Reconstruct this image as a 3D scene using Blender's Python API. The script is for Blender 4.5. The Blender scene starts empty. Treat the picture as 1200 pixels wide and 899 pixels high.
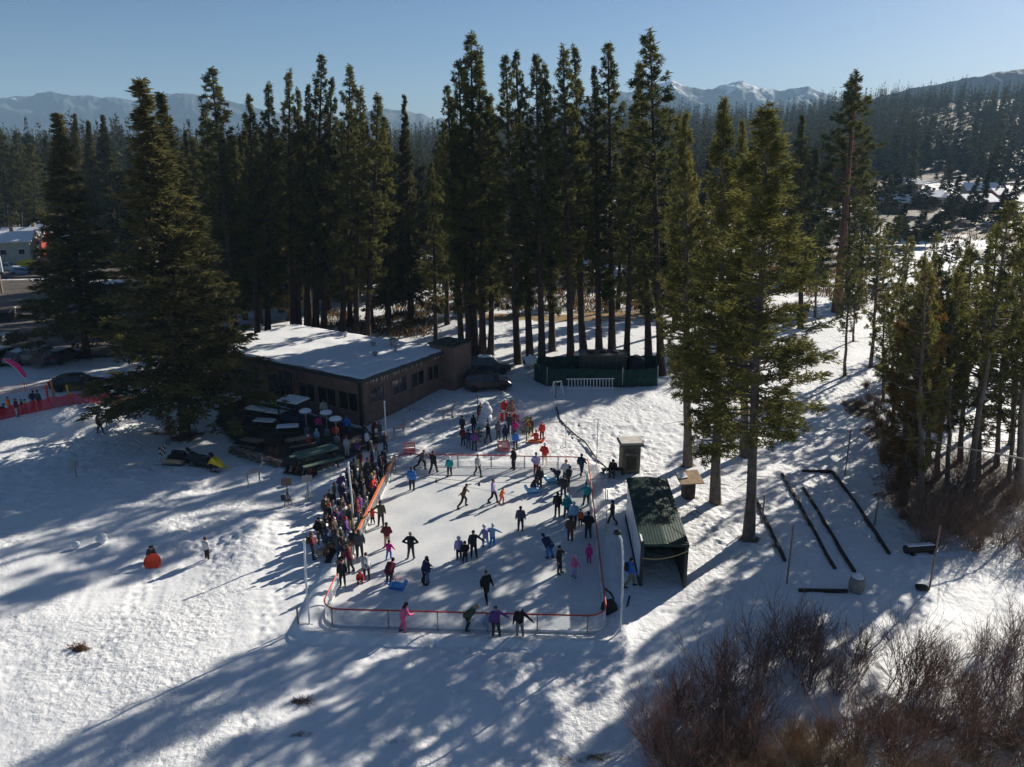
import bpy, bmesh, math, random
import numpy as np
from mathutils import Vector, Matrix, Euler
PI = math.pi
R = math.radians
sc = bpy.context.scene
COL = sc.collection

# ------------------------------------------------------------------ camera
FPX, PITCH, CAMH = 930.0, R(17.0), 24.0
SP, CP = math.sin(PITCH), math.cos(PITCH)
cam_d = bpy.data.cameras.new('camera')
cam_d.sensor_width = 36.0
cam_d.lens = 36.0 * FPX / 1200.0
cam_d.clip_start = 0.5
cam_d.clip_end = 30000
cam = bpy.data.objects.new('camera', cam_d)
COL.objects.link(cam)
cam.location = (0, 0, CAMH)
cam.rotation_euler = (R(90) - PITCH, 0, 0)
sc.camera = cam

def ray(px, py):
    u = (px - 600) / FPX
    v = (449.5 - py) / FPX
    return Vector((u, CP + v * SP, -SP + v * CP))

def depth(p):
    return p[1] * CP + (CAMH - p[2]) * SP

# ------------------------------------------------------------------ numpy noise
def _hash(ix, iy, seed):
    n = (ix.astype(np.int64) * 374761393 + iy.astype(np.int64) * 668265263 + seed * 982451653) & 0xffffffff
    n = ((n ^ (n >> 13)) * 1274126177) & 0xffffffff
    n = n ^ (n >> 16)
    return (n & 0xffff) / 65535.0

def vnoise(x, y, seed=0):
    ix = np.floor(x); iy = np.floor(y)
    fx = x - ix; fy = y - iy
    fx = fx * fx * (3 - 2 * fx); fy = fy * fy * (3 - 2 * fy)
    a = _hash(ix, iy, seed); b = _hash(ix + 1, iy, seed)
    c = _hash(ix, iy + 1, seed); d = _hash(ix + 1, iy + 1, seed)
    return (a * (1 - fx) + b * fx) * (1 - fy) + (c * (1 - fx) + d * fx) * fy

def fbm(x, y, seed=0, oct=4):
    s = 0; a = 0.5
    for o in range(oct):
        s = s + a * vnoise(x * 2 ** o, y * 2 ** o, seed + o * 17)
        a *= 0.5
    return s

def sst(a, b, x):
    t = np.clip((x - a) / (b - a), 0, 1)
    return t * t * (3 - 2 * t)

# ------------------------------------------------------------------ terrain height (smooth part)
HILL_U = [-0.9, -0.25, 0.0, 0.10, 0.26, 0.36, 0.44, 0.52, 0.62, 0.9]
HILL_E = [-0.017, -0.014, 0.003, 0.016, 0.020, 0.028, 0.035, 0.041, 0.045, 0.05]
RINK_C = np.array([-2.05, 45.8]); RINK_A = R(-2.6); RINK_HX, RINK_HY = 7.35, 10.55

def rink_local(x, y):
    dx = x - RINK_C[0]; dy = y - RINK_C[1]
    c, s = math.cos(-RINK_A), math.sin(-RINK_A)
    return dx * c - dy * s, dx * s + dy * c

def rink_world(lx, ly, z=0.0):
    c, s = math.cos(RINK_A), math.sin(RINK_A)
    return Vector((RINK_C[0] + lx * c - ly * s, RINK_C[1] + lx * s + ly * c, z))

def hsm(x, y):
    x = np.asarray(x, float); y = np.asarray(y, float)
    h = 0.9 * (fbm(x / 14.0, y / 14.0, 3, 2) - 0.4)
    h = h * sst(0, 9, np.hypot(np.maximum(np.abs(x + 2) - 8.5, 0), np.maximum(np.abs(y - 46) - 12, 0)))
    # bank with the play area on top at the left
    bank = sst(-33, -38.5, x + 0.10 * (y - 66)) * sst(62.5, 66.5, y + 0.06 * (x + 40) + 0.8 * np.sin(x * 0.45))
    h = h + 1.5 * bank * sst(110, 85, y)
    # sledding ramp
    h = h + 0.75 * np.exp(-(((x + 16.2) / 2.2) ** 2 + ((y - 45.0) / 3.0) ** 2))
    # gentle rise behind the rink
    h = h + 0.9 * sst(57, 84, y) * sst(-14, -4, x) * sst(150, 100, y)
    # low creek at the right front
    h = h - 1.6 * sst(13, 24, x) * sst(33, 24, y)
    # far valley and forest hill
    u = x / np.maximum(y, 1.0)
    E = np.interp(u, HILL_U, HILL_E)
    h = h + (24 + 1000 * E - 3) * sst(360, 1050, y) * sst(1900, 1150, y) * (0.9 + 0.2 * vnoise(x / 120.0, y / 120.0, 9))
    h = h + 6 * sst(0.30, 0.5, u) * sst(190, 330, y) * sst(2500, 1500, y)
    return h

def hs(x, y):
    return float(hsm(np.array([x]), np.array([y]))[0])

def G(px, py, dz=0.0):
    """ground point seen at photo pixel px, py"""
    d = ray(px, py)
    z = 0.0
    for _ in range(14):
        t = (CAMH - z - dz) / -d.z
        x, y = d.x * t, d.y * t
        z = 0.5 * z + 0.5 * hs(x, y)
    return Vector((d.x * t, d.y * t, hs(d.x * t, d.y * t)))

def P(px, py, z):
    d = ray(px, py)
    t = (CAMH - z) / -d.z
    return Vector((d.x * t, d.y * t, z))

def D(px, py, y):
    """point seen at photo pixel at world distance y"""
    d = ray(px, py)
    t = y / d.y
    return Vector((d.x * t, y, CAMH + d.z * t))

# ------------------------------------------------------------------ materials
MATS = {}
def nodes_of(m):
    m.use_nodes = True
    return m.node_tree.nodes, m.node_tree.links

def mat(name, col, rough=0.7, var=0.12, scale=3.0, bump=0.0, bscale=20.0, metal=0.0, spec=0.3, col2=None, objrand=0.0):
    if name in MATS:
        return MATS[name]
    m = bpy.data.materials.new(name)
    N, L = nodes_of(m)
    b = N['Principled BSDF']
    b.inputs['Roughness'].default_value = rough
    b.inputs['Metallic'].default_value = metal
    b.inputs['Specular IOR Level'].default_value = spec
    tc = N.new('ShaderNodeTexCoord')
    nz = N.new('ShaderNodeTexNoise')
    nz.inputs['Scale'].default_value = scale
    nz.inputs['Detail'].default_value = 5
    L.new(tc.outputs['Object'], nz.inputs['Vector'])
    rp = N.new('ShaderNodeValToRGB')
    c = col
    c2 = col2 or tuple(min(1, v * (1 + var)) for v in c)
    c1 = tuple(v * (1 - var) for v in c)
    rp.color_ramp.elements[0].color = (*c1, 1)
    rp.color_ramp.elements[0].position = 0.35
    rp.color_ramp.elements[1].color = (*c2, 1)
    rp.color_ramp.elements[1].position = 0.65
    L.new(nz.outputs['Fac'], rp.inputs['Fac'])
    out = rp.outputs['Color']
    if objrand:
        oi = N.new('ShaderNodeObjectInfo')
        hv = N.new('ShaderNodeHueSaturation')
        mr = N.new('ShaderNodeMapRange')
        mr.inputs['To Min'].default_value = 1 - objrand
        mr.inputs['To Max'].default_value = 1 + objrand
        L.new(oi.outputs['Random'], mr.inputs['Value'])
        L.new(mr.outputs['Result'], hv.inputs['Value'])
        L.new(out, hv.inputs['Color'])
        out = hv.outputs['Color']
    L.new(out, b.inputs['Base Color'])
    if bump:
        bn = N.new('ShaderNodeTexNoise')
        bn.inputs['Scale'].default_value = bscale
        bn.inputs['Detail'].default_value = 6
        L.new(tc.outputs['Object'], bn.inputs['Vector'])
        bp = N.new('ShaderNodeBump')
        bp.inputs['Strength'].default_value = bump
        bp.inputs['Distance'].default_value = 0.05
        L.new(bn.outputs['Fac'], bp.inputs['Height'])
        L.new(bp.outputs['Normal'], b.inputs['Normal'])
    MATS[name] = m
    return m

def leaf_mat(name, col, col2, trans=0.3):
    m = bpy.data.materials.new(name)
    N, L = nodes_of(m)
    N.remove(N['Principled BSDF'])
    o = N['Material Output']
    geo = N.new('ShaderNodeNewGeometry')
    oi = N.new('ShaderNodeObjectInfo')
    nz = N.new('ShaderNodeTexNoise'); nz.inputs['Scale'].default_value = 0.45; nz.inputs['Detail'].default_value = 3
    L.new(geo.outputs['Position'], nz.inputs['Vector'])
    ad = N.new('ShaderNodeMath'); ad.operation = 'MULTIPLY_ADD'
    ad.inputs[1].default_value = 0.5
    L.new(oi.outputs['Random'], ad.inputs[0])
    ml = N.new('ShaderNodeMath'); ml.operation = 'MULTIPLY_ADD'; ml.inputs[1].default_value = 2.2; ml.inputs[2].default_value = -0.72
    L.new(nz.outputs['Fac'], ml.inputs[0])
    L.new(ml.outputs[0], ad.inputs[2])
    mx = N.new('ShaderNodeMix'); mx.data_type = 'RGBA'
    mx.inputs['A'].default_value = (*col, 1); mx.inputs['B'].default_value = (*col2, 1)
    mx.clamp_factor = True
    L.new(ad.outputs[0], mx.inputs['Factor'])
    df = N.new('ShaderNodeBsdfDiffuse'); tr = N.new('ShaderNodeBsdfTranslucent')
    L.new(mx.outputs['Result'], df.inputs['Color']); L.new(mx.outputs['Result'], tr.inputs['Color'])
    ms = N.new('ShaderNodeMixShader'); ms.inputs[0].default_value = trans
    L.new(df.outputs[0], ms.inputs[1]); L.new(tr.outputs[0], ms.inputs[2])
    L.new(ms.outputs[0], o.inputs['Surface'])
    MATS[name] = m
    return m

def snow_mat():
    m = bpy.data.materials.new('snow_ground')
    N, L = nodes_of(m)
    b = N['Principled BSDF']
    b.inputs['Roughness'].default_value = 0.65
    b.inputs['Specular IOR Level'].default_value = 0.25
    geo = N.new('ShaderNodeNewGeometry')
    at = N.new('ShaderNodeAttribute'); at.attribute_name = 'dirt'
    at2 = N.new('ShaderNodeAttribute'); at2.attribute_name = 'grass'
    def noise(s, d=5, r=0.55):
        n = N.new('ShaderNodeTexNoise'); n.inputs['Scale'].default_value = s
        n.inputs['Detail'].default_value = d; n.inputs['Roughness'].default_value = r
        L.new(geo.outputs['Position'], n.inputs['Vector'])
        return n.outputs['Fac']
    def math_(op, a, bb=None, c=None, clamp=False):
        n = N.new('ShaderNodeMath'); n.operation = op; n.use_clamp = clamp
        for i, v in enumerate((a, bb, c)):
            if v is None: continue
            if isinstance(v, (int, float)): n.inputs[i].default_value = v
            else: L.new(v, n.inputs[i])
        return n.outputs[0]
    def mix(f, a, c):
        n = N.new('ShaderNodeMix'); n.data_type = 'RGBA'; n.clamp_factor = True
        L.new(f, n.inputs['Factor'])
        for k, v in (('A', a), ('B', c)):
            if isinstance(v, tuple): n.inputs[k].default_value = (*v, 1)
            else: L.new(v, n.inputs[k])
        return n.outputs['Result']
    snow = mix(noise(0.25), (0.66, 0.67, 0.68), (0.85, 0.85, 0.845))
    dirtc = mix(noise(1.1), (0.045, 0.032, 0.022), (0.16, 0.12, 0.075))
    grassc = mix(noise(0.9), (0.16, 0.10, 0.045), (0.34, 0.23, 0.10))
    # dirt shows where attr + noise passes a threshold; small specks of litter everywhere
    nd = noise(0.9, 8, 0.7)
    f1 = math_('SUBTRACT', math_('ADD', at.outputs['Fac'], math_('MULTIPLY', nd, 0.9)), 0.86)
    f1 = math_('MULTIPLY', f1, 7.0, None, True)
    f2 = math_('SUBTRACT', math_('ADD', at2.outputs['Fac'], math_('MULTIPLY', nd, 0.9)), 0.86)
    f2 = math_('MULTIPLY', f2, 6.0, None, True)
    sp = math_('MULTIPLY', math_('SUBTRACT', noise(3.2, 6, 0.75), 0.69), 14.0, None, True)
    sp = math_('MULTIPLY', sp, 0.45)
    c = mix(sp, snow, (0.20, 0.16, 0.11))
    c = mix(f2, c, grassc)
    c = mix(f1, c, dirtc)
    L.new(c, b.inputs['Base Color'])
    # trodden surface: footprints and crumbs
    vo = N.new('ShaderNodeTexVoronoi'); vo.inputs['Scale'].default_value = 2.3
    L.new(geo.outputs['Position'], vo.inputs['Vector'])
    vf = math_('MULTIPLY', math_('MINIMUM', vo.outputs['Distance'], 0.42), 1.1)
    tro = math_('MULTIPLY', math_('SUBTRACT', noise(0.10, 3), 0.35), 3.5, None, True)
    tro = math_('ADD', math_('MULTIPLY', tro, 0.75), 0.25)
    at3 = N.new('ShaderNodeAttribute'); at3.attribute_name = 'pack'
    tro = math_('MULTIPLY', tro, math_('SUBTRACT', 1.0, at3.outputs['Fac']))
    hgt = math_('ADD', math_('MULTIPLY', vf, 0.42), math_('MULTIPLY', noise(3.0, 8, 0.65), 0.8))
    hgt = math_('MULTIPLY', hgt, tro)
    bp = N.new('ShaderNodeBump'); bp.inputs['Strength'].default_value = 0.85; bp.inputs['Distance'].default_value = 0.26
    L.new(hgt, bp.inputs['Height']); L.new(bp.outputs['Normal'], b.inputs['Normal'])
    return m

# ------------------------------------------------------------------ mesh helpers
class MB:
    """collects boxes, tubes and prisms; build() links them as ONE mesh object"""
    def __init__(s):
        s.v = []; s.f = []; s.mi = []
    def add(s, vs, fs, mi=0, M=None):
        o = len(s.v)
        for p in vs:
            p = Vector(p)
            s.v.append(M @ p if M else p)
        for f in fs:
            s.f.append([o + i for i in f]); s.mi.append(mi)
    def box(s, c, size, rz=0.0, mi=0, M=None, taper=1.0):
        x, y, z = (v / 2 for v in size)
        co, si = math.cos(rz), math.sin(rz)
        vs = []
        for dz, t in ((-z, 1.0), (z, taper)):
            for dx, dy in ((-x, -y), (x, -y), (x, y), (-x, y)):
                dx *= t; dy *= t
                vs.append((c[0] + dx * co - dy * si, c[1] + dx * si + dy * co, c[2] + dz))
        s.add(vs, [(0, 3, 2, 1), (4, 5, 6, 7), (0, 1, 5, 4), (1, 2, 6, 5), (2, 3, 7, 6), (3, 0, 4, 7)], mi, M)
    def prism(s, poly, z0, z1, mi=0, M=None):
        n = len(poly)
        vs = [(p[0], p[1], z0) for p in poly] + [(p[0], p[1], z1) for p in poly]
        fs = [tuple(reversed(range(n))), tuple(range(n, 2 * n))] + [(i, (i + 1) % n, n + (i + 1) % n, n + i) for i in range(n)]
        s.add(vs, fs, mi, M)
    def tube(s, pts, rad, n=6, mi=0, M=None, caps=True, closed=False):
        pts = [Vector(p) for p in pts]
        m = len(pts)
        rads = [rad] * m if isinstance(rad, (int, float)) else list(rad)
        vs = []; fs = []
        for i, p in enumerate(pts):
            if closed: t = pts[(i + 1) % m] - pts[i - 1]
            else: t = pts[min(i + 1, m - 1)] - pts[max(i - 1, 0)]
            t.normalize()
            a = Vector((0, 0, 1)) if abs(t.z) < 0.9 else Vector((1, 0, 0))
            u = t.cross(a).normalized(); w = t.cross(u)
            for k in range(n):
                an = 2 * PI * k / n
                vs.append(p + (u * math.cos(an) + w * math.sin(an)) * rads[i])
        for i in range(m if closed else m - 1):
            j = (i + 1) % m
            for k in range(n):
                fs.append((i * n + k, i * n + (k + 1) % n, j * n + (k + 1) % n, j * n + k))
        if caps and not closed:
            fs.append(tuple(range(n))); fs.append(tuple(reversed(range((m - 1) * n, m * n))))
        s.add(vs, fs, mi, M)
    def lathe(s, prof, n=12, c=(0, 0, 0), mi=0, M=None):
        vs = []; fs = []
        for r, z in prof:
            for k in range(n):
                a = 2 * PI * k / n
                vs.append((c[0] + r * math.cos(a), c[1] + r * math.sin(a), c[2] + z))
        for i in range(len(prof) - 1):
            for k in range(n):
                fs.append((i * n + k, i * n + (k + 1) % n, (i + 1) * n + (k + 1) % n, (i + 1) * n + k))
        fs.append(tuple(reversed(range(n)))); fs.append(tuple(range((len(prof) - 1) * n, len(prof) * n)))
        s.add(vs, fs, mi, M)
    def ball(s, c, r, seed=0, amp=0.0, mi=0, n=10, sq=(1, 1, 1)):
        rnd = random.Random(seed)
        vs = []; fs = []
        for i in range(n + 1):
            th = PI * i / n
            for k in range(2 * n):
                ph = PI * k / n
                rr = r * (1 + amp * (rnd.random() - 0.5) * (0 if i in (0, n) else 1))
                vs.append((c[0] + rr * math.sin(th) * math.cos(ph) * sq[0], c[1] + rr * math.sin(th) * math.sin(ph) * sq[1], c[2] + rr * math.cos(th) * sq[2]))
        for i in range(n):
            for k in range(2 * n):
                fs.append((i * 2 * n + k, (i + 1) * 2 * n + k, (i + 1) * 2 * n + (k + 1) % (2 * n), i * 2 * n + (k + 1) % (2 * n)))
        s.add(vs, fs, mi)
    def mesh(s, name, mats, smooth=False):
        me = bpy.data.meshes.new(name)
        me.from_pydata([tuple(v) for v in s.v], [], s.f)
        if not isinstance(mats, (list, tuple)): mats = [mats]
        for m in mats: me.materials.append(m)
        me.polygons.foreach_set('material_index', s.mi)
        if smooth: me.polygons.foreach_set('use_smooth', [True] * len(s.f))
        me.update()
        return me
    def build(s, name, mats, parent=None, smooth=False):
        o = bpy.data.objects.new(name, s.mesh(name, mats, smooth))
        COL.objects.link(o)
        if parent: o.parent = parent
        return o

def np_mesh(name, verts, faces, mats, smooth=False):
    """verts (n,3), faces (m,k) arrays"""
    me = bpy.data.meshes.new(name)
    m, k = faces.shape
    me.vertices.add(len(verts)); me.vertices.foreach_set('co', np.ascontiguousarray(verts, np.float32).ravel())
    me.loops.add(m * k); me.loops.foreach_set('vertex_index', np.ascontiguousarray(faces, np.int32).ravel())
    me.polygons.add(m); me.polygons.foreach_set('loop_start', np.arange(0, m * k, k, dtype=np.int32))
    if smooth: me.polygons.foreach_set('use_smooth', np.ones(m, bool))
    for mm in (mats if isinstance(mats, (list, tuple)) else [mats]): me.materials.append(mm)
    me.update(calc_edges=True)
    return me

def link(name, me, parent=None):
    o = bpy.data.objects.new(name, me); COL.objects.link(o)
    if parent: o.parent = parent
    return o

LABELS = {}
def tag(o, label, cat, group=None, kind=None):
    o['label'] = label; o['category'] = cat
    if group: o['group'] = group
    if kind: o['kind'] = kind
    LABELS.setdefault(label, []).append(o.name)
    return o

def empty(name, loc, rz=0.0):
    o = bpy.data.objects.new(name, None); COL.objects.link(o)
    o.empty_display_size = 0.2
    o.location = loc; o.rotation_euler = (0, 0, rz)
    return o

def struct(o):
    o['kind'] = 'structure'
    return o

def copy_tree(o, parent=None):
    c = o.copy(); COL.objects.link(c)
    for k in ('label', 'group', 'category'):
        if k in c and parent is not None: del c[k]
    if parent is not None: c.parent = parent
    for ch in list(o.children):
        copy_tree(ch, c)
    return c

def paint(o, m, slot=0):
    o.material_slots[slot].link = 'OBJECT'
    o.material_slots[slot].material = m
# ------------------------------------------------------------------ sky, sun, world
SUN_EL, SUN_AZ = R(24.0), R(45.0)      # azimuth measured from +Y towards +X
tosun = Vector((math.sin(SUN_AZ) * math.cos(SUN_EL), math.cos(SUN_AZ) * math.cos(SUN_EL), math.sin(SUN_EL)))
w = bpy.data.worlds.new('World'); sc.world = w; w.use_nodes = True
WN, WL = w.node_tree.nodes, w.node_tree.links
sky = WN.new('ShaderNodeTexSky'); sky.sky_type = 'NISHITA'; sky.sun_disc = False
sky.sun_elevation = SUN_EL; sky.sun_rotation = SUN_AZ
sky.altitude = 1900; sky.air_density = 1.0; sky.dust_density = 2.2; sky.ozone_density = 5.0
WL.new(sky.outputs[0], WN['Background'].inputs['Color'])
WN['Background'].inputs['Strength'].default_value = 0.046
sl = bpy.data.lights.new('sun', 'SUN'); sl.energy = 5.0; sl.angle = R(0.53); sl.color = (1.0, 0.93, 0.82)
so = bpy.data.objects.new('sun', sl); COL.objects.link(so)
so.rotation_euler = tosun.to_track_quat('Z', 'Y').to_euler()
so.location = tosun * 200
sc.view_settings.view_transform = 'Standard'; sc.view_settings.look = 'None'
sc.view_settings.gamma = 1.0; sc.view_settings.use_curve_mapping = False
sc.view_settings.exposure = 0.72
sc.cycles.use_denoising = True
sc.cycles.max_bounces = 6; sc.cycles.diffuse_bounces = 3; sc.cycles.transparent_max_bounces = 12
sc.cycles.volume_bounces = 0
sc.cycles.caustics_reflective = False; sc.cycles.caustics_refractive = False

# ------------------------------------------------------------------ ground: one sheet to the horizon
def axis(segs):
    out = [segs[0][0]]
    for a, b, st in segs:
        n = max(1, int(round((b - a) / st)))
        out += list(np.linspace(a, b, n + 1)[1:])
    return np.array(out)
def grow(a, b, st, f=1.12):
    out = []; x = a
    while x < b:
        x += st; st *= f; out.append(x)
    return out
xs0 = axis([(-40, -26, 0.2), (-26, 26, 0.125), (26, 40, 0.2)])
xs1 = np.array(grow(40, 4200, 0.5, 1.1))
gx = np.concatenate([-xs1[::-1], xs0, xs1])
ys0 = axis([(10, 18, 0.5), (18, 56, 0.125), (56, 80, 0.2), (80, 130, 0.6)])
ys1 = np.array(grow(130, 4500, 1.0, 1.035))
gy = np.concatenate([np.array([-300, -120, -50, -20, -8, 0, 5]), ys0, ys1])
XX, YY = np.meshgrid(gx, gy)
ZZ = hsm(XX, YY)
lx, ly = rink_local(XX, YY)
rink_d = np.hypot(np.maximum(np.abs(lx) - RINK_HX, 0), np.maximum(np.abs(ly) - RINK_HY, 0))
near = sst(100, 60, YY) * sst(-8, 10, YY)
rough = 0.35 + 0.9 * sst(0.35, 0.65, fbm(XX / 9.0, YY / 9.0, 21, 3))
rough = rough * (0.35 + 0.65 * sst(0.4, 2.5, rink_d))
lump = (fbm(XX / 0.9, YY / 0.9, 5, 3) - 0.45) * 0.13 + np.maximum(vnoise(XX / 0.55, YY / 0.55, 77) - 0.62, 0) * 0.22
smooth_ = np.exp(-((((XX + 11.5) + 0.25 * (YY - 36)) / 3.6) ** 2 + ((YY - 36) / 9.0) ** 2) ** 2) + 0.8 * sst(0.48, 0.62, fbm(XX / 7.0 + 3, YY / 10.0, 140, 3)) * sst(-2, -8, XX)
smooth_ = np.clip(smooth_, 0, 0.92)
sx_ = XX + 0.28 * YY
# trodden trails with separate footprints, and smooth sled tracks
TRAILS = [[(243, 652), (300, 630), (350, 610), (372, 600)], [(180, 662), (160, 700), (120, 760), (60, 830)], [(250, 655), (230, 720), (210, 800)], [(372, 660), (330, 690), (300, 780), (280, 890)], [(100, 560), (180, 590), (260, 610), (340, 605)],
          [(718, 616), (716, 580), (730, 556)], [(738, 688), (780, 720), (860, 700), (960, 700)], [(735, 690), (700, 790), (640, 890)], [(600, 760), (480, 800), (380, 860)], [(806, 590), (850, 640), (900, 660)], [(30, 600), (120, 620), (200, 640)],
          [(560, 480), (640, 470), (720, 500)], [(440, 770), (300, 830), (150, 880)]]
TR = np.zeros_like(XX)
nb_ = (YY > 16) & (YY < 80) & (np.abs(XX) < 40)
xn, yn = XX[nb_], YY[nb_]; tn = np.zeros_like(xn)
for ti, tr_ in enumerate(TRAILS):
    pts_ = [G(*p) for p in tr_]
    acc_ = 0.0
    for a_, b_ in zip(pts_[:-1], pts_[1:]):
        ex, ey = b_.x - a_.x, b_.y - a_.y; L2 = math.hypot(ex, ey)
        tt = np.clip(((xn - a_.x) * ex + (yn - a_.y) * ey) / L2 ** 2, 0, 1)
        cx = xn - a_.x - tt * ex; cy = yn - a_.y - tt * ey
        side = (cx * ey - cy * ex) / L2 + 0.25 * np.sin((acc_ + tt * L2) * 0.9)
        ph = (acc_ + tt * L2) / 0.62
        k_ = np.floor(ph); off = np.where(k_ % 2 == 0, 0.16, -0.16)
        foot = np.exp(-((side - off) / 0.13) ** 2) * np.exp(-((ph - k_ - 0.5) / 0.26) ** 2)
        tn = np.maximum(tn, foot * (tt > 0) * (tt < 1))
        foot2 = np.exp(-((side + off * 2.4) / 0.13) ** 2) * np.exp(-((ph - k_ - 0.3) / 0.24) ** 2) * (ti % 2)
        tn = np.maximum(tn, foot2 * (tt > 0) * (tt < 1))
        acc_ += L2
TR[nb_] = tn
track = (vnoise(sx_ / 0.35, YY / 9.0, 150) - 0.5) * 0.07 * smooth_
lump = lump - np.maximum(vnoise(XX / 0.30, YY / 0.30, 78) - 0.60, 0) * 0.26 * (0.4 + 1.2 * vnoise(XX / 4.0, YY / 4.0, 79)) + np.maximum(vnoise(XX / 0.26, YY / 0.26, 80) - 0.66, 0) * 0.22
rough = rough * (1 - 0.85 * smooth_)
ZZ = ZZ - 0.085 * TR * sst(0.2, 0.8, rink_d)
ZZ = ZZ + track * near * sst(0.0, 0.8, rink_d)
ZZ = ZZ + lump * rough * near * sst(0.0, 0.8, rink_d)
ZZ = ZZ + (fbm(XX / 3.0, YY / 3.0, 8, 3) - 0.45) * 0.25 * near * sst(0.6, 4, rink_d)
ZZ = np.where(rink_d <= 0.35, -0.06, ZZ)
# ridge of ploughed snow around the rink
ZZ = ZZ + 0.22 * np.exp(-((rink_d - 0.95) / 0.4) ** 2) * (0.6 + 0.8 * vnoise(XX / 0.8, YY / 0.8, 31)) * (rink_d > 0.35)
# slid tracks of the sledding run and the tramped path
DIRT = np.zeros_like(XX); GRS = np.zeros_like(XX)
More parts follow.
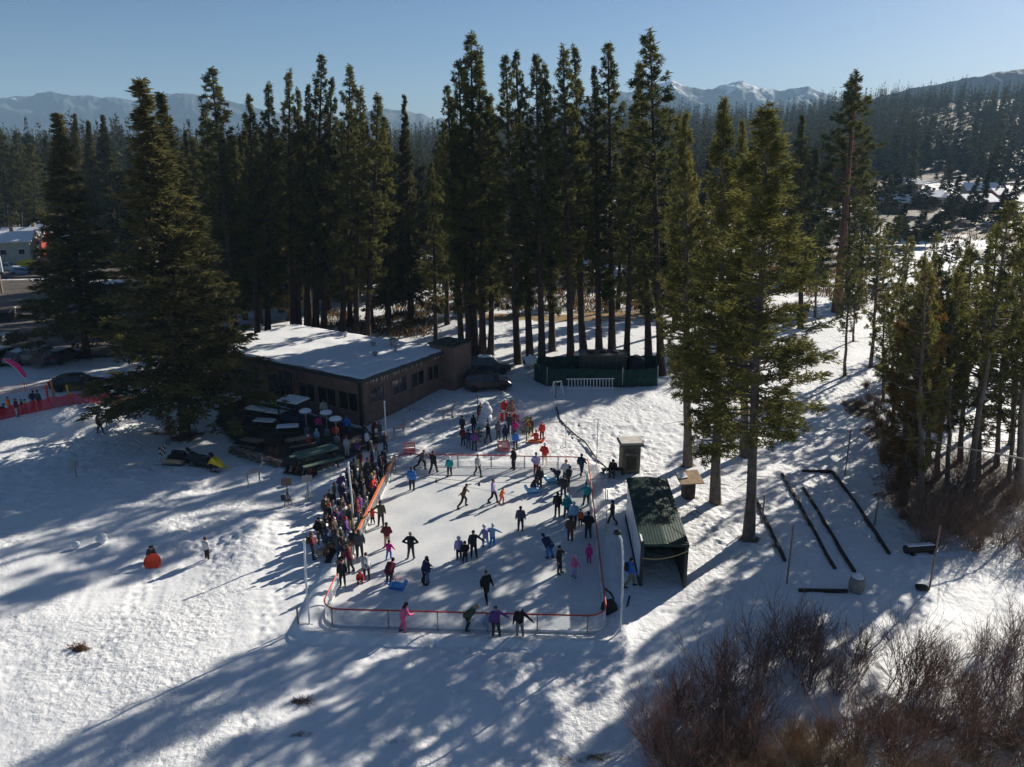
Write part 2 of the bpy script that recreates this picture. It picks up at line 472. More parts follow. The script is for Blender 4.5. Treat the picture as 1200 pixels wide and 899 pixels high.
# ------------------------------------------------------------------ table of the individual trees: base px, top px, kind, crown radius, label
TREES = [
 (218, 512, 165, 92, 'fir', 5.7, 'huge broad fir with drooping skirts to the snow beside the dark patio', 'fir tree'),
 (236, 452, 190, 109, 'fir', 4.6, 'second fir close behind the huge broad fir, olive crown with a thinner tip', 'fir tree'),
 (102, 418, 66, 132, 'fir', 5.0, 'dark wide fir with a blunt tip beside the parked cars at the street', 'fir tree'),
 (276, 405, 250, 80, 'pine', 3.4, 'tall pine with a dense tufted spire, first behind the broad fir', 'pine tree'),
 (302, 397, 293, 112, 'pine', 2.2, 'slim dark pine behind the far corner of the lodge roof', 'pine tree'),
 (314, 396, 316, 98, 'pine', 2.3, 'slim pine with bare dark trunk, left of the trunks crowding behind the lodge', 'pine tree'),
 (344, 392, 339, 84, 'pine', 2.4, 'thick trunked pine at the back edge of the lodge roof with high crown', 'pine tree'),
 (351, 391, 349, 104, 'pine', 1.9, 'thin pine squeezed against the thick trunk behind the lodge', 'pine tree'),
 (360, 391, 359, 99, 'pine', 1.9, 'thin straight pine in the middle of the lodge trunk row', 'pine tree'),
 (370, 391, 376, 63, 'pine', 2.6, 'tallest pine directly behind the snowy lodge roof, open ragged top', 'pine tree'),
 (379, 392, 388, 91, 'pine', 2.1, 'pine leaning slightly toward the chimney side behind the lodge', 'pine tree'),
 (401, 397, 412, 77, 'pine', 2.7, 'stout reddish trunked pine behind the roof vents of the lodge', 'pine tree'),
 (417, 400, 425, 104, 'pine', 2.4, 'double-looking dark trunk pine next to the stout reddish one', 'pine tree'),
 (431, 402, 443, 110, 'pine', 2.8, 'pine with leafy lower boughs hanging over the lodge roof edge', 'pine tree'),
 (482, 374, 473, 111, 'fir', 2.6, 'pointed olive fir standing alone in the snowy meadow behind the lodge', 'fir tree'),
 (455, 372, 448, 150, 'fir', 2.6, 'shorter bushy conifer left of the pointed olive fir', 'fir tree'),
 (511, 408, 507, 190, 'pine', 1.7, 'thin young pine right behind the lodge chimney', 'pine tree'),
 (541, 416, 524, 100, 'pine', 2.1, 'outermost pine of the tall clump behind the parked dark cars', 'pine tree'),
 (550, 417, 534, 72, 'pine', 2.4, 'pine with side knobs of needles in the clump behind the dark cars', 'pine tree'),
 (557, 416, 552, 42, 'pine', 3.3, 'highest and fullest pine of the clump behind the dark cars', 'pine tree'),
 (566, 417, 563, 60, 'pine', 2.6, 'pine at the right shoulder of the clump behind the dark cars', 'pine tree'),
 (575, 416, 574, 112, 'pine', 2.2, 'lower pine with needles down its trunk at the edge of the car clump', 'pine tree'),
 (607, 426, 590, 66, 'pine', 2.5, 'thick trunked pine left of the white tank by the green enclosure', 'pine tree'),
 (621, 417, 606, 60, 'pine', 1.9, 'very slender pine with narrow crown beside the white tank', 'pine tree'),
 (635, 426, 626, 66, 'pine', 2.6, 'thick dark pine at the left corner of the green enclosure', 'pine tree'),
 (647, 411, 638, 76, 'pine', 2.0, 'pine with flared trunk foot set back behind the green enclosure corner', 'pine tree'),
 (669, 424, 657, 57, 'pine', 2.6, 'tall double topped pine rising behind the left half of the green fence', 'pine tree'),
 (684, 411, 673, 54, 'pine', 2.4, 'tall pine twin set just behind the double topped one', 'pine tree'),
 (702, 410, 698, 78, 'pine', 2.0, 'dark pine behind the raised box of the green enclosure', 'pine tree'),
 (717, 410, 713, 50, 'pine', 3.0, 'broad full pine with reddish trunk at the middle of the green enclosure', 'pine tree'),
 (734, 424, 748, 120, 'pine', 1.8, 'pine leaning strongly to one side beside the green enclosure', 'pine tree'),
 (760, 417, 748, 74, 'pine', 2.4, 'straight pine at the right end of the green enclosure', 'pine tree'),
 (775, 439, 765, 38, 'pine', 3.6, 'towering pine with heavy wide crown at the right front of the green enclosure', 'pine tree'),
 (806, 546, 806, 132, 'lodge', 2.3, 'slim leaning lodgepole behind the tan topped stand', 'lodgepole pine'),
 (838, 589, 846, 117, 'lodge', 2.9, 'tall lodgepole with straight grey trunk beside the green roofed shed', 'lodgepole pine'),
 (877, 631, 903, 126, 'lodge', 4.9, 'big nearest lodgepole with wide lacy olive crown over the timber lanes', 'lodgepole pine'),
 (872, 535, 869, 140, 'lodge', 1.8, 'narrow lodgepole between and behind the two nearest trunks', 'lodgepole pine'),
 (790, 388, 797, 135, 'pine', 2.3, 'pine in open snow beyond the towering one', 'pine tree'),
 (938, 385, 940, 134, 'pine', 1.9, 'dark spired pine behind the big lacy lodgepole', 'pine tree'),
 (981, 366, 1006, 82, 'big', 4.9, 'giant old pine with long bare reddish trunk and one-sided crown', 'pine tree'),
 (993, 358, 984, 92, 'pine', 3.7, 'darker pine tucked against the giant reddish trunk', 'pine tree'),
 (1008, 352, 1012, 205, 'pine', 2.2, 'slender small pine right of the giant reddish trunk', 'pine tree'),
 (1020, 430, 1037, 260, 'young', 2.4, 'open young pine on the snow slope behind the timber lanes', 'pine tree'),
 (990, 440, 995, 300, 'young', 1.7, 'small thin young pine beside the giant trunk foot', 'pine tree'),
 (1060, 590, 1090, 316, 'brown', 2.6, 'rusty brown-needled young pine at the edge of the thicket', 'pine tree'),
 (1079, 602, 1075, 303, 'young', 2.0, 'narrow pine with thin dark trunk left in the thicket', 'pine tree'),
 (1098, 560, 1117, 320, 'young', 2.5, 'dark bushy young pine in the middle of the thicket', 'pine tree'),
 (1133, 585, 1182, 238, 'thin', 2.2, 'tall pine leaning out over the thicket with long visible trunk', 'lodgepole pine'),
 (1192, 575, 1204, 212, 'thin', 2.6, 'tall pine cut by the frame edge above the bare shrubs', 'lodgepole pine'),
 (1150, 500, 1152, 262, 'young', 2.1, 'green pine behind the leaning trunk of the thicket', 'pine tree'),
 (1046, 500, 1052, 330, 'young', 2.0, 'small pine beside the brown litter bank at the thicket edge', 'pine tree'),
 (1058, 560, 1062, 350, 'young', 2.3, 'bushy green young pine at the left corner of the thicket', 'pine tree'),
 (1088, 540, 1094, 300, 'young', 2.2, 'young pine with a crooked tip behind the rusty brown one', 'pine tree'),
 (1125, 540, 1140, 290, 'thin', 2.0, 'lacy pine standing in the middle row of the thicket', 'lodgepole pine'),
 (1072, 520, 1078, 345, 'brown', 2.2, 'second rusty tinged pine deeper in the thicket', 'pine tree'),
 (1185, 520, 1190, 270, 'thin', 2.4, 'tall pine at the back right of the thicket', 'pine tree'),
 (1035, 470, 1040, 345, 'young', 1.5, 'small pine on the brown litter bank', 'pine tree'),
 (1000, 400, 1003, 318, 'young', 1.5, 'little pine on bright snow behind the big lacy lodgepole', 'pine tree'),
 (955, 372, 958, 262, 'young', 2.4, 'small conifer in bright snow left of the giant trunk', 'pine tree'),
 (1168, 545, 1176, 330, 'young', 2.3, 'dense pine right of the leaning trunk in the thicket', 'pine tree'),
 (1204, 540, 1216, 320, 'young', 2.6, 'dense pine cut off by the right frame edge', 'pine tree'),
 (1182, 565, 1190, 380, 'young', 2.0, 'small dark pine between the thicket and the frame edge', 'pine tree'),
 (1115, 500, 1122, 300, 'young', 2.4, 'pine in the back row of the thicket with snow behind it', 'pine tree'),
 (1078, 470, 1082, 300, 'young', 2.2, 'slim pine in the back left of the thicket', 'pine tree'),
 (1108, 578, 1116, 362, 'young', 2.1, 'shaggy pine in the front middle of the thicket', 'pine tree'),
 (1146, 566, 1152, 340, 'young', 2.2, 'dark pine squeezed behind the leaning trunk of the thicket', 'pine tree'),
 (1092, 505, 1098, 330, 'brown', 2.2, 'third rusty tinged pine at the back of the thicket', 'pine tree'),
 (95, 300, 92, 132, 'fir', 3.6, 'distant dark conifer behind the wide fir, tallest of its three', 'fir tree'),
 (110, 304, 107, 140, 'fir', 3.6, 'distant conifer in the middle of three behind the shops', 'fir tree'),
 (128, 304, 128, 134, 'fir', 4.2, 'distant conifer nearest the huge fir above red roofs', 'fir tree'),
 (10, 281, 8, 149, 'pine', 4.0, 'tall pine behind the pale shop wall with clear pale trunks', 'pine tree'),
 (26, 281, 25, 154, 'pine', 4.0, 'pine beside the tall one behind the pale shop roof', 'pine tree'),
 (44, 283, 40, 168, 'pine', 4.0, 'shorter pine above the red shop end wall', 'pine tree'),
]
rnd = random.Random(4)
# trees farther off, standing across the meadow (nothing tells one from the other)
FAR = []
def band(x0, x1, y0, y1, t0, t1, n, group, label, r=(2.6, 4.2), kinds=('fir', 'pine'), pre='far'):
    for i in range(n):
        bx = x0 + (x1 - x0) * (i + 0.5 + 0.6 * (rnd.random() - 0.5)) / n
        by = rnd.uniform(y0, y1); ty = rnd.uniform(t0, t1)
        FAR.append((bx, by, bx + (bx - 600) * 0.05, ty, pre + rnd.choice(kinds), rnd.uniform(*r), label, group))
band(225, 300, 320, 352, 150, 215, 10, 'conifers across the street behind the lodge trunks', 'background conifer across the street between the fir and the lodge trunks')
band(300, 540, 300, 345, 160, 235, 30, 'conifers along the far side of the meadow', 'background conifer along the far side of the snowy meadow behind the lodge')
band(232, 300, 352, 388, 112, 165, 7, 'shaded conifers filling the stand behind the lodge', 'shaded conifer filling the stand between broad fir and lodge roof', r=(2.4, 3.4), pre='')
band(300, 462, 345, 385, 125, 180, 14, 'shaded conifers behind the lodge trunks', 'shaded conifer just behind the row of lodge trunks', r=(2.2, 3.2), pre='')
band(515, 590, 345, 385, 130, 190, 5, 'shaded conifers behind the car clump', 'shaded conifer just behind the pine clump at the dark cars', r=(2.0, 3.0), pre='')
band(600, 800, 335, 372, 150, 215, 7, 'shaded conifers behind the enclosure pines', 'shaded conifer beyond the pines of the green enclosure', r=(2.0, 3.0), pre='')
band(975, 1060, 300, 400, 225, 290, 5, 'mixed pines on the right slope', 'mid sized pine on the snow slope right of the giant trunk', r=(1.8, 2.6), kinds=('pine',), pre='')
band(1030, 1200, 395, 455, 265, 330, 9, 'young pines on the slope behind the thicket', 'young pine on the snow slope behind the thicket', r=(1.7, 2.4), kinds=('young',), pre='')
band(540, 780, 262, 318, 175, 245, 20, 'conifers between the far houses', 'background conifer between far houses seen through the pine trunks', r=(2.6, 3.8))
band(140, 215, 262, 320, 150, 215, 8, 'conifers above the red roofs', 'background conifer above the red roofed houses by the street')
band(790, 960, 262, 330, 165, 225, 12, 'conifers behind the nearest lodgepoles', 'background conifer behind the crowns of the two nearest lodgepoles')
band(0, 90, 255, 275, 155, 200, 11, 'conifers behind the shops', 'background conifer behind the shops at the street')
band(1000, 1190, 240, 262, 196, 232, 11, 'conifers in the right valley', 'background conifer among the houses of the right valley', r=(2.4, 3.8))
band(1040, 1108, 276, 302, 238, 266, 7, 'bushy conifers in the right valley meadow', 'bushy conifer in the snowy meadow of the right valley', r=(2.2, 3.4))
band(1090, 1180, 300, 318, 280, 300, 6, 'saplings in the right valley meadow', 'small sapling in the snowy meadow of the right valley', r=(1.0, 1.5))
TREE_XY = [G(t[0], t[1]) for t in TREES]
for p, t in zip(TREE_XY, TREES):
    rr = 1.1 if t[4] != 'fir' else 2.6
    DIRT = np.maximum(DIRT, 0.62 * np.exp(-(((XX - p.x) ** 2 + (YY - p.y) ** 2) / rr ** 2)))
# litter under the stand, thicket floor, creek bank
u_ = XX / np.maximum(YY, 1)
def blob(px, py, rx, ry, a, arr):
    p = G(px, py)
    return np.maximum(arr, a * np.exp(-(((XX - p.x) / rx) ** 2 + ((YY - p.y) / ry) ** 2)))
for px, py, rx, ry, a in [(700, 428, 9, 4, 0.55), (560, 425, 5, 3, 0.55), (350, 396, 12, 4, 0.5), (1110, 590, 6, 7, 0.75), (1160, 560, 6, 8, 0.7),
                          (1010, 480, 2.2, 4, 0.75), (1030, 510, 2, 3, 0.7), (860, 880, 4, 3, 0.55), (1050, 840, 5, 3, 0.5), (1150, 860, 5, 3, 0.5),
                          (95, 760, 0.7, 0.35, 0.75), (205, 508, 5, 2.2, 0.55), (360, 860, 1.6, 0.5, 0.5), (575, 430, 5, 2.5, 0.6),
                          (780, 395, 4, 3, 0.5), (420, 372, 6, 3, 0.3), (905, 640, 1.2, 0.6, 0.5), (350, 822, 0.5, 0.3, 0.65), (690, 888, 2.5, 0.7, 0.5), (590, 895, 2.0, 0.5, 0.48), (455, 868, 1.5, 0.4, 0.46), (810, 600, 1.5, 3, 0.45), (745, 556, 1.6, 0.8, 0.5), (640, 660, 0.01, 0.01, 0)]:
    DIRT = blob(px, py, rx, ry, a, DIRT)
for px, py, rx, ry, a in [(640, 372, 22, 4.0, 0.75), (720, 368, 12, 4, 0.7), (540, 372, 10, 3, 0.6), (1040, 262, 8, 12, 0.5), (1090, 270, 8, 10, 0.5), (800, 340, 10, 6, 0.5),
                          (100, 443, 9, 0.5, 0.6), (460, 372, 5, 2, 0.5), (1140, 240, 25, 6, 0.5), (1090, 250, 25, 6, 0.5)]:
    GRS = blob(px, py, rx, ry, a, GRS)
DIRT = np.maximum(DIRT, 0.62 * sst(300, 400, YY) * sst(2000, 1400, YY))
DIRT = np.maximum(DIRT, 0.52 * sst(120, 150, YY) * sst(-0.05, -0.2, u_) * sst(320, 260, YY))
DIRT = np.maximum(DIRT, 0.80 * sst(130, 170, YY) * sst(330, 290, YY) * np.clip(fbm(XX / 16.0, YY / 22.0, 91, 4) * 2.6 - 0.62, 0, 1))
GRS = np.maximum(GRS, 0.36 * sst(112, 130, YY) * sst(400, 300, YY) * fbm(XX / 25.0, YY / 25.0, 40, 3) * 1.6)
ny, nx = XX.shape
idx = np.arange(nx * ny).reshape(ny, nx)
quads = np.stack([idx[:-1, :-1], idx[:-1, 1:], idx[1:, 1:], idx[1:, :-1]], -1).reshape(-1, 4)
gm = np_mesh('ground', np.stack([XX, YY, ZZ], -1).reshape(-1, 3), quads, snow_mat(), True)
for nm, arr in (('dirt', DIRT), ('grass', GRS), ('pack', smooth_ * 0.8)):
    a = gm.attributes.new(nm, 'FLOAT', 'POINT'); a.data.foreach_set('value', np.ascontiguousarray(arr, np.float32).ravel())
ground = struct(link('ground', gm)); ground['label'] = 'trodden snow field with patches of bare brown earth'

# ------------------------------------------------------------------ mountains beyond the valley
def mountain_mat():
    m = bpy.data.materials.new('mountain'); N, L = nodes_of(m); b = N['Principled BSDF']; b.inputs['Roughness'].default_value = 0.9
    geo = N.new('ShaderNodeNewGeometry')
    n = N.new('ShaderNodeTexNoise'); n.inputs['Scale'].default_value = 0.014; n.inputs['Detail'].default_value = 9; n.inputs['Roughness'].default_value = 0.65
    L.new(geo.outputs['Position'], n.inputs['Vector'])
    sx = N.new('ShaderNodeSeparateXYZ'); L.new(geo.outputs['Position'], sx.inputs[0])
    mr = N.new('ShaderNodeMapRange'); mr.inputs['From Min'].default_value = 110; mr.inputs['From Max'].default_value = 270; mr.inputs['To Min'].default_value = -0.25; mr.inputs['To Max'].default_value = 0.2
    L.new(sx.outputs['Z'], mr.inputs['Value'])
    ad = N.new('ShaderNodeMath'); L.new(n.outputs['Fac'], ad.inputs[0]); L.new(mr.outputs[0], ad.inputs[1])
    rp = N.new('ShaderNodeValToRGB')
    rp.color_ramp.elements[0].position = 0.61; rp.color_ramp.elements[0].color = (0.03, 0.045, 0.055, 1)
    rp.color_ramp.elements[1].position = 0.71; rp.color_ramp.elements[1].color = (0.78, 0.8, 0.82, 1)
    L.new(ad.outputs[0], rp.inputs['Fac']); L.new(rp.outputs['Color'], b.inputs['Base Color'])
    return m
MM = mountain_mat()
HILLM = mat('wooded_ridge', (0.030, 0.042, 0.045), 0.95, 0.4, 0.03)
def range_mesh(name, prof, y0, depth_, seed, label, MM=MM):
    pxs = np.array([p[0] for p in prof], float); pys = np.array([p[1] for p in prof], float)
    na, nd = 1000, 60
    us = np.linspace((pxs[0] - 600) / FPX, (pxs[-1] - 600) / FPX, na)
    topy = np.interp(us * FPX + 600, pxs, pys)
    topy = topy + (fbm(us * 90.0, us * 0 + 3.3, seed + 70, 5) - 0.47) * 5.0
    V = np.zeros((nd, na, 3))
    for j in range(nd):
        t = j / (nd - 1)
        y = y0 + depth_ * t
        x = us * y / (CP + 0.31 * SP)
        elev = (165 - topy) / FPX
        peak = np.maximum(CAMH + elev * (y0 + 0.6 * depth_) * 1.0, 0)
        rid = 1 - np.abs(2 * fbm(x / 210.0, np.full_like(x, y) / 210.0, seed, 5) - 0.95)
        prof_t = sst(0.0, 0.6, t) if t < 0.6 else 1 - sst(0.6, 1.0, t)
        z = peak * prof_t * (0.5 + 0.5 * rid if abs(t - 0.6) > 0.012 else 1.0)
        V[j, :, 0] = x; V[j, :, 1] = y; V[j, :, 2] = z - 3
    idx = np.arange(na * nd).reshape(nd, na)
    q = np.stack([idx[:-1, :-1], idx[:-1, 1:], idx[1:, 1:], idx[1:, :-1]], -1).reshape(-1, 4)
    o = struct(link(name, np_mesh(name, V.reshape(-1, 3), q, MM, True))); o['label'] = label
    return o
range_mesh('mountains', [(-250, 130), (-100, 124), (0, 121), (40, 117), (70, 112), (90, 116), (130, 118), (165, 121), (210, 114), (240, 115), (290, 126), (350, 138), (400, 140), (450, 130), (480, 132), (510, 141),
                         (600, 138), (680, 122), (740, 112), (782, 101), (800, 107), (830, 110), (865, 101), (885, 107), (910, 111), (940, 107), (965, 116), (1000, 128), (1060, 140), (1300, 150)], 3300, 1000, 2, 'hazy blue snow-streaked mountain range on the horizon')
range_mesh('hills', [(900, 150), (960, 131), (1010, 121), (1070, 107), (1120, 98), (1160, 92), (1200, 86), (1300, 78), (1500, 80)], 1900, 500, 6, 'nearer wooded ridge behind the forest hill', HILLM)

# ------------------------------------------------------------------ haze
hz = MB(); hz.box((0, 2200, 148), (9400, 5200, 320))
hm = bpy.data.materials.new('haze'); HN, HL = nodes_of(hm)
HN.remove(HN['Principled BSDF'])
pv = HN.new('ShaderNodeVolumePrincipled'); pv.inputs['Color'].default_value = (0.46, 0.72, 1.0, 1); pv.inputs['Density'].default_value = 0.00014; pv.inputs['Anisotropy'].default_value = 0.0
HL.new(pv.outputs[0], HN['Material Output'].inputs['Volume'])
hzo = hz.build('haze', hm); hzo['kind'] = 'stuff'; hzo['label'] = 'thin blue haze over the valley'

# ------------------------------------------------------------------ trees
BARK = mat('bark_dark', (0.045, 0.030, 0.024), 0.9, 0.35, 2.5, 0.8, 9, objrand=0.25)
BARKR = mat('bark_red', (0.15, 0.075, 0.05), 0.9, 0.35, 2.5, 0.8, 9)
BARKG = mat('bark_grey', (0.13, 0.105, 0.085), 0.9, 0.3, 2.5, 0.8, 9, objrand=0.15)
L_PINE = leaf_mat('needles_pine', (0.030, 0.044, 0.017), (0.155, 0.150, 0.048), 0.40)
L_FIR = leaf_mat('needles_fir', (0.030, 0.040, 0.019), (0.140, 0.124, 0.048), 0.36)
L_LODGE = leaf_mat('needles_lodge', (0.068, 0.078, 0.025), (0.19, 0.175, 0.053), 0.42)
L_BROWN = leaf_mat('needles_brown', (0.085, 0.055, 0.018), (0.17, 0.10, 0.03), 0.35)
L_WOOD = leaf_mat('needles_wood', (0.014, 0.024, 0.019), (0.066, 0.070, 0.038), 0.28)
L_WOOD.node_tree.nodes['Noise Texture'].inputs['Scale'].default_value = 0.10
L_FAR = leaf_mat('needles_far', (0.028, 0.038, 0.022), (0.07, 0.075, 0.034), 0.25)

def unit(v):
    return v / np.maximum(np.linalg.norm(v, axis=-1, keepdims=True), 1e-9)

def conifer(name, seed, H, Rr, cb, kind, perm=8.0, tufts=20, blades=9, bl=0.38, bw=0.10, trunk_r=0.36, leafm=None, barkm=None, onesided=0.0, limbs=True):
    rg = np.random.default_rng(seed)
    mb = MB()
    # trunk
    n = 9
    wob = np.cumsum(rg.normal(0, 0.05, (n + 1, 2)), axis=0) * (1 if kind != 'fir' else 0.4)
    wob -= wob[0]
    zs = np.linspace(0, 1, n + 1)
    def axis_at(t):
        return np.array([np.interp(t, zs, wob[:, 0]), np.interp(t, zs, wob[:, 1])])
    pts = [(wob[i, 0], wob[i, 1], zs[i] * H) for i in range(n + 1)]
    rad = [trunk_r * (1.25 if i == 0 else 1.0) * (1 - 0.93 * zs[i] ** 1.1) + 0.02 for i in range(n + 1)]
    pts.insert(0, (0, 0, -0.6)); rad.insert(0, trunk_r * 1.6)
    mb.tube(pts, rad, 9)
    z0 = cb * H
    nb = int(perm * (H - z0))
    tp = []; td = []
    ccl = rg.uniform(0, 2 * PI)
    for i in range(nb):
        t = (i + rg.random()) / nb              # 0 bottom of crown .. 1 top
        z = z0 + t * (H - z0) * 0.995
        if kind == 'fir':
            prof = (1 - t) ** 1.22 * 1.12 + 0.02
            prof *= 0.75 + 0.45 * rg.random()
            rise = -0.35 + 0.75 * t
        elif kind == 'lodge':
            prof = (min(1, 0.45 + t / 0.25 * 0.55)) * (1 - t ** 1.15) ** 0.95 + 0.03
            prof *= 0.55 + 0.65 * rg.random()
            rise = -0.15 + 0.75 * t
        else:
            prof = (min(1, 0.35 + t / 0.35 * 0.65)) * (1 - t ** 1.35) ** 0.9 + 0.06
            cl = 0.5 + 0.5 * math.sin(t * 19 + seed) * math.sin(t * 7.3 + seed * 2)
            prof *= 0.30 + 0.75 * rg.random() + 0.35 * cl
            rise = -0.05 + 0.55 * t
        Lb = Rr * prof
        az = rg.uniform(0, 2 * PI)
        if onesided and math.cos(az - ccl) < -0.1 and rg.random() < onesided: continue
        out = np.array([math.cos(az), math.sin(az), 0.0])
        side = np.array([-math.sin(az), math.cos(az), 0.0])
        ax = axis_at(z / H)
        b0 = np.array([ax[0], ax[1], z])
        curve = 0.18 if kind != 'fir' else 0.10
        def pos(s):
            return b0 + out * (Lb * s) + np.array([0, 0, 1]) * (Lb * (rise * s + curve * s * s))
        if limbs and Lb > 0.5:
            mb.tube([pos(0), pos(0.5), pos(0.92)], [0.045 * Lb ** 0.5 + 0.01, 0.03 * Lb ** 0.5 + 0.008, 0.008], 3, caps=False)
        nt = max(3, int(tufts * min(1.25, Lb / Rr + 0.12)))
        s = rg.uniform(0.28 if kind != 'fir' else 0.1, 1.0, nt) ** (0.75 if kind != 'pine' else 0.5)
        wd = (0.42 if kind == 'fir' else 0.30) * Lb * (1.12 - s)
        lat = rg.uniform(-1, 1, nt) * wd
        p = b0 + out * (Lb * s)[:, None] + side * lat[:, None]
        p[:, 2] += Lb * (rise * s + curve * s * s) - np.abs(lat) * (0.28 if kind == 'fir' else -0.15) + rg.normal(0, 0.06, nt) * (1 if kind == 'fir' else 2.5)
        d = out * 0.8 + side * (np.sign(lat) * rg.uniform(0, 0.9, nt))[:, None] + np.array([0, 0, 0.45 if kind != 'fir' else -0.10])
        tp.append(p); td.append(d)
    # dead snags on the bare trunk
    for i in range(int(cb * H * (3.2 if kind != 'fir' else 0))):
        z = rg.uniform(0.15, 1.0) * z0; az = rg.uniform(0, 2 * PI); Lb = rg.uniform(0.4, 1.6) * (0.5 + z / max(z0, 0.1))
        ax = axis_at(z / H)
        o_ = np.array([math.cos(az), math.sin(az), -0.1])
        mb.tube([(ax[0], ax[1], z), tuple(np.array([ax[0], ax[1], z]) + o_ * Lb)], [0.03, 0.008], 3, caps=False)
    trunk = mb.mesh(name + '_trunk', barkm or BARK, True)
    tp = np.concatenate(tp); td = unit(np.concatenate(td))
    nT = len(tp)
    p = np.repeat(tp, blades, 0); d = np.repeat(td, blades, 0)
    nB = len(p)
    spread = {'fir': 0.6, 'pine': 1.5}.get(kind, 0.95)
    d = unit(d + rg.normal(0, spread, (nB, 3)) * np.array([1, 1, 0.8]))
    q = unit(np.cross(d, rg.normal(0, 1, (nB, 3))))
    l = bl * rg.uniform(0.6, 1.25, nB)[:, None]; ww = bw * rg.uniform(0.6, 1.2, nB)[:, None]
    p = p + rg.normal(0, bl * 0.18, (nB, 3))
    V = np.stack([p - d * l * 0.15, p + d * l * 0.45 - q * ww * 0.5, p + d * l, p + d * l * 0.45 + q * ww * 0.5], 1).reshape(-1, 3)
    F = np.arange(nB * 4).reshape(-1, 4)
    crown = np_mesh(name + '_crown', V, F, leafm or L_PINE)
    return trunk, crown, H, Rr

PROTO = {
 'pine': [conifer('pine', 10 + i, 32, 3.0, [0.17, 0.27, 0.14, 0.31, 0.22, 0.19][i], 'pine', 7.5, 13, 14, 0.36, 0.095, 0.38) for i in range(6)],
 'fir': [conifer('fir', 30 + i, 29, 4.2, [0.115, 0.09, 0.12][i], 'fir', 13, 30, 6, 0.42, 0.13, 0.40, L_FIR) for i in range(3)],
 'lodge': [conifer('lodgepole', 40 + i, 24, 3.0, [0.22, 0.13, 0.26][i], 'lodge', 13, 27, 10, 0.26, 0.055, 0.30, L_LODGE, BARKG) for i in range(3)],
 'thin': [conifer('thin_pine', 110 + i, 20, 2.4, [0.42, 0.36][i], 'pine', 7, 10, 14, 0.30, 0.07, 0.22, L_LODGE, BARKG) for i in range(2)],
 'big': [conifer('old_pine', 55, 36, 3.8, 0.36, 'pine', 8, 16, 14, 0.40, 0.10, 0.75, L_PINE, BARKR, onesided=0.85)],
 'young': [conifer('young_pine', 60 + i, 12, 2.2, [0.26, 0.36, 0.18][i], 'pine', 9, 11, 14, 0.26, 0.06, 0.14, L_PINE if i == 1 else L_LODGE, BARKG) for i in range(3)],
 'brown': [conifer('brown_pine', 70, 13, 2.4, 0.08, 'pine', 11, 14, 14, 0.26, 0.06, 0.14, L_BROWN, BARKG)],
 'farfir': [conifer('far_fir', 80 + i, 26, 3.4, 0.06, 'fir', 6, 14, 5, 0.85, 0.30, 0.3, L_FAR, limbs=False) for i in range(3)],
 'farpine': [conifer('far_pine', 90 + i, 26, 3.2, 0.22, 'pine', 6, 12, 5, 0.80, 0.28, 0.3, L_FAR, limbs=False) for i in range(3)],
}
def plant(name, proto, base, toppx, rr, rz, sq=None):
    trunk, crown, H, Rp = proto
    # height so that the tip reaches its row
    d = ray(*toppx); t = base.y / d.y
    h = max(2.0, CAMH + d.z * t - base.z)
    leanx = max(-0.11, min(0.11, (d.x * t - base.x) / h))
    o = empty(name, base)
    o.rotation_euler = Euler((0, math.atan(leanx), 0)).to_matrix().to_4x4().to_euler()
    M = Matrix.Rotation(math.atan(leanx), 4, 'Y') @ Matrix.Rotation(rz, 4, 'Z')
    o.rotation_euler = M.to_euler()
    s = h / H
    rs = rr / Rp * (1.22 if name == 'pine_tree' else 1.15 if name in ('fir_tree', 'lodgepole_pine') else 1.0)
    o.scale = (rs, rs, s)
    tr = link('trunk', trunk, o); cr = link('crown', crown, o)
    # keep the trunk's own girth independent of the crown's width
    k = (0.85 * s + 0.15) / rs
    tr.scale = (k if name != 'x' else 1, k, 1)
    return o
KN = {'fir': 'fir_tree', 'pine': 'pine_tree', 'lodge': 'lodgepole_pine', 'big': 'old_pine_tree', 'thin': 'lodgepole_pine', 'young': 'young_pine_tree', 'brown': 'young_pine_tree'}
ucount = {}
for i, (t, p) in enumerate(zip(TREES, TREE_XY)):
    k = t[4]; c = ucount.get(k, 0); ucount[k] = c + 1
    pr = PROTO[k][c % len(PROTO[k])]
    o = plant(KN[k], pr, p, (t[2], t[3]), t[5], rnd.uniform(0, 6.28))
    tag(o, t[6], t[7], 'tall conifers around the rink')
for i, t in enumerate(FAR):
    p = G(t[0], t[1])
    o = plant('distant_conifer', PROTO[t[4]][i % 3], p, (t[2], t[3]), t[5], rnd.uniform(0, 6.28))
    tag(o, t[6], 'conifer', t[7])

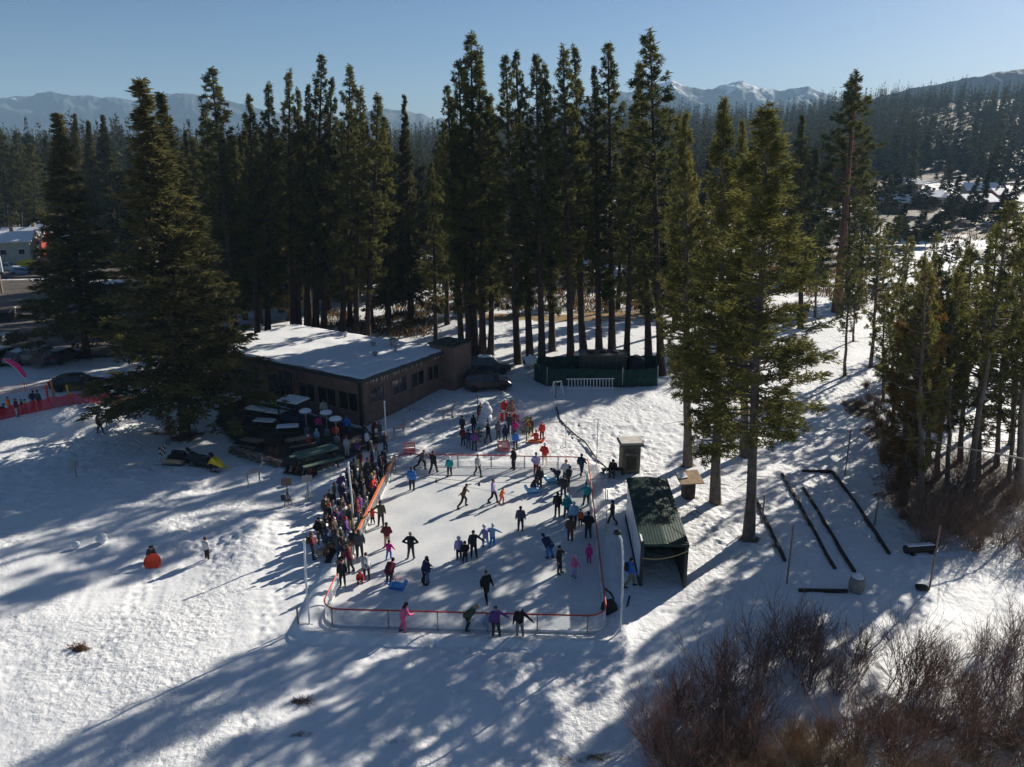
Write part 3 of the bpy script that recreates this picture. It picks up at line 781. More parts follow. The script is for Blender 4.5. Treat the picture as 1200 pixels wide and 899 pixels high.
# ------------------------------------------------------------------ the far wood: reads as one mass
def forest():
    rg = np.random.default_rng(77)
    n = 14000
    y = 300 + 930 * rg.random(n) ** 1.1
    u = rg.uniform(-0.78, 0.80, n)
    x = u * y
    pxx = 600 + FPX * u / (CP + 0.05)
    keep = np.ones(n, bool)
    open1 = (pxx > 1000) & (pxx < 1075) & (y > 330) & (y < 420)
    open2 = (pxx > 1000) & (pxx < 1230) & (y < 440)
    open3 = (pxx > 1075) & (pxx < 1110) & (y > 560) & (y < 640)
    open4 = (pxx > 600) & (pxx < 800) & (y < 380)
    cl = fbm(x / 60.0, y / 60.0, 51, 3)
    keep &= ~(open1 & (rg.random(n) > 0.25)) & ~(open2 & (rg.random(n) > 0.12)) & ~open3 & ~(open4 & (rg.random(n) > 0.4)) & (cl + 0.22 * rg.random(n) > 0.47)
    x = x[keep]; y = y[keep]; n = len(x)
    z = hsm(x, y)
    h = rg.uniform(9, 31, n) * (0.8 + 0.4 * vnoise(x / 40.0, y / 40.0, 60)); r = h * rg.uniform(0.12, 0.22, n)
    # each tree is a spray of boughs round a stem: many boughs on the near ones, fewer on the far ones
    Vs = []
    for lo, hi, nb in ((0, 480, 170), (480, 700, 100), (700, 9999, 60)):
        sel = np.where((y >= lo) & (y < hi))[0]
        m = len(sel)
        if not m: continue
        t = rg.random((m, nb)) ** 1.25 * 0.93
        az = rg.uniform(0, 2 * PI, (m, nb))
        hh = h[sel][:, None]; rr = r[sel][:, None] * ((1 - t) ** 0.9 + 0.05) * rg.uniform(0.75, 1.15, (m, nb))
        zz = z[sel][:, None] + hh * (0.06 + t)
        s0 = rr * rg.uniform(0.0, 0.45, (m, nb))
        ca, sa = np.cos(az), np.sin(az)
        wv = hh * (0.050 if nb > 150 else 0.065 if nb > 90 else 0.085) * rg.uniform(0.6, 1.3, (m, nb)) * (1.1 - t)
        dz = rr * rg.uniform(-0.55, 0.15, (m, nb)) + hh * 0.03 * (t > 0.85)
        X = x[sel][:, None]; Y = y[sel][:, None]
        tl = rg.uniform(-0.5, 0.5, (m, nb)) * wv
        a_ = np.stack([X + ca * s0 - sa * wv, Y + sa * s0 + ca * wv, zz + tl], -1)
        b_ = np.stack([X + ca * s0 + sa * wv, Y + sa * s0 - ca * wv, zz - tl], -1)
        c_ = np.stack([X + ca * rr, Y + sa * rr, zz + dz], -1)
        Vs.append(np.stack([a_, b_, c_], 2).reshape(-1, 3))
        # stems
        st = h[sel] * 0.012
        for dx, dy in ((1, 0), (0, 1)):
            a_ = np.stack([x[sel] - st * dx, y[sel] - st * dy, z[sel] - 0.5], -1); b_ = np.stack([x[sel] + st * dx, y[sel] + st * dy, z[sel] - 0.5], -1)
            c_ = np.stack([x[sel], y[sel], z[sel] + h[sel]], -1)
            Vs.append(np.stack([a_, b_, c_], 1).reshape(-1, 3))
    VV = np.concatenate(Vs); FF = np.arange(len(VV)).reshape(-1, 3)
    o = link('forest', np_mesh('forest', VV, FF, L_WOOD))
    o['kind'] = 'stuff'; o['label'] = 'dense conifer forest covering the far hillside'
forest()

# low brown brush over the meadows
def brush():
    rg = np.random.default_rng(5)
    n = 9000
    y = 100 + 260 * rg.random(n) ** 1.2; u = rg.uniform(-0.62, 0.72, n); x = u * y
    dens = fbm(x / 18.0, y / 26.0, 91, 4)
    keep = (dens + 0.12 * rg.random(n) > 0.53) & ~((y < 112) & (u > -0.1)) & ~((u < -0.25) & (y < 200))
    strip = (y > 112) & (y < 128) & (u > -0.12) & (u < 0.22) & (rg.random(n) < 0.9)
    keep |= strip
    x = x[keep]; y = y[keep]; n = len(x); z = hsm(x, y)
    b = 26
    h = rg.uniform(0.4, 1.3, n)
    P_ = np.repeat(np.stack([x, y, z], 1), b, 0) + np.concatenate([rg.normal(0, 0.8, (n * b, 2)), np.zeros((n * b, 1))], 1)
    H_ = np.repeat(h, b) * rg.uniform(0.5, 1.1, n * b)
    d = rg.normal(0, 0.35, (n * b, 2)) * H_[:, None]
    w_ = rg.uniform(0.05, 0.14, n * b); an = rg.uniform(0, PI, n * b)
    sx = np.stack([np.cos(an) * w_, np.sin(an) * w_, np.zeros(n * b)], 1)
    tip = P_ + np.stack([d[:, 0], d[:, 1], H_], 1)
    V = np.stack([P_ - sx, P_ + sx, tip], 1).reshape(-1, 3); F = np.arange(n * b * 3).reshape(-1, 3)
    o = link('brush', np_mesh('brush', V, F, leaf_mat('brush', (0.085, 0.058, 0.03), (0.24, 0.16, 0.07), 0.25)))
    o['kind'] = 'stuff'; o['label'] = 'dry brown brush and grass over the snowy meadows'
brush()
# ------------------------------------------------------------------ common materials
SNOWM = mat('snow_cap', (0.78, 0.79, 0.80), 0.7, 0.05, 2.0, 0.6, 6)
WOODB = mat('brown_siding', (0.17, 0.115, 0.09), 0.8, 0.15, 1.5, 0.3, 25)
WFRAME = mat('window_frame', (0.15, 0.125, 0.105), 0.6, 0.1, 4)
WOODD = mat('dark_wood', (0.035, 0.027, 0.022), 0.85, 0.3, 3, 0.5, 15)
WOODT = mat('tan_wood', (0.36, 0.24, 0.14), 0.75, 0.25, 3, 0.3, 20)
PLANK = mat('weathered_plank', (0.20, 0.15, 0.11), 0.85, 0.3, 3, 0.4, 20)
TRIM = mat('dark_trim', (0.045, 0.050, 0.048), 0.5, 0.15, 4)
GLASS = mat('dark_glass', (0.012, 0.014, 0.017), 0.08, 0.2, 1.0, spec=0.8)
METAL = mat('grey_metal', (0.32, 0.33, 0.34), 0.4, 0.12, 6, metal=0.7)
POLEM = mat('pole_white', (0.72, 0.73, 0.73), 0.45, 0.06, 4)
BLACKP = mat('black_plastic', (0.018, 0.018, 0.020), 0.5, 0.2, 6)
REDP = mat('rail_red', (0.55, 0.055, 0.035), 0.45, 0.1, 5)
ORNG = mat('rail_orange', (0.66, 0.20, 0.085), 0.5, 0.1, 5)
GREENR = mat('green_roof', (0.012, 0.036, 0.028), 0.55, 0.25, 1.2, 0.3, 8)
GREENC = mat('green_cloth', (0.010, 0.045, 0.033), 0.8, 0.3, 2.0, 0.6, 4)
STONE = mat('stone', (0.16, 0.13, 0.10), 0.9, 0.4, 5, 1.0, 8)
RUST = mat('rusty_brown', (0.20, 0.09, 0.04), 0.85, 0.35, 4)
WHITE = mat('white_paint', (0.78, 0.78, 0.77), 0.5, 0.05, 4)
YELL = mat('yellow_plastic', (0.75, 0.50, 0.02), 0.35, 0.08, 4)
REDF = mat('red_plastic', (0.70, 0.05, 0.03), 0.4, 0.1, 4)
BLUEP = mat('blue_plastic', (0.08, 0.30, 0.65), 0.35, 0.1, 4)
MAG = mat('magenta_cloth', (0.60, 0.03, 0.18), 0.8, 0.15, 4)
TEALM = mat('teal_cloth', (0.03, 0.35, 0.35), 0.8, 0.15, 4)
RUBB = mat('rubber', (0.02, 0.02, 0.02), 0.8, 0.2, 8)
ASPH = mat('asphalt', (0.10, 0.085, 0.07), 0.85, 0.35, 0.35, 0.5, 6)
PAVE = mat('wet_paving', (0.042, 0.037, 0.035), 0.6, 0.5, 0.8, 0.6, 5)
PALE = mat('pale_wall', (0.50, 0.48, 0.38), 0.8, 0.08, 1.0)
REDW = mat('red_wall', (0.30, 0.045, 0.03), 0.8, 0.15, 1.0)
TANW = mat('tan_wall', (0.30, 0.21, 0.13), 0.8, 0.15, 1.0)
GREYW = mat('grey_wall', (0.20, 0.19, 0.18), 0.8, 0.15, 1.0)
CHROME = mat('chrome', (0.6, 0.6, 0.6), 0.2, 0.05, 4, metal=0.9)
REDGL = mat('red_lens', (0.45, 0.02, 0.02), 0.2, 0.1, 4)
CLEARGL = mat('clear_lens', (0.7, 0.7, 0.68), 0.1, 0.05, 4)

def frosted():
    m = bpy.data.materials.new('clear_panel'); N, L = nodes_of(m)
    N.remove(N['Principled BSDF'])
    t = N.new('ShaderNodeBsdfTransparent'); t.inputs[0].default_value = (0.93, 0.95, 0.96, 1)
    d = N.new('ShaderNodeBsdfDiffuse'); d.inputs[0].default_value = (0.8, 0.82, 0.83, 1)
    tl = N.new('ShaderNodeBsdfTranslucent'); tl.inputs[0].default_value = (0.8, 0.82, 0.83, 1)
    g = N.new('ShaderNodeBsdfGlossy'); g.inputs['Roughness'].default_value = 0.15
    nz = N.new('ShaderNodeTexNoise'); nz.inputs['Scale'].default_value = 1.6; nz.inputs['Detail'].default_value = 5
    tc = N.new('ShaderNodeTexCoord'); L.new(tc.outputs['Object'], nz.inputs['Vector'])
    mr = N.new('ShaderNodeMapRange'); mr.inputs['To Min'].default_value = 0.12; mr.inputs['To Max'].default_value = 0.5
    L.new(nz.outputs['Fac'], mr.inputs['Value'])
    a = N.new('ShaderNodeMixShader'); a.inputs[0].default_value = 0.5
    L.new(d.outputs[0], a.inputs[1]); L.new(tl.outputs[0], a.inputs[2])
    b = N.new('ShaderNodeMixShader'); L.new(mr.outputs[0], b.inputs[0]); L.new(t.outputs[0], b.inputs[1]); L.new(a.outputs[0], b.inputs[2])
    c = N.new('ShaderNodeMixShader'); c.inputs[0].default_value = 0.04; L.new(b.outputs[0], c.inputs[1]); L.new(g.outputs[0], c.inputs[2])
    L.new(c.outputs[0], N['Material Output'].inputs['Surface'])
    return m
CLEAR = frosted()

def net_mat(name, col, alpha):
    m = bpy.data.materials.new(name); N, L = nodes_of(m)
    N.remove(N['Principled BSDF'])
    t = N.new('ShaderNodeBsdfTransparent')
    d = N.new('ShaderNodeBsdfDiffuse'); d.inputs[0].default_value = (*col, 1)
    tl = N.new('ShaderNodeBsdfTranslucent'); tl.inputs[0].default_value = (*col, 1)
    a = N.new('ShaderNodeMixShader'); a.inputs[0].default_value = 0.4
    L.new(d.outputs[0], a.inputs[1]); L.new(tl.outputs[0], a.inputs[2])
    nz = N.new('ShaderNodeTexNoise'); nz.inputs['Scale'].default_value = 1.5
    tc = N.new('ShaderNodeTexCoord'); L.new(tc.outputs['Object'], nz.inputs['Vector'])
    mr = N.new('ShaderNodeMapRange'); mr.inputs['To Min'].default_value = alpha - 0.2; mr.inputs['To Max'].default_value = min(1, alpha + 0.2)
    L.new(nz.outputs['Fac'], mr.inputs['Value'])
    b = N.new('ShaderNodeMixShader'); L.new(mr.outputs[0], b.inputs[0]); L.new(t.outputs[0], b.inputs[1]); L.new(a.outputs[0], b.inputs[2])
    L.new(b.outputs[0], N['Material Output'].inputs['Surface'])
    return m
REDNET = net_mat('red_mesh', (0.62, 0.03, 0.05), 0.75)
ORNET = net_mat('orange_mesh', (0.75, 0.2, 0.1), 0.4)

def zg(p, dz=0.0):
    return Vector((p.x, p.y, hs(p.x, p.y) + dz))

# ------------------------------------------------------------------ ice and the rink boards
def ice_mat():
    m = bpy.data.materials.new('ice'); N, L = nodes_of(m); b = N['Principled BSDF']
    b.inputs['Roughness'].default_value = 0.26; b.inputs['Specular IOR Level'].default_value = 0.5
    tc = N.new('ShaderNodeTexCoord')
    def nz(s, d, sc=None, dist=0):
        n = N.new('ShaderNodeTexNoise'); n.inputs['Scale'].default_value = s; n.inputs['Detail'].default_value = d; n.inputs['Distortion'].default_value = dist
        if sc:
            mp = N.new('ShaderNodeMapping'); mp.inputs['Scale'].default_value = sc; mp.inputs['Rotation'].default_value = (0, 0, 0.5)
            L.new(tc.outputs['Object'], mp.inputs['Vector']); L.new(mp.outputs[0], n.inputs['Vector'])
        else: L.new(tc.outputs['Object'], n.inputs['Vector'])
        return n.outputs['Fac']
    a = nz(0.35, 6); s1 = nz(2.0, 6, (0.6, 6, 1), 1.2); s2 = nz(2.0, 6, (7, 0.5, 1), 1.2)
    m1 = N.new('ShaderNodeMath'); m1.operation = 'ADD'; L.new(s1, m1.inputs[0]); L.new(s2, m1.inputs[1])
    m2 = N.new('ShaderNodeMath'); m2.operation = 'MULTIPLY_ADD'; L.new(m1.outputs[0], m2.inputs[0]); m2.inputs[1].default_value = 0.35; L.new(a, m2.inputs[2])
    rp = N.new('ShaderNodeValToRGB')
    rp.color_ramp.elements[0].position = 0.62; rp.color_ramp.elements[0].color = (0.52, 0.55, 0.57, 1)
    rp.color_ramp.elements[1].position = 1.0; rp.color_ramp.elements[1].color = (0.74, 0.745, 0.73, 1)
    L.new(m2.outputs[0], rp.inputs['Fac']); L.new(rp.outputs['Color'], b.inputs['Base Color'])
    bp = N.new('ShaderNodeBump'); bp.inputs['Strength'].default_value = 0.12; bp.inputs['Distance'].default_value = 0.02
    L.new(m2.outputs[0], bp.inputs['Height']); L.new(bp.outputs['Normal'], b.inputs['Normal'])
    return m
def rr_path(hx, hy, r, n=8):
    out = []
    for cx, cy, a0 in ((hx - r, hy - r, 0), (-hx + r, hy - r, 90), (-hx + r, -hy + r, 180), (hx - r, -hy + r, 270)):
        for k in range(n + 1):
            a = R(a0 + 90 * k / n)
            out.append((cx + r * math.cos(a), cy + r * math.sin(a)))
    return out
rp_ = rr_path(RINK_HX, RINK_HY, 1.0)
mb = MB(); pw = [rink_world(*p) for p in rr_path(RINK_HX - 0.03, RINK_HY - 0.03, 1.0)]
mb.add([(p.x, p.y, 0.03) for p in pw], [tuple(range(len(pw)))])
mb.add([(p.x, p.y, -0.05) for p in pw] + [(p.x, p.y, 0.03) for p in pw], [(i, (i + 1) % len(pw), len(pw) + (i + 1) % len(pw), len(pw) + i) for i in range(len(pw))])
ice = struct(mb.build('ice_rink', ice_mat())); ice['label'] = 'pale scratched ice of the outdoor skating rink'

boards = empty('rink_barrier', rink_world(0, 0, 0), RINK_A)
tag(boards, 'low clear paneled barrier with red and orange top rail enclosing the ice', 'rink barrier')
RH = 1.02
segs = []          # dense path
P_ = rp_ + [rp_[0]]
path = []
for a, b in zip(P_[:-1], P_[1:]):
    n = max(1, int(math.hypot(b[0] - a[0], b[1] - a[1]) / 1.2))
    for k in range(n): path.append((a[0] + (b[0] - a[0]) * k / n, a[1] + (b[1] - a[1]) * k / n))
def is_left(p): return p[0] < -RINK_HX + 0.05 and p[1] > -5.5
m1 = MB(); m1.tube([(x, y, RH) for x, y in path], 0.042, 6, closed=True); m1.build('top_rail', REDP, boards, True)
lf = [p for p in path if is_left(p)]
m1 = MB()
m1.box(((lf[0][0] - 0.04), (lf[0][1] + lf[-1][1]) / 2, RH + 0.03), (0.15, abs(lf[-1][1] - lf[0][1]), 0.08))
m1.box(((lf[0][0] - 0.05), (lf[0][1] + lf[-1][1]) / 2, RH - 0.12), (0.06, abs(lf[-1][1] - lf[0][1]), 0.07))
m1.build('padded_rail', ORNG, boards)
m1 = MB()
n = len(path)
m1.add([(x, y, 0.05) for x, y in path] + [(x, y, RH - 0.05) for x, y in path], [(i, (i + 1) % n, n + (i + 1) % n, n + i) for i in range(n)])
m1.build('clear_panel', CLEAR, boards)
m1 = MB(); m1.tube([(x * 1.0, y * 1.0, 0.10) for x, y in path], 0.045, 5, closed=True); m1.build('kick_board', WHITE, boards)
acc = 0; last = None
for i, p in enumerate(path):
    if last is None or math.hypot(p[0] - last[0], p[1] - last[1]) > 2.2:
        m1 = MB(); m1.box((p[0] * 1.004, p[1] * 1.004, RH / 2 - 0.02), (0.07, 0.07, RH)); m1.build('post', METAL, boards); last = p

# ------------------------------------------------------------------ lodge
Fc = P(425, 447, 4.3); Lc = P(234, 408, 4.3)
ax = (Lc - Fc); ax.z = 0; LL = ax.length; ax.normalize()
ay = Vector((ax.y, -ax.x, 0))
if ay.y < 0: ay = -ay
RW = 12.5
def LW(a, b, z):      # a along the long wall to the left, b along the short wall to the back right
    q = Fc + ax * a + ay * b
    return Vector((q.x, q.y, z))
lz = hs(Fc.x, Fc.y) - 0.25
rotz = math.atan2(ax.y, ax.x)
lodge = empty('ski_lodge', (Fc.x, Fc.y, 0), rotz)
tag(lodge, 'low brown lodge with flat snow covered roof and block chimney tower', 'lodge')
S = 1.0 if ay.dot(Vector((-ax.y, ax.x, 0))) > 0 else -1.0      # local y sign of the short wall
TOP = 4.1
def lbox(m, a0, a1, b0, b1, z0, z1, mi=0):
    m.box(((a0 + a1) / 2, S * (b0 + b1) / 2, (z0 + z1) / 2), (a1 - a0, b1 - b0, z1 - z0), 0, mi)
WL_ = LL - 0.8
m1 = MB(); lbox(m1, 0.5, WL_, 0.5, RW - 0.3, -0.6, TOP - 0.05); m1.build('wall', WOODB, lodge)
# roof: slab, fascia, gravel-edged snow sheet
roof = MB(); lbox(roof, 0.0, LL, 0.0, RW, TOP - 0.02, TOP + 0.28); rf = roof.build('roof', TRIM, lodge)
sn = MB(); nx_, ny_ = 60, 44
vs = []; 
for j in range(ny_ + 1):
    for i in range(nx_ + 1):
        a = 0.12 + (LL - 0.24) * i / nx_; b = 0.12 + (RW - 0.24) * j / ny_
        e = min(i, nx_ - i, j, ny_ - j)
        if e == 0:
            ins = 0.05 + 0.45 * max(0, float(fbm(np.array([a * 0.9 + b * 0.7]), np.array([b * 0.9 - a * 0.4]), 15, 4)[0]) - 0.25)
            if i == 0: a += ins
            if i == nx_: a -= ins
            if j == 0: b += ins
            if j == ny_: b -= ins
        z = TOP + 0.285 + (0 if e == 0 else 0.04 + 0.16 * float(fbm(np.array([a * 0.6]), np.array([b * 0.6]), 5, 4)[0]))
        vs.append((a, S * b, z))
fs = [(j * (nx_ + 1) + i, j * (nx_ + 1) + i + 1, (j + 1) * (nx_ + 1) + i + 1, (j + 1) * (nx_ + 1) + i) for j in range(ny_) for i in range(nx_)]
if S < 0: fs = [tuple(reversed(f)) for f in fs]
sn.add(vs, fs); sn.build('roof_snow', SNOWM, rf, True)
for a, b, hh, ww, mm in ((7.0, 9.3, 0.45, 0.35, METAL), (5.2, 10.3, 0.8, 0.7, METAL), (3.6, 8.6, 1.1, 0.25, METAL), (4.4, 6.6, 0.4, 0.4, METAL), (12, 10.6, 0.6, 0.3, METAL)):
    v = MB(); v.lathe([(ww / 2, 0), (ww / 2, hh * 0.7), (ww * 0.75, hh * 0.72), (ww * 0.75, hh), (ww * 0.3, hh * 1.12)], 10, (a, S * b, TOP + 0.3)); v.build('roof_vent', mm, rf)
ch = MB(); lbox(ch, -1.2, 1.8, RW - 0.9, RW + 2.0, -0.6, TOP + 0.75); cho = ch.build('chimney', WOODB, lodge)
cc = MB(); lbox(cc, -1.3, 1.9, RW - 1.0, RW + 2.1, TOP + 0.753, TOP + 0.9); lbox(cc, -0.8, 1.4, RW - 0.4, RW + 1.5, TOP + 0.903, TOP + 1.1); cc.build('chimney_cap', TRIM, cho)
def win(u0, u1, z0, z1, side, panes=2):
    """window on the long wall (side 0) or the short wall (side 1)"""
    f = MB(); g = MB()
    def bx(m, p0, p1, q0, q1, off, d):
        if side == 0: m.box(((p0 + p1) / 2, S * (0.5 - off), (q0 + q1) / 2), (p1 - p0, d, q1 - q0))
        else: m.box((0.5 - off, S * (p0 + p1) / 2, (q0 + q1) / 2), (d, p1 - p0, q1 - q0))
    t = 0.09
    bx(f, u0, u1, z0, z0 + t, 0.03, 0.1); bx(f, u0, u1, z1 - t, z1, 0.03, 0.1)
    for k in range(panes + 1):
        u = u0 + (u1 - u0 - t) * k / panes
        bx(f, u, u + t, z0 + t, z1 - t, 0.03, 0.1)
    fo = f.build('window', WFRAME, lodge)
    bx(g, u0 + t, u1 - t, z0 + t, z1 - t, 0.008, 0.02); g.build('pane', GLASS, fo)
for a0, a1 in ((1.1, 3.4), (3.7, 6.0), (6.3, 8.4)): win(a0, a1, 1.1, 2.9, 0, 2)
for a0, a1 in ((13.6, 17.0), (18.0, 20.5)):
    if a1 < WL_: win(a0, a1, 1.1, 2.9, 0, 2)
for b0, b1 in ((1.3, 3.2), (4.2, 6.4), (7.0, 9.0), (9.5, 11.3)): win(b0, b1, 1.7, 3.2, 1, 2)
d_ = MB(); d_.box((10.8, S * 0.46, 1.7), (3.0, 0.12, 3.6)); do = d_.build('door', GLASS, lodge)
d2 = MB()
for k in range(5): d2.box((9.33 + 0.735 * k, S * 0.38, 1.7), (0.09, 0.1, 3.6))
d2.box((10.8, S * 0.375, 2.5), (3.0, 0.09, 0.1)); d2.build('door_frame', TRIM, do)
d3 = MB(); d3.box((10.65, S * 0.30, 1.1), (0.05, 0.08, 0.4)); d3.box((10.95, S * 0.30, 1.1), (0.05, 0.08, 0.4)); d3.build('handle', CHROME, do)
for a in (1.0, 8.8, 12.7, 17.5):
    p = MB(); p.box((a - 0.15, S * 0.44, 1.75), (0.22, 0.12, 4.6)); p.build('wall_post', WOODD if a == 1.0 else WOODB, lodge)

g_ = MB(); g_.tube([(0.1, S * -0.07, TOP + 0.08), (LL - 0.1, S * -0.07, TOP + 0.05)], 0.07, 6); g_.build('gutter', TRIM, rf)
for a_ in (0.35, 12.4): g_ = MB(); g_.tube([(a_, S * -0.07, TOP + 0.05), (a_ + 0.1, S * 0.40, TOP - 0.35), (a_ + 0.1, S * 0.40, 0.2)], 0.05, 6); g_.build('downspout', TRIM, lodge)
ic = random.Random(8)
for k in range(26):
    b_ = 0.3 + ic.random() * (RW - 1.5); l_ = ic.uniform(0.1, 0.4); g_ = MB(); g_.tube([(-0.02, S * b_, TOP), (-0.02, S * b_, TOP - l_)], [0.03, 0.004], 5); g_.build('icicle', CLEARGL, rf)
# ------------------------------------------------------------------ patio in front of the lodge
pat = [(252, 497), (292, 540), (330, 549), (352, 560), (396, 545), (440, 522), (456, 514), (428, 506), (400, 497), (340, 482), (285, 470), (258, 478)]
mb = MB(); q = [G(*p) for p in pat]
# follow the ground: fan triangulation is too coarse, so make a small grid clipped to the outline
def inside(x, y, poly):
    c = False; j = len(poly) - 1
    for i in range(len(poly)):
        if (poly[i].y > y) != (poly[j].y > y) and x < (poly[j].x - poly[i].x) * (y - poly[i].y) / (poly[j].y - poly[i].y) + poly[i].x: c = not c
        j = i
    return c
def flat_patch(name, poly, m, dz, step=0.6, grow_=0.0):
    x0 = min(p.x for p in poly); x1 = max(p.x for p in poly); y0 = min(p.y for p in poly); y1 = max(p.y for p in poly)
    mb = MB(); ids = {}
    nx = int((x1 - x0) / step) + 1; ny = int((y1 - y0) / step) + 1
    def vid(i, j):
        if (i, j) not in ids:
            x = x0 + i * step; y = y0 + j * step
            ids[(i, j)] = len(mb.v); mb.v.append(Vector((x, y, hs(x, y) + dz)))
        return ids[(i, j)]
    for i in range(nx):
        for j in range(ny):
            if inside(x0 + (i + 0.5) * step, y0 + (j + 0.5) * step, poly):
                mb.f.append([vid(i, j), vid(i + 1, j), vid(i + 1, j + 1), vid(i, j + 1)]); mb.mi.append(0)
    return struct(mb.build(name, m))
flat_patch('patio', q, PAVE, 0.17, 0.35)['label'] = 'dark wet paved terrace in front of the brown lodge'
# crowd's trampled strip along the rail is rubber matting
q2 = [rink_world(-RINK_HX - 0.15, -4.5), rink_world(-RINK_HX - 0.15, 10.8), rink_world(-RINK_HX - 2.4, 10.6), rink_world(-RINK_HX - 2.1, 2), rink_world(-RINK_HX - 1.6, -4.5)]
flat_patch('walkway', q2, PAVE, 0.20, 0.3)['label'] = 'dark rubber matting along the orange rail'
# left: street and parking lot
flat_patch('parking_lot', [G(0, 429), G(-260, 432), G(-260, 330), G(20, 330), G(140, 335), G(250, 345), G(255, 395), G(120, 420)], ASPH, 0.25, 1.5)['label'] = 'grey brown asphalt lot with slush'
flat_patch('road', [G(-300, 328), G(-300, 318), G(60, 312), G(300, 318), G(300, 330), G(60, 326)], ASPH, 0.3, 2.0)['label'] = 'street behind the parking lot'

def picnic_table(px, py, rz, mtop, label, snow=0.0, sc_=1.0):
    p = G(px, py); p.z += 0.17
    t = empty('picnic_table', p, rz); t.scale = (sc_, sc_, sc_)
    tag(t, label, 'table', 'picnic tables on the terrace')
    a = MB()
    for k in range(4): a.box((0, -0.3 + 0.2 * k, 0.75), (1.9, 0.18, 0.05))
    a.build('table_top', mtop, t)
    for s in (-1, 1):
        b = MB(); b.box((0, s * 0.72, 0.45), (1.9, 0.26, 0.05)); b.build('bench', mtop, t)
        l = MB()
        for e in (-1, 1): l.tube([(s * 0.7, e * 0.15, 0.74), (s * 0.7, e * 0.72, 0.0)], 0.04, 5)
        l.box((s * 0.7, 0, 0.40), (0.08, 1.5, 0.08)); l.build('leg', WOODD, t)
    if snow:
        b = MB(); b.box((0, 0, 0.78 + snow / 2), (1.86, 0.80, snow), taper=0.9); b.build('snow_cover', SNOWM, t)
    return t
GREENT = mat('green_plank', (0.11, 0.17, 0.12), 0.7, 0.2, 4)
picnic_table(372, 549, R(38), GREENT, 'long green topped picnic table at the terrace edge nearest the ice', 0, 1.7)
picnic_table(302, 492, R(-20), WOODD, 'snow covered picnic table nearest the huge fir', 0.14, 1.1)
picnic_table(326, 496, R(-20), WOODD, 'snow covered picnic table with a green jacketed guest beside it', 0.14, 1.1)
picnic_table(276, 476, R(-20), WOODD, 'snow dusted picnic table at the back end of the terrace', 0.10, 1.1)
picnic_table(338, 512, R(10), WOODD, 'snow topped picnic table between shelter and stone wall', 0.12, 1.0)
picnic_table(311, 505, R(-10), WOODD, 'snow topped picnic table in the middle of the dark terrace', 0.12, 1.0)
picnic_table(296, 528, R(-25), PLANK, 'weathered picnic table close behind the low stone wall', 0, 1.0)
picnic_table(320, 522, R(20), WOODD, 'bare dark picnic table in the shaded middle of the terrace', 0, 1.1)
picnic_table(290, 512, R(-15), WOODD, 'bare dark picnic table behind the low stone wall', 0.0, 1.1)
picnic_table(352, 527, R(30), PLANK, 'weathered picnic table between the green table and the lodge', 0.0, 1.1)
# canopy with snow top
p = G(346, 500); p.z += 0.17
t = empty('patio_shelter', p, R(-25)); tag(t, 'small square serving shelter with snow covered flat top on the terrace', 'shelter')
a = MB(); a.box((0, 0, 2.25), (2.3, 1.9, 0.12)); o = a.build('roof', WOODD, t)
a = MB(); a.box((0, 0, 2.37), (2.24, 1.84, 0.12), taper=0.94); a.build('roof_snow', SNOWM, o)
for sx in (-1, 1):
    for sy in (-1, 1):
        a = MB(); a.box((sx * 1.0, sy * 0.8, 1.1), (0.1, 0.1, 2.2)); a.build('post', WOODD, t)
a = MB(); a.box((0, 0, 0.55), (1.9, 1.4, 1.1)); a.build('counter', mat('navy_panel', (0.02, 0.03, 0.08), 0.7), t)
for px, py, lb in ((360, 511, 'round patio heater beside the serving shelter'), (384, 513, 'snow capped patio heater left of the blue jacketed man'), (395, 521, 'snow capped patio heater nearest the skating crowd')):
    p = G(px, py); p.z += 0.17
    t = empty('patio_heater', p); tag(t, lb, 'patio heater', 'patio heaters on the terrace')
    a = MB(); a.lathe([(0.24, 0), (0.24, 0.55), (0.05, 0.62)], 12); a.build('base', METAL, t)
    a = MB(); a.tube([(0, 0, 0.6), (0, 0, 1.9)], 0.045, 8); a.lathe([(0.1, 1.72), (0.13, 2.0)], 10); a.build('pole', METAL, t)
    a = MB(); a.lathe([(0.1, 2.02), (0.55, 2.0), (0.5, 2.08), (0.1, 2.2)], 16); o = a.build('hood', METAL, t)
    a = MB(); a.lathe([(0.52, 2.09), (0.45, 2.2), (0.1, 2.27)], 14); a.build('snow_cap', SNOWM, o)
# stone wall
a = MB(); p0, p1 = G(271, 531), G(328, 548)
rw = random.Random(3); N_ = 26
for k in range(N_):
    for lvl in range(2):
        q = p0.lerp(p1, (k + 0.5 * lvl) / N_); s = rw.uniform(0.3, 0.5)
        a.ball((q.x + rw.uniform(-.1, .1), q.y + rw.uniform(-.1, .1), q.z + 0.15 + 0.32 * lvl), s * 0.62, k * 2 + lvl, 0.35, 0, 4, (1.1, 1.0, 0.7))
tag(a.build('stone_wall', STONE), 'low rubble stone wall edging the terrace near the yellow snowmobile', 'stone wall')
# rack of ski boots and sleds by the wall end
p = G(352, 556); t = empty('sled_rack', p, R(-20)); tag(t, 'low dark rack crowded with black boots on the snow below the terrace', 'rack')
a = MB(); a.box((0, 0, 0.1), (2.6, 0.7, 0.08)); a.box((0, 0.3, 0.45), (2.6, 0.06, 0.06))
for s in (-1.25, 0, 1.25): a.box((s, 0.3, 0.3), (0.07, 0.07, 0.6))
a.build('frame', WOODD, t)
for k in range(9):
    a = MB(); x = -1.15 + 0.29 * k; a.box((x, 0, 0.25), (0.13, 0.3, 0.2)); a.box((x, 0.1, 0.42), (0.12, 0.13, 0.28)); a.build('boot', [BLACKP, GREYW, BLACKP, REDW][k % 4], t)
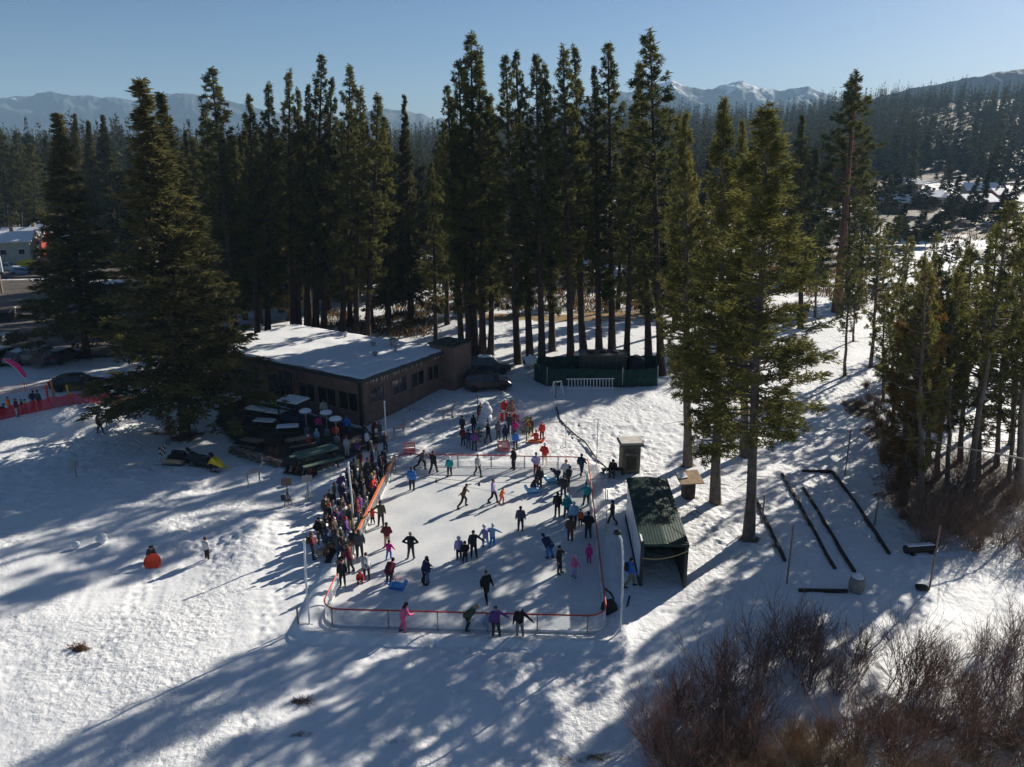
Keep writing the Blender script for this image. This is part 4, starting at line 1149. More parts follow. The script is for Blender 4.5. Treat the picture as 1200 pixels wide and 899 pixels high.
# dead shrub by the wall
def twig_mesh(name, seed, n, H, spread, m, r0=0.017, sub=4):
    rg = random.Random(seed); mb = MB()
    for i in range(n):
        az = rg.uniform(0, 2 * PI); lean = abs(rg.gauss(0, 1)) * spread
        base = Vector((rg.gauss(0, 0.28) * H * 0.35, rg.gauss(0, 0.28) * H * 0.35, -0.1))
        d = Vector((math.cos(az) * lean, math.sin(az) * lean, 1)).normalized()
        h = H * rg.uniform(0.55, 1.0); pts = [base]; cur = d.copy()
        for k in range(5):
            cur = (cur + Vector((rg.gauss(0, 0.10), rg.gauss(0, 0.10), 0.04))).normalized()
            pts.append(pts[-1] + cur * h / 5)
        mb.tube(pts, [r0 * (1 - 0.8 * k / 5) for k in range(6)], 3, caps=False)
        for b in range(sub):
            k = rg.randint(1, 4); s = pts[k].lerp(pts[k + 1], rg.random()); d2 = ((pts[k + 1] - pts[k]).normalized() + Vector((rg.gauss(0, 0.5), rg.gauss(0, 0.5), rg.uniform(0, 0.4)))).normalized()
            l = h * rg.uniform(0.15, 0.4); e = s + d2 * l; e2 = e + (d2 + Vector((rg.gauss(0, .2), rg.gauss(0, .2), 0.15))).normalized() * l * 0.5
            mb.tube([s, e, e2], [r0 * 0.5, r0 * 0.35, r0 * 0.12], 3, caps=False)
            for c_ in range(2):
                f = s.lerp(e, rg.uniform(0.3, 1)); d3 = (d2 + Vector((rg.gauss(0, 0.6), rg.gauss(0, 0.6), rg.uniform(0, 0.3)))).normalized()
                mb.tube([f, f + d3 * l * rg.uniform(0.3, 0.6)], [r0 * 0.3, r0 * 0.1], 3, caps=False)
    return mb.mesh(name, m)
SHR1 = mat('twig_red', (0.23, 0.115, 0.08), 0.8, 0.3, 2)
SHR2 = mat('twig_brown', (0.205, 0.125, 0.085), 0.8, 0.3, 2)
SHR3 = mat('twig_ochre', (0.24, 0.155, 0.08), 0.8, 0.3, 2)
SHR5 = mat('twig_dark', (0.165, 0.095, 0.070), 0.8, 0.3, 2)
SHR4 = mat('twig_grey', (0.26, 0.215, 0.185), 0.8, 0.3, 2)
o = link('dead_shrub', twig_mesh('dead_shrub', 5, 40, 1.3, 0.5, RUST, 0.014)); o.location = G(322, 540); tag(o, 'rusty dead shrub growing at the end of the low stone wall', 'shrub')

# ------------------------------------------------------------------ snowmobiles
def snowmobile(px, py, rz, hood, label, flag=False):
    p = G(px, py); p.z += 0.08
    t = empty('snowmobile', p, rz); tag(t, label, 'snowmobile')
    a = MB()
    prof = [(-1.5, 0.25), (-1.45, 0.5), (-0.4, 0.62), (0.2, 0.55), (1.0, 0.5), (1.15, 0.28), (0.9, 0.2), (-1.2, 0.15)]
    def ext(m, prof, w, w2=None):
        n = len(prof); vs = [(x, -w, z) for x, z in prof] + [(x, w, z) for x, z in prof]
        m.add(vs, [tuple(range(n)), tuple(reversed(range(n, 2 * n)))] + [(i, n + i, n + (i + 1) % n, (i + 1) % n) for i in range(n)])
    ext(a, prof, 0.28); a.build('body', BLACKP, t)
    a = MB(); n = 7
    vs = []
    for x, w, z in ((0.1, 0.34, 0.56), (0.45, 0.40, 0.92), (0.9, 0.38, 0.78), (1.35, 0.22, 0.42)):
        vs += [(x, -w, z * 0.62), (x, -w * 0.55, z), (x, w * 0.55, z), (x, w, z * 0.62)]
    fs = []
    for i in range(3):
        for k in range(3): fs.append((i * 4 + k, i * 4 + k + 1, i * 4 + 5 + k, i * 4 + 4 + k))
    fs += [(0, 3, 2, 1), (12, 13, 14, 15), (0, 4, 8, 12, 15, 11, 7, 3)]
    a.add(vs, fs); a.build('hood', hood, t)
    a = MB(); vs = [(0.42, -0.2, 0.92), (0.42, 0.2, 0.92), (0.15, 0.17, 1.25), (0.15, -0.17, 1.25)]; a.add(vs + [(x - 0.02, y, z) for x, y, z in vs], [(0, 1, 2, 3), (7, 6, 5, 4), (0, 3, 7, 4), (1, 5, 6, 2), (3, 2, 6, 7), (0, 4, 5, 1)]); a.build('windshield', GLASS, t)
    a = MB(); a.box((-0.6, 0, 0.78), (1.2, 0.36, 0.24), taper=0.85); a.build('seat', RUBB, t)
    a = MB(); a.tube([(0.1, -0.38, 0.98), (0.16, 0, 1.04), (0.1, 0.38, 0.98)], 0.02, 6); a.build('handlebar', METAL, t)
    for s in (-1, 1):
        a = MB(); a.tube([(0.45, s * 0.48, 0.0), (1.3, s * 0.48, 0.0), (1.55, s * 0.48, 0.14)], 0.05, 6); a.tube([(0.95, s * 0.48, 0.02), (0.9, s * 0.2, 0.4)], 0.03, 5); a.build('ski', BLACKP if s < 0 else hood, t)
    a = MB(); a.tube([(-1.45, 0, 0.12), (0.2, 0, 0.04)], 0.14, 8); a.build('track', RUBB, t)
    return t
snowmobile(246, 549, R(-22), YELL, 'snowmobile with bright yellow hood parked on shaded snow')
snowmobile(219, 543, R(-14), BLACKP, 'all dark snowmobile behind the yellow hooded one')
# sled trailer with a checkered panel
p = G(205, 544); t = empty('tow_sled', p, R(-10)); tag(t, 'low cargo sled with an upright black and white checkered panel', 'sled')
a = MB(); a.box((0, 0, 0.28), (1.7, 0.8, 0.1)); a.box((0, -0.4, 0.42), (1.7, 0.05, 0.25)); a.build('bed', WOODT, t)
for s in (-1, 1):
    a = MB(); a.tube([(-0.9, s * 0.35, 0.05), (0.8, s * 0.35, 0.05), (1.05, s * 0.35, 0.25)], 0.035, 5); a.build('runner', BLACKP, t)
a = MB()
for i in range(4):
    for j in range(4): a.box((-0.95 + 0.02 * j, -0.3 + 0.2 * i, 0.75 + 0.2 * j), (0.04, 0.2, 0.2), 0, (i + j) % 2)
a.build('checkered_panel', [WHITE, BLACKP], t)

# ------------------------------------------------------------------ light poles, cables
def pole(px, py, toppy, label, r=0.055, m=POLEM, head=True, curve=False, lean=0):
    p = G(px, py); d = ray(px, toppy); tt = p.y / d.y; h = CAMH + d.z * tt - p.z
    t = empty('light_pole', p) if head else None
    a = MB(); pts = [(0, 0, -0.3), (0, 0, h * 0.5), (lean, 0, h)]
    if curve: pts = [(0, 0, -0.3), (0, 0, h * 0.55), (-0.06, 0, h * 0.8), (-0.16, 0, h * 0.93), (-0.36, 0, h)]
    a.tube(pts, r, 8)
    if not head:
        o = a.build('pole', m); o.location = p
        return tag(o, label, 'pole', 'thin poles around the rink'), h
    a.build('post', m, t)
    b = MB(); x = pts[-1][0]
    if curve: b.lathe([(0.05, 0.02), (0.16, -0.02), (0.2, -0.16), (0.14, -0.2)], 10, (x - 0.02, 0, h + 0.1)); b.build('lamp_head', BLACKP, t)
    else: b.lathe([(0.075, -0.05), (0.08, 0.05), (0.03, 0.09)], 8, (x, 0, h)); b.build('cap', m, t)
    b = MB(); b.lathe([(0.16, 0), (0.16, 0.04), (0.08, 0.06)], 10); b.build('base_plate', METAL, t)
    tag(t, label, 'light pole', 'white light poles around the rink')
    return t, h
_, h1 = pole(363, 733, 634, 'white light pole at the near left barrier corner beside the maroon jacketed woman', lean=0.08)
_, h2 = pole(415, 624, 543, 'white light pole standing in the crowd along the orange rail', lean=-0.1)
_, h3 = pole(453, 522, 471, 'white light pole at the lodge corner by the far end of the crowd')
_, h4 = pole(727, 742, 624, 'white light pole with curved top in front of the green shed', 0.055, curve=True)
GREYP = mat('pole_grey', (0.42, 0.43, 0.44), 0.5)
for px, py, ty, lb in ((699, 547, 491, 'thin grey pole at the far right corner of the barrier'), (710, 626, 574, 'short grey pole in the snow beside the dark dressed man outside the rink'),
                       (709, 599, 549, 'thin grey pole outside the barrier behind the standing man'), (663, 523, 493, 'thin grey pole on the snow slope behind the red sledders')):
    pole(px, py, ty, lb, 0.03, GREYP, False)
for px, py, ty, lb in ((546, 524, 498, 'white stake among the children at the far left of the group'), (598, 520, 499, 'white stake beside the magenta jacketed person')):
    pole(px, py, ty, lb, 0.04, POLEM, False)
for px, py, ty, lb in ((922, 684, 616, 'weathered wooden stake beside the left timber lane'), (1089, 690, 616, 'tall wooden stake with a dark foot by the snow covered log bench'), (990, 557, 503, 'grey wooden stake behind the timber lanes'),
                       (1025, 614, 578, 'short brown stake near the thicket'), (893, 612, 580, 'short grey stake at the head of the left timber lane'), (350, 736, 711, 'thin short stake on the snow beside the near left light pole'),
                       (651, 466, 446, 'wooden stake below the white sawhorse'), (560, 478, 462, 'small marker stake in shaded snow behind the snowman')):
    o, _ = pole(px, py, ty, lb, 0.05, PLANK, False)
    o.name = 'wooden_stake'; o['category'] = 'stake'; o['group'] = 'wooden stakes in the snow'
def cable(a, b, sag, label, bulbs=6):
    t = empty('cable_lights', a); t.location = (0, 0, 0)
    n = 24; pts = [a.lerp(b, k / n) - Vector((0, 0, sag * 4 * (k / n) * (1 - k / n))) for k in range(n + 1)]
    m = MB(); m.tube(pts, 0.014, 4); m.build('wire', BLACKP, t)
    for k in range(bulbs):
        q = pts[int((k + 0.7) * n / bulbs)]
        m = MB(); m.lathe([(0.02, 0), (0.03, -0.08), (0.09, -0.24), (0.09, -0.27)], 8, q); m.build('lamp', BLACKP, t)
    tag(t, label, 'cable', 'cables with lamps over the ice')
def topof(px, py, h): q = G(px, py); return Vector((q.x, q.y, q.z + h))
cable(topof(415, 624, h2 - 0.1), topof(710, 626, 3.9), 0.7, 'cable with small dark lamps strung across the middle of the ice', 5)
cable(topof(453, 522, h3 - 0.1), topof(699, 547, 3.6), 0.5, 'cable with small dark lamps strung across the far end of the ice', 5)

# ------------------------------------------------------------------ green roofed shed
p = G(776, 686); SHW = 2.45; q_ = P(758.5, 560, 2.9); SHL = math.hypot(q_.x - p.x, q_.y - p.y)
SHA = math.atan2(-(q_.x - p.x), q_.y - p.y); t = empty('storage_shed', p, SHA); tag(t, 'long narrow open ended shed with green metal roof beside the rink', 'shed')
a = MB(); a.box((0, SHL / 2, 1.35), (SHW + 0.1, 0.1, 2.75)); a.build('back_wall', WOODD, t)
for s in (-1, 1):
    a = MB(); a.box((s * SHW / 2, SHL / 2, 1.3), (0.1, SHL - 0.12, 2.7)); a.build('side_wall', WHITE if s < 0 else WOODD, t)
    a = MB(); a.box((s * SHW / 2, -0.05, 1.35), (0.18, 0.16, 2.8)); a.build('corner_post', TRIM, t)
    a = MB(); a.box((s * (SHW / 2 + 0.03 * 1), SHL / 2, 0.12), (0.16, SHL, 0.24)); a.build('sill', WOODD, t)
a = MB(); nr = 16
vs = []; fs = []
for j in range(2):
    y = -0.25 + j * (SHL + 0.5)
    for k in range(nr * 2 + 1):
        x = -SHW / 2 - 0.12 + (SHW + 0.24) * k / (nr * 2)
        vs.append((x, y, 2.75 + (0.007 if k % 2 else 0) - 0.10 * abs(x) + 0.13 * j))
m_ = nr * 2 + 1
fs = [(k, k + 1, m_ + k + 1, m_ + k) for k in range(m_ - 1)]
a.add(vs, fs); a.add([(x, y, z - 0.06) for x, y, z in vs], [tuple(reversed(f)) for f in fs])
a.build('roof', GREENR, t)
a = MB(); a.box((0, -0.22, 2.64), (SHW + 0.2, 0.06, 0.14)); a.build('fascia', GREENR, t)
a = MB(); pts = [(-SHW / 2 + (SHW) * k / 12, -0.28, 1.85 + 0.5 * k / 12 - 0.9 * (k / 12) * (1 - k / 12)) for k in range(13)]; a.tube(pts, 0.025, 5)
o = a.build('rope', mat('rope_yellow', (0.55, 0.42, 0.16), 0.8)); o.parent = None
o.matrix_world = Matrix.Translation(p) @ Matrix.Rotation(SHA, 4, 'Z'); tag(o, 'sagging yellow rope across the open front of the green shed', 'rope')
# ice resurfacing box inside is dark: nothing visible
# hose at the near right corner
a = MB(); q = [G(707, 690), G(716, 697), G(722, 708), G(729, 718), G(735, 712), G(738, 700)]
a.tube([(v.x, v.y, v.z + 0.08) for v in q], 0.05, 6); tag(a.build('hose', RUBB), 'black hose lying on the snow between barrier corner and curved pole', 'hose')
a = MB(); q = G(714, 716); a.box((q.x, q.y, q.z + 0.25), (0.8, 0.6, 0.5), 0.3, taper=0.8); a.box((q.x, q.y, q.z + 0.55), (0.5, 0.4, 0.1), 0.3); tag(a.build('pump_box', BLACKP), 'black pump box on snow just outside the near right barrier corner', 'pump')
a = MB(); q = [G(*p) for p in ((652, 478), (656, 492), (666, 503), (676, 512), (685, 518), (692, 528), (700, 540), (720, 557))]
a.tube([(v.x, v.y, v.z + 0.06) for v in q], 0.06, 6); tag(a.build('hose', RUBB), 'long dark hose winding down the snow slope toward the far right barrier corner', 'hose')
# booth
p = G(737, 552); t = empty('booth', p, R(4)); tag(t, 'small olive attendant booth with snow dusted flat roof behind the shed', 'booth')
OLIVE = mat('olive_panel', (0.10, 0.10, 0.075), 0.75, 0.15, 2)
a = MB(); a.box((0, 0, 1.1), (1.35, 1.3, 2.3)); a.build('wall', OLIVE, t)
a = MB(); a.box((0, 0, 2.36), (1.75, 1.7, 0.16)); o = a.build('roof', TRIM, t); a = MB(); a.box((0, 0.1, 2.47), (1.65, 1.5, 0.05), taper=0.95); a.build('roof_snow', mat('dusty_snow', (0.5, 0.46, 0.42), 0.8), o)
a = MB(); a.box((0, -0.66, 1.75), (1.0, 0.06, 0.5)); o = a.build('window', TRIM, t); a = MB(); a.box((0, -0.70, 1.75), (0.88, 0.04, 0.4)); a.build('pane', GLASS, o)
a = MB(); a.box((0, -0.69, 0.9), (0.75, 0.05, 1.0)); a.build('door', WOODD, t)
# dark bench with seated man beside the booth
p = G(718, 556); t = empty('bench', p, R(4)); tag(t, 'dark bench beside the olive booth under the seated man', 'bench')
a = MB(); a.box((0, 0, 0.43), (1.7, 0.5, 0.08)); a.build('seat', WOODD, t)
for s in (-0.7, 0.7): a = MB(); a.box((s, 0, 0.2), (0.1, 0.45, 0.4)); a.build('leg', WOODD, t)
# tan topped stand at tree
p = G(806, 582); t = empty('feeder_stand', p, R(8)); tag(t, 'square dark stand with sloping tan plywood top beside the grey lodgepole trunk', 'stand')
a = MB(); a.box((0, 0, 0.6), (0.75, 0.75, 1.25)); a.build('post', WOODD, t)
a = MB(); vs = [(-0.85, -0.75, 1.25), (0.85, -0.75, 1.25), (0.85, 0.75, 1.6), (-0.85, 0.75, 1.6)]; a.add(vs + [(x, y, z + 0.07) for x, y, z in vs], [(3, 2, 1, 0), (4, 5, 6, 7), (0, 1, 5, 4), (1, 2, 6, 5), (2, 3, 7, 6), (3, 0, 4, 7)]); o = a.build('top', WOODT, t)
a = MB(); vs = [(-0.8, -0.2, 1.46), (-0.1, -0.1, 1.48), (-0.2, 0.7, 1.67), (-0.8, 0.7, 1.67)]; a.add(vs + [(x, y, z + 0.05) for x, y, z in vs], [(4, 5, 6, 7), (0, 1, 5, 4), (1, 2, 6, 5), (2, 3, 7, 6), (3, 0, 4, 7)]); a.build('snow_patch', SNOWM, o)
p = G(789, 612); 
# timber lanes (bocce courts)
def beam(p0, p1, label, hgt=0.15, wd=0.17, name='timber_beam', n=9):
    a = MB()
    for k in range(n):
        q0 = p0.lerp(p1, k / n); q1 = p0.lerp(p1, (k + 1) / n)
        q0.x += 0.02 * math.sin(k * 2.1 + p0.x); q1.x += 0.02 * math.sin((k + 1) * 2.1 + p0.x)
        z0, z1 = hs(q0.x, q0.y), hs(q1.x, q1.y)
        d = (q1 - q0); d.z = 0; d.normalize(); s = Vector((-d.y, d.x, 0)) * wd / 2
        vs = [(q0 - s).xy.to_tuple() + (z0 - 0.2,), (q0 + s).xy.to_tuple() + (z0 - 0.2,), (q1 + s).xy.to_tuple() + (z1 - 0.2,), (q1 - s).xy.to_tuple() + (z1 - 0.2,)]
        vt = [(v[0], v[1], v[2] + 0.2 + hgt) for v in vs]
        a.add(vs + vt, [(4, 5, 6, 7), (1, 2, 6, 5), (3, 0, 4, 7)] + ([(0, 1, 5, 4)] if k == 0 else []) + ([(2, 3, 7, 6)] if k == n - 1 else []))
    return tag(a.build(name, WOODD), label, 'timber', 'dark timbers bordering the snowy lanes')
beam(G(884, 583), G(920, 658), 'leftmost dark timber running downhill from the nearest lodgepole')
beam(G(916, 556), G(978, 668), 'second dark timber from the left, bordering the middle lane')
beam(G(941, 573), G(1001, 671), 'third dark timber from the left, ending at the grey barrel')
beam(G(976, 554), G(1042, 650), 'rightmost dark timber of the snowy lanes')
beam(G(940, 553), G(975, 553), 'short cross timber closing the far end of the right lane')
beam(G(936, 693), G(993, 694), 'short cross timber lying at the near end left of the barrel')
# barrel
p = G(1003, 693); t = empty('barrel', p); tag(t, 'grey wooden barrel with snow on top at the foot of the timber lanes', 'barrel')
BRL = mat('barrel_grey', (0.26, 0.24, 0.21), 0.8, 0.2, 5, 0.5, 12)
a = MB(); a.lathe([(0.34, 0), (0.42, 0.25), (0.44, 0.45), (0.42, 0.65), (0.35, 0.9)], 16); a.build('body', BRL, t, True)
for z, r in ((0.15, 0.395), (0.45, 0.447), (0.75, 0.395)): a = MB(); a.lathe([(r - 0.03, z - 0.03), (r, z - 0.025), (r, z + 0.025), (r - 0.03, z + 0.03)], 16); a.build('hoop', METAL, t)
a = MB(); a.lathe([(0.33, 0.9), (0.28, 0.98), (0.1, 1.02)], 14); a.build('snow_cap', SNOWM, t)
# log bench
p = G(1077, 648); t = empty('log_bench', p, R(8)); tag(t, 'dark split log bench with snow on it near the thicket', 'log bench')
a = MB(); a.tube([(-0.95, 0, 0.3), (0.95, 0, 0.3)], 0.27, 10); a.build('seat', WOODD, t)
for s in (-0.6, 0.6): a = MB(); a.tube([(s, -0.4, 0.08), (s, 0.4, 0.08)], 0.14, 8); a.build('leg', WOODD, t)
a = MB(); a.box((0, -0.02, 0.58), (1.8, 0.3, 0.06), taper=0.9); a.build('snow_cover', SNOWM, t)
p = G(1080, 690); a = MB(); a.ball((p.x, p.y, p.z + 0.1), 0.28, 4, 0.3, 0, 5, (1.4, 1, 0.6)); tag(a.build('rock', WOODD), 'dark rock at the foot of the tall wooden stake', 'rock')

# ------------------------------------------------------------------ green enclosure
t = empty('green_enclosure', G(690, 452)); t.location = (0, 0, 0)
tag(t, 'fence wrapped in dark green cloth enclosing machinery under the pines', 'fence')
def cloth(p0, p1, h, name='cloth_panel', m=GREENC, n=28, seed=0):
    a = MB(); vs = []; d = (p1 - p0); d.z = 0; L_ = d.length; d.normalize(); s = Vector((-d.y, d.x, 0))
    for j in range(2):
        for k in range(n + 1):
            q = p0.lerp(p1, k / n); off = 0.05 * math.sin(k * 1.7 + seed) + 0.03 * math.sin(k * 0.6)
            z = hs(q.x, q.y) - 0.05 + j * (h + 0.04 * math.sin(k * 0.9 + seed))
            vs.append((q.x + s.x * off * (1 - 0.6 * j), q.y + s.y * off * (1 - 0.6 * j), z))
    vs += [(x + s.x * 0.04, y + s.y * 0.04, z) for x, y, z in vs]; m2 = 2 * (n + 1)
    fs = [(k, k + 1, n + 2 + k, n + 1 + k) for k in range(n)] + [(m2 + n + 1 + k, m2 + n + 2 + k, m2 + k + 1, m2 + k) for k in range(n)] + [(n + 1 + k, n + 2 + k, m2 + n + 2 + k, m2 + n + 1 + k) for k in range(n)]
    a.add(vs, fs); return a.build(name, m, t, True)
e = [G(626, 446), G(641, 453), G(729, 454), G(770, 452), G(768, 436), G(690, 436), G(630, 438)]
for k in range(7): cloth(e[k], e[(k + 1) % 7], 1.85, seed=k)
for q in e:
    a = MB(); a.tube([(q.x, q.y, hs(q.x, q.y) - 0.2), (q.x, q.y, hs(q.x, q.y) + 2.05)], 0.05, 6); a.build('post', METAL, t)
q = G(706, 446); t = empty('machinery_container', q, R(-2)); tag(t, 'dark slatted container standing inside the green cloth enclosure', 'container')
a = MB(); a.box((0, 0.8, 1.3), (4.6, 2.2, 2.6)); a.build('body', mat('dark_green_grey', (0.03, 0.042, 0.038), 0.7), t)
a = MB(); a.box((0, 0.8, 2.68), (4.8, 2.4, 0.14)); a.build('roof', TRIM, t)
for k in range(7): a = MB(); a.box((-2.0 + 0.66 * k, -0.32, 1.3), (0.08, 0.06, 2.4)); a.build('rib', TRIM, t)
for k, xx in enumerate((-1.2, 0.1, 1.3)): a = MB(); a.ball((xx, 0.7, 2.85), 0.3, k, 0.3, 0, 5, (1.5, 1.2, 0.5)); a.build('roof_debris', WOODD, t)
q = G(746, 446); t = empty('water_tank', q); tag(t, 'dark round tank at the right end inside the green enclosure', 'tank')
a = MB(); a.lathe([(0.9, 0), (0.9, 2.0), (0.6, 2.25), (0.1, 2.35)], 16, (0, 1.0, 0)); a.build('body', BLACKP, t, True); a = MB(); a.lathe([(0.25, 2.32), (0.25, 2.42)], 10, (0, 1.0, 0)); a.build('cap', METAL, t)
q = G(621, 431); t = empty('propane_tank', q, R(30)); tag(t, 'white propane tank beside the thick pine trunk and dark cars', 'tank')
a = MB(); a.tube([(-0.75, 0, 0.75), (-0.65, 0, 0.75), (0.65, 0, 0.75), (0.75, 0, 0.75)], [0.3, 0.55, 0.55, 0.3], 14); a.build('body', WHITE, t, True); a = MB(); a.lathe([(0.14, 1.25), (0.14, 1.45), (0.05, 1.5)], 10); a.build('valve_cap', WHITE, t)
for s in (-0.45, 0.45): a = MB(); a.box((s, 0, 0.12), (0.15, 0.8, 0.3)); a.build('foot', METAL, t)
# white ladder against the fence and a-frame
p0, p1 = G(664, 456), G(720, 455)
d = p1 - p0; L_ = d.length; t = empty('white_ladder', p0, math.atan2(d.y, d.x)); tag(t, 'long white ladder lying on its side against the green fence', 'ladder')
for z, yy in ((0.08, 0.0), (0.95, 0.25)): a = MB(); a.box((L_ / 2, yy, z), (L_, 0.05, 0.09)); a.build('rail', WHITE, t)
for k in range(15): a = MB(); a.tube([(0.2 + (L_ - 0.4) * k / 14, 0.01, 0.08), (0.2 + (L_ - 0.4) * k / 14, 0.24, 0.95)], 0.045, 5); a.build('rung', WHITE, t)
p = G(653, 463); t = empty('sawhorse', p, R(20)); tag(t, 'white a-frame sawhorse standing on the snow left of the ladder', 'sawhorse')
a = MB(); a.box((0, 0, 1.35), (0.9, 0.1, 0.1)); a.build('crossbar', WHITE, t)
for sx in (-0.4, 0.4):
    for sy in (-1, 1): a = MB(); a.tube([(sx, 0, 1.35), (sx * 1.2, sy * 0.5, -0.1)], 0.045, 5); a.build('leg', WHITE, t)

# ------------------------------------------------------------------ cars
def car_proto(suv=True):
    t = empty('parked_car', (0, 0, 0))
    hh = 1.75 if suv else 1.45
    L2 = 2.3; a = MB()
    sect = []   # (x, half width, z list): loft of cross sections
    def sec(x, w, zl, zb, wt, zt):
        return [(x, -w * 0.92, zl), (x, -w, zl + 0.2), (x, -w, zb), (x, -wt, zt), (x, wt, zt), (x, w, zb), (x, w, zl + 0.2), (x, w * 0.92, zl)]
    belt = 1.02 if suv else 0.9
    S_ = [sec(-L2, 0.70, 0.45, 0.75, 0.66, 0.80), sec(-L2 + 0.12, 0.84, 0.35, belt, 0.70, belt + (0.35 if suv else 0.08)), sec(-L2 + (0.35 if suv else 0.9), 0.88, 0.3, belt, 0.66, hh - 0.05), sec(-0.5, 0.9, 0.3, belt, 0.68, hh), sec(0.35, 0.9, 0.3, belt, 0.66, hh - 0.03),
          sec(1.05, 0.89, 0.3, belt - 0.02, 0.72, belt + 0.05), sec(1.9, 0.86, 0.32, belt - 0.1, 0.74, belt - 0.05), sec(2.25, 0.78, 0.42, 0.66, 0.66, 0.74)]
    vs = [v for s in S_ for v in s]; n = 8; fs = []
    for i in range(len(S_) - 1):
        for k in range(n): fs.append((i * n + k, i * n + (k + 1) % n, (i + 1) * n + (k + 1) % n, (i + 1) * n + k))
    fs += [tuple(range(n)), tuple(reversed(range((len(S_) - 1) * n, len(S_) * n)))]
    a.add(vs, fs); a.build('body', mat('car_paint', (0.02, 0.022, 0.026), 0.25, 0.05, 2, spec=0.6), t)
    def lerp_side(i, j, f, g):  # point between belt and roof edge on side k
        pass
    for s in (-1, 1):
        g = MB()
        for x0, x1, r0, r1 in ((-1.75 if suv else -1.2, -0.55, 0.05, 0.0), (-0.45, 0.42, 0.0, 0.0)):
            vs = []
            for x, ins in ((x0, 0.18), (x1, 0.0)):
                vs.append((x, s * 0.895, belt + 0.05))
            xt1 = x1 if x1 < 0 else x1 - 0.02
            vs = [(x0, s * 0.893, belt + 0.06), (x1 + (0.25 if x1 > 0 else 0), s * 0.893, belt + 0.06), (xt1, s * 0.72, hh - 0.14), (x0 + 0.12, s * 0.72, hh - 0.14)]
            o_ = [(x, y + s * 0.012, z + 0.004) for x, y, z in vs]
            g.add(vs + o_, [(0, 1, 2, 3), (4, 5, 6, 7), (0, 1, 5, 4), (1, 2, 6, 5), (2, 3, 7, 6), (3, 0, 4, 7)])
        g.build('side_window', GLASS, t)
        m = MB(); m.box((0.62, s * 0.98, belt + 0.08), (0.16, 0.18, 0.14)); m.build('mirror', BLACKP, t)
        m = MB(); m.box((2.17, s * 0.62, 0.68), (0.16, 0.28, 0.14)); m.build('headlight', CLEARGL, t)
        m = MB(); m.box((-2.27, s * 0.66, 0.85), (0.1, 0.18, 0.3)); m.build('tail_light', REDGL, t)
    g = MB(); vs = [(1.07, -0.7, belt + 0.07), (1.07, 0.7, belt + 0.07), (0.42, 0.6, hh - 0.06), (0.42, -0.6, hh - 0.06)]; g.add(vs + [(x + 0.02, y, z + 0.015) for x, y, z in vs], [(0, 1, 2, 3), (4, 5, 6, 7), (0, 1, 5, 4), (1, 2, 6, 5), (2, 3, 7, 6), (3, 0, 4, 7)]); g.build('windshield', GLASS, t)
    g = MB(); x1 = -L2 + (0.35 if suv else 0.9); vs = [(-L2 + 0.08, -0.66, belt + 0.3 if suv else belt + 0.1), (-L2 + 0.08, 0.66, belt + 0.3 if suv else belt + 0.1), (x1 - 0.03, 0.6, hh - 0.08), (x1 - 0.03, -0.6, hh - 0.08)]; g.add(vs + [(x - 0.03, y, z + 0.01) for x, y, z in vs], [(3, 2, 1, 0), (7, 6, 5, 4), (0, 1, 5, 4), (1, 2, 6, 5), (2, 3, 7, 6), (3, 0, 4, 7)]); g.build('rear_window', GLASS, t)
    for x in (-1.4, 1.4):
        for s in (-1, 1):
            wv = MB(); M = Matrix.Translation((x, s * 0.8, 0.36)) @ Matrix.Rotation(R(90), 4, 'X')
            wv.lathe([(0.22, -0.12), (0.34, -0.12), (0.37, -0.06), (0.37, 0.06), (0.34, 0.12), (0.22, 0.12)], 18, M=M); wo = wv.build('wheel', RUBB, t)
            wv = MB(); wv.lathe([(0.22, -0.1), (0.23, 0.1)], 14, M=M); wv.build('rim', METAL, wo)
    if suv:
        for s in (-1, 1): m = MB(); m.tube([(-1.5, s * 0.6, hh + 0.05), (0.2, s * 0.6, hh + 0.05)], 0.025, 5); m.build('roof_rack', BLACKP, t)
    return t
suv0, sed0 = car_proto(True), car_proto(False)
used = {}
def car(px, py, rz, kind, col, label, group=None, snow=False):
    src = suv0 if kind == 'suv' else sed0
    o = src if kind not in used else copy_tree(src); used[kind] = 1
    p = G(px, py); o.location = (p.x, p.y, p.z + 0.02); o.rotation_euler = (0, 0, rz)
    m = mat('paint_%02d%02d%02d' % tuple(int(c * 99) for c in col), col, 0.3, 0.05, 2, spec=0.6)
    for c in COL.objects:
        if c.parent == o and c.name.startswith('body'): paint(c, m)
    if snow:
        a = MB(); a.box((-0.4, 0, (1.75 if kind == 'suv' else 1.45) + 0.05), (1.5, 1.2, 0.08), taper=0.85); a.build('roof_snow', SNOWM, o)
    tag(o, label, 'car', group)
    return o
EXTRA_CARS = []
car(572, 456, R(8), 'suv', (0.015, 0.016, 0.018), 'black suv parked in shade at the lodge chimney, nearest the snowman', 'cars parked beside the lodge')
car(573, 437, R(8), 'suv', (0.04, 0.045, 0.05), 'dark grey suv with snow on its roof behind the black suv', 'cars parked beside the lodge', True)
car(552, 445, R(70), 'sedan', (0.03, 0.03, 0.035), 'dark low car tucked between chimney wall and black suv', 'cars parked beside the lodge')
lot = [(8, 425, 'suv', (0.10, 0.11, 0.12), 'grey suv at the left edge of the parking lot'), (30, 424, 'sedan', (0.25, 0.27, 0.30), 'silver sedan parked between the grey suv and a dark suv'), (52, 424, 'suv', (0.02, 0.025, 0.03), 'black suv third along the parking row by the bare bush'),
       (75, 423, 'sedan', (0.05, 0.06, 0.09), 'navy sedan parked in the row beside the wide fir'), (12, 404, 'sedan', (0.03, 0.03, 0.035), 'dark sedan alone in the second parking row')]
for px, py, k, c, lb in lot: car(px, py, R(78), k, c, lb, 'cars in the parking lot')
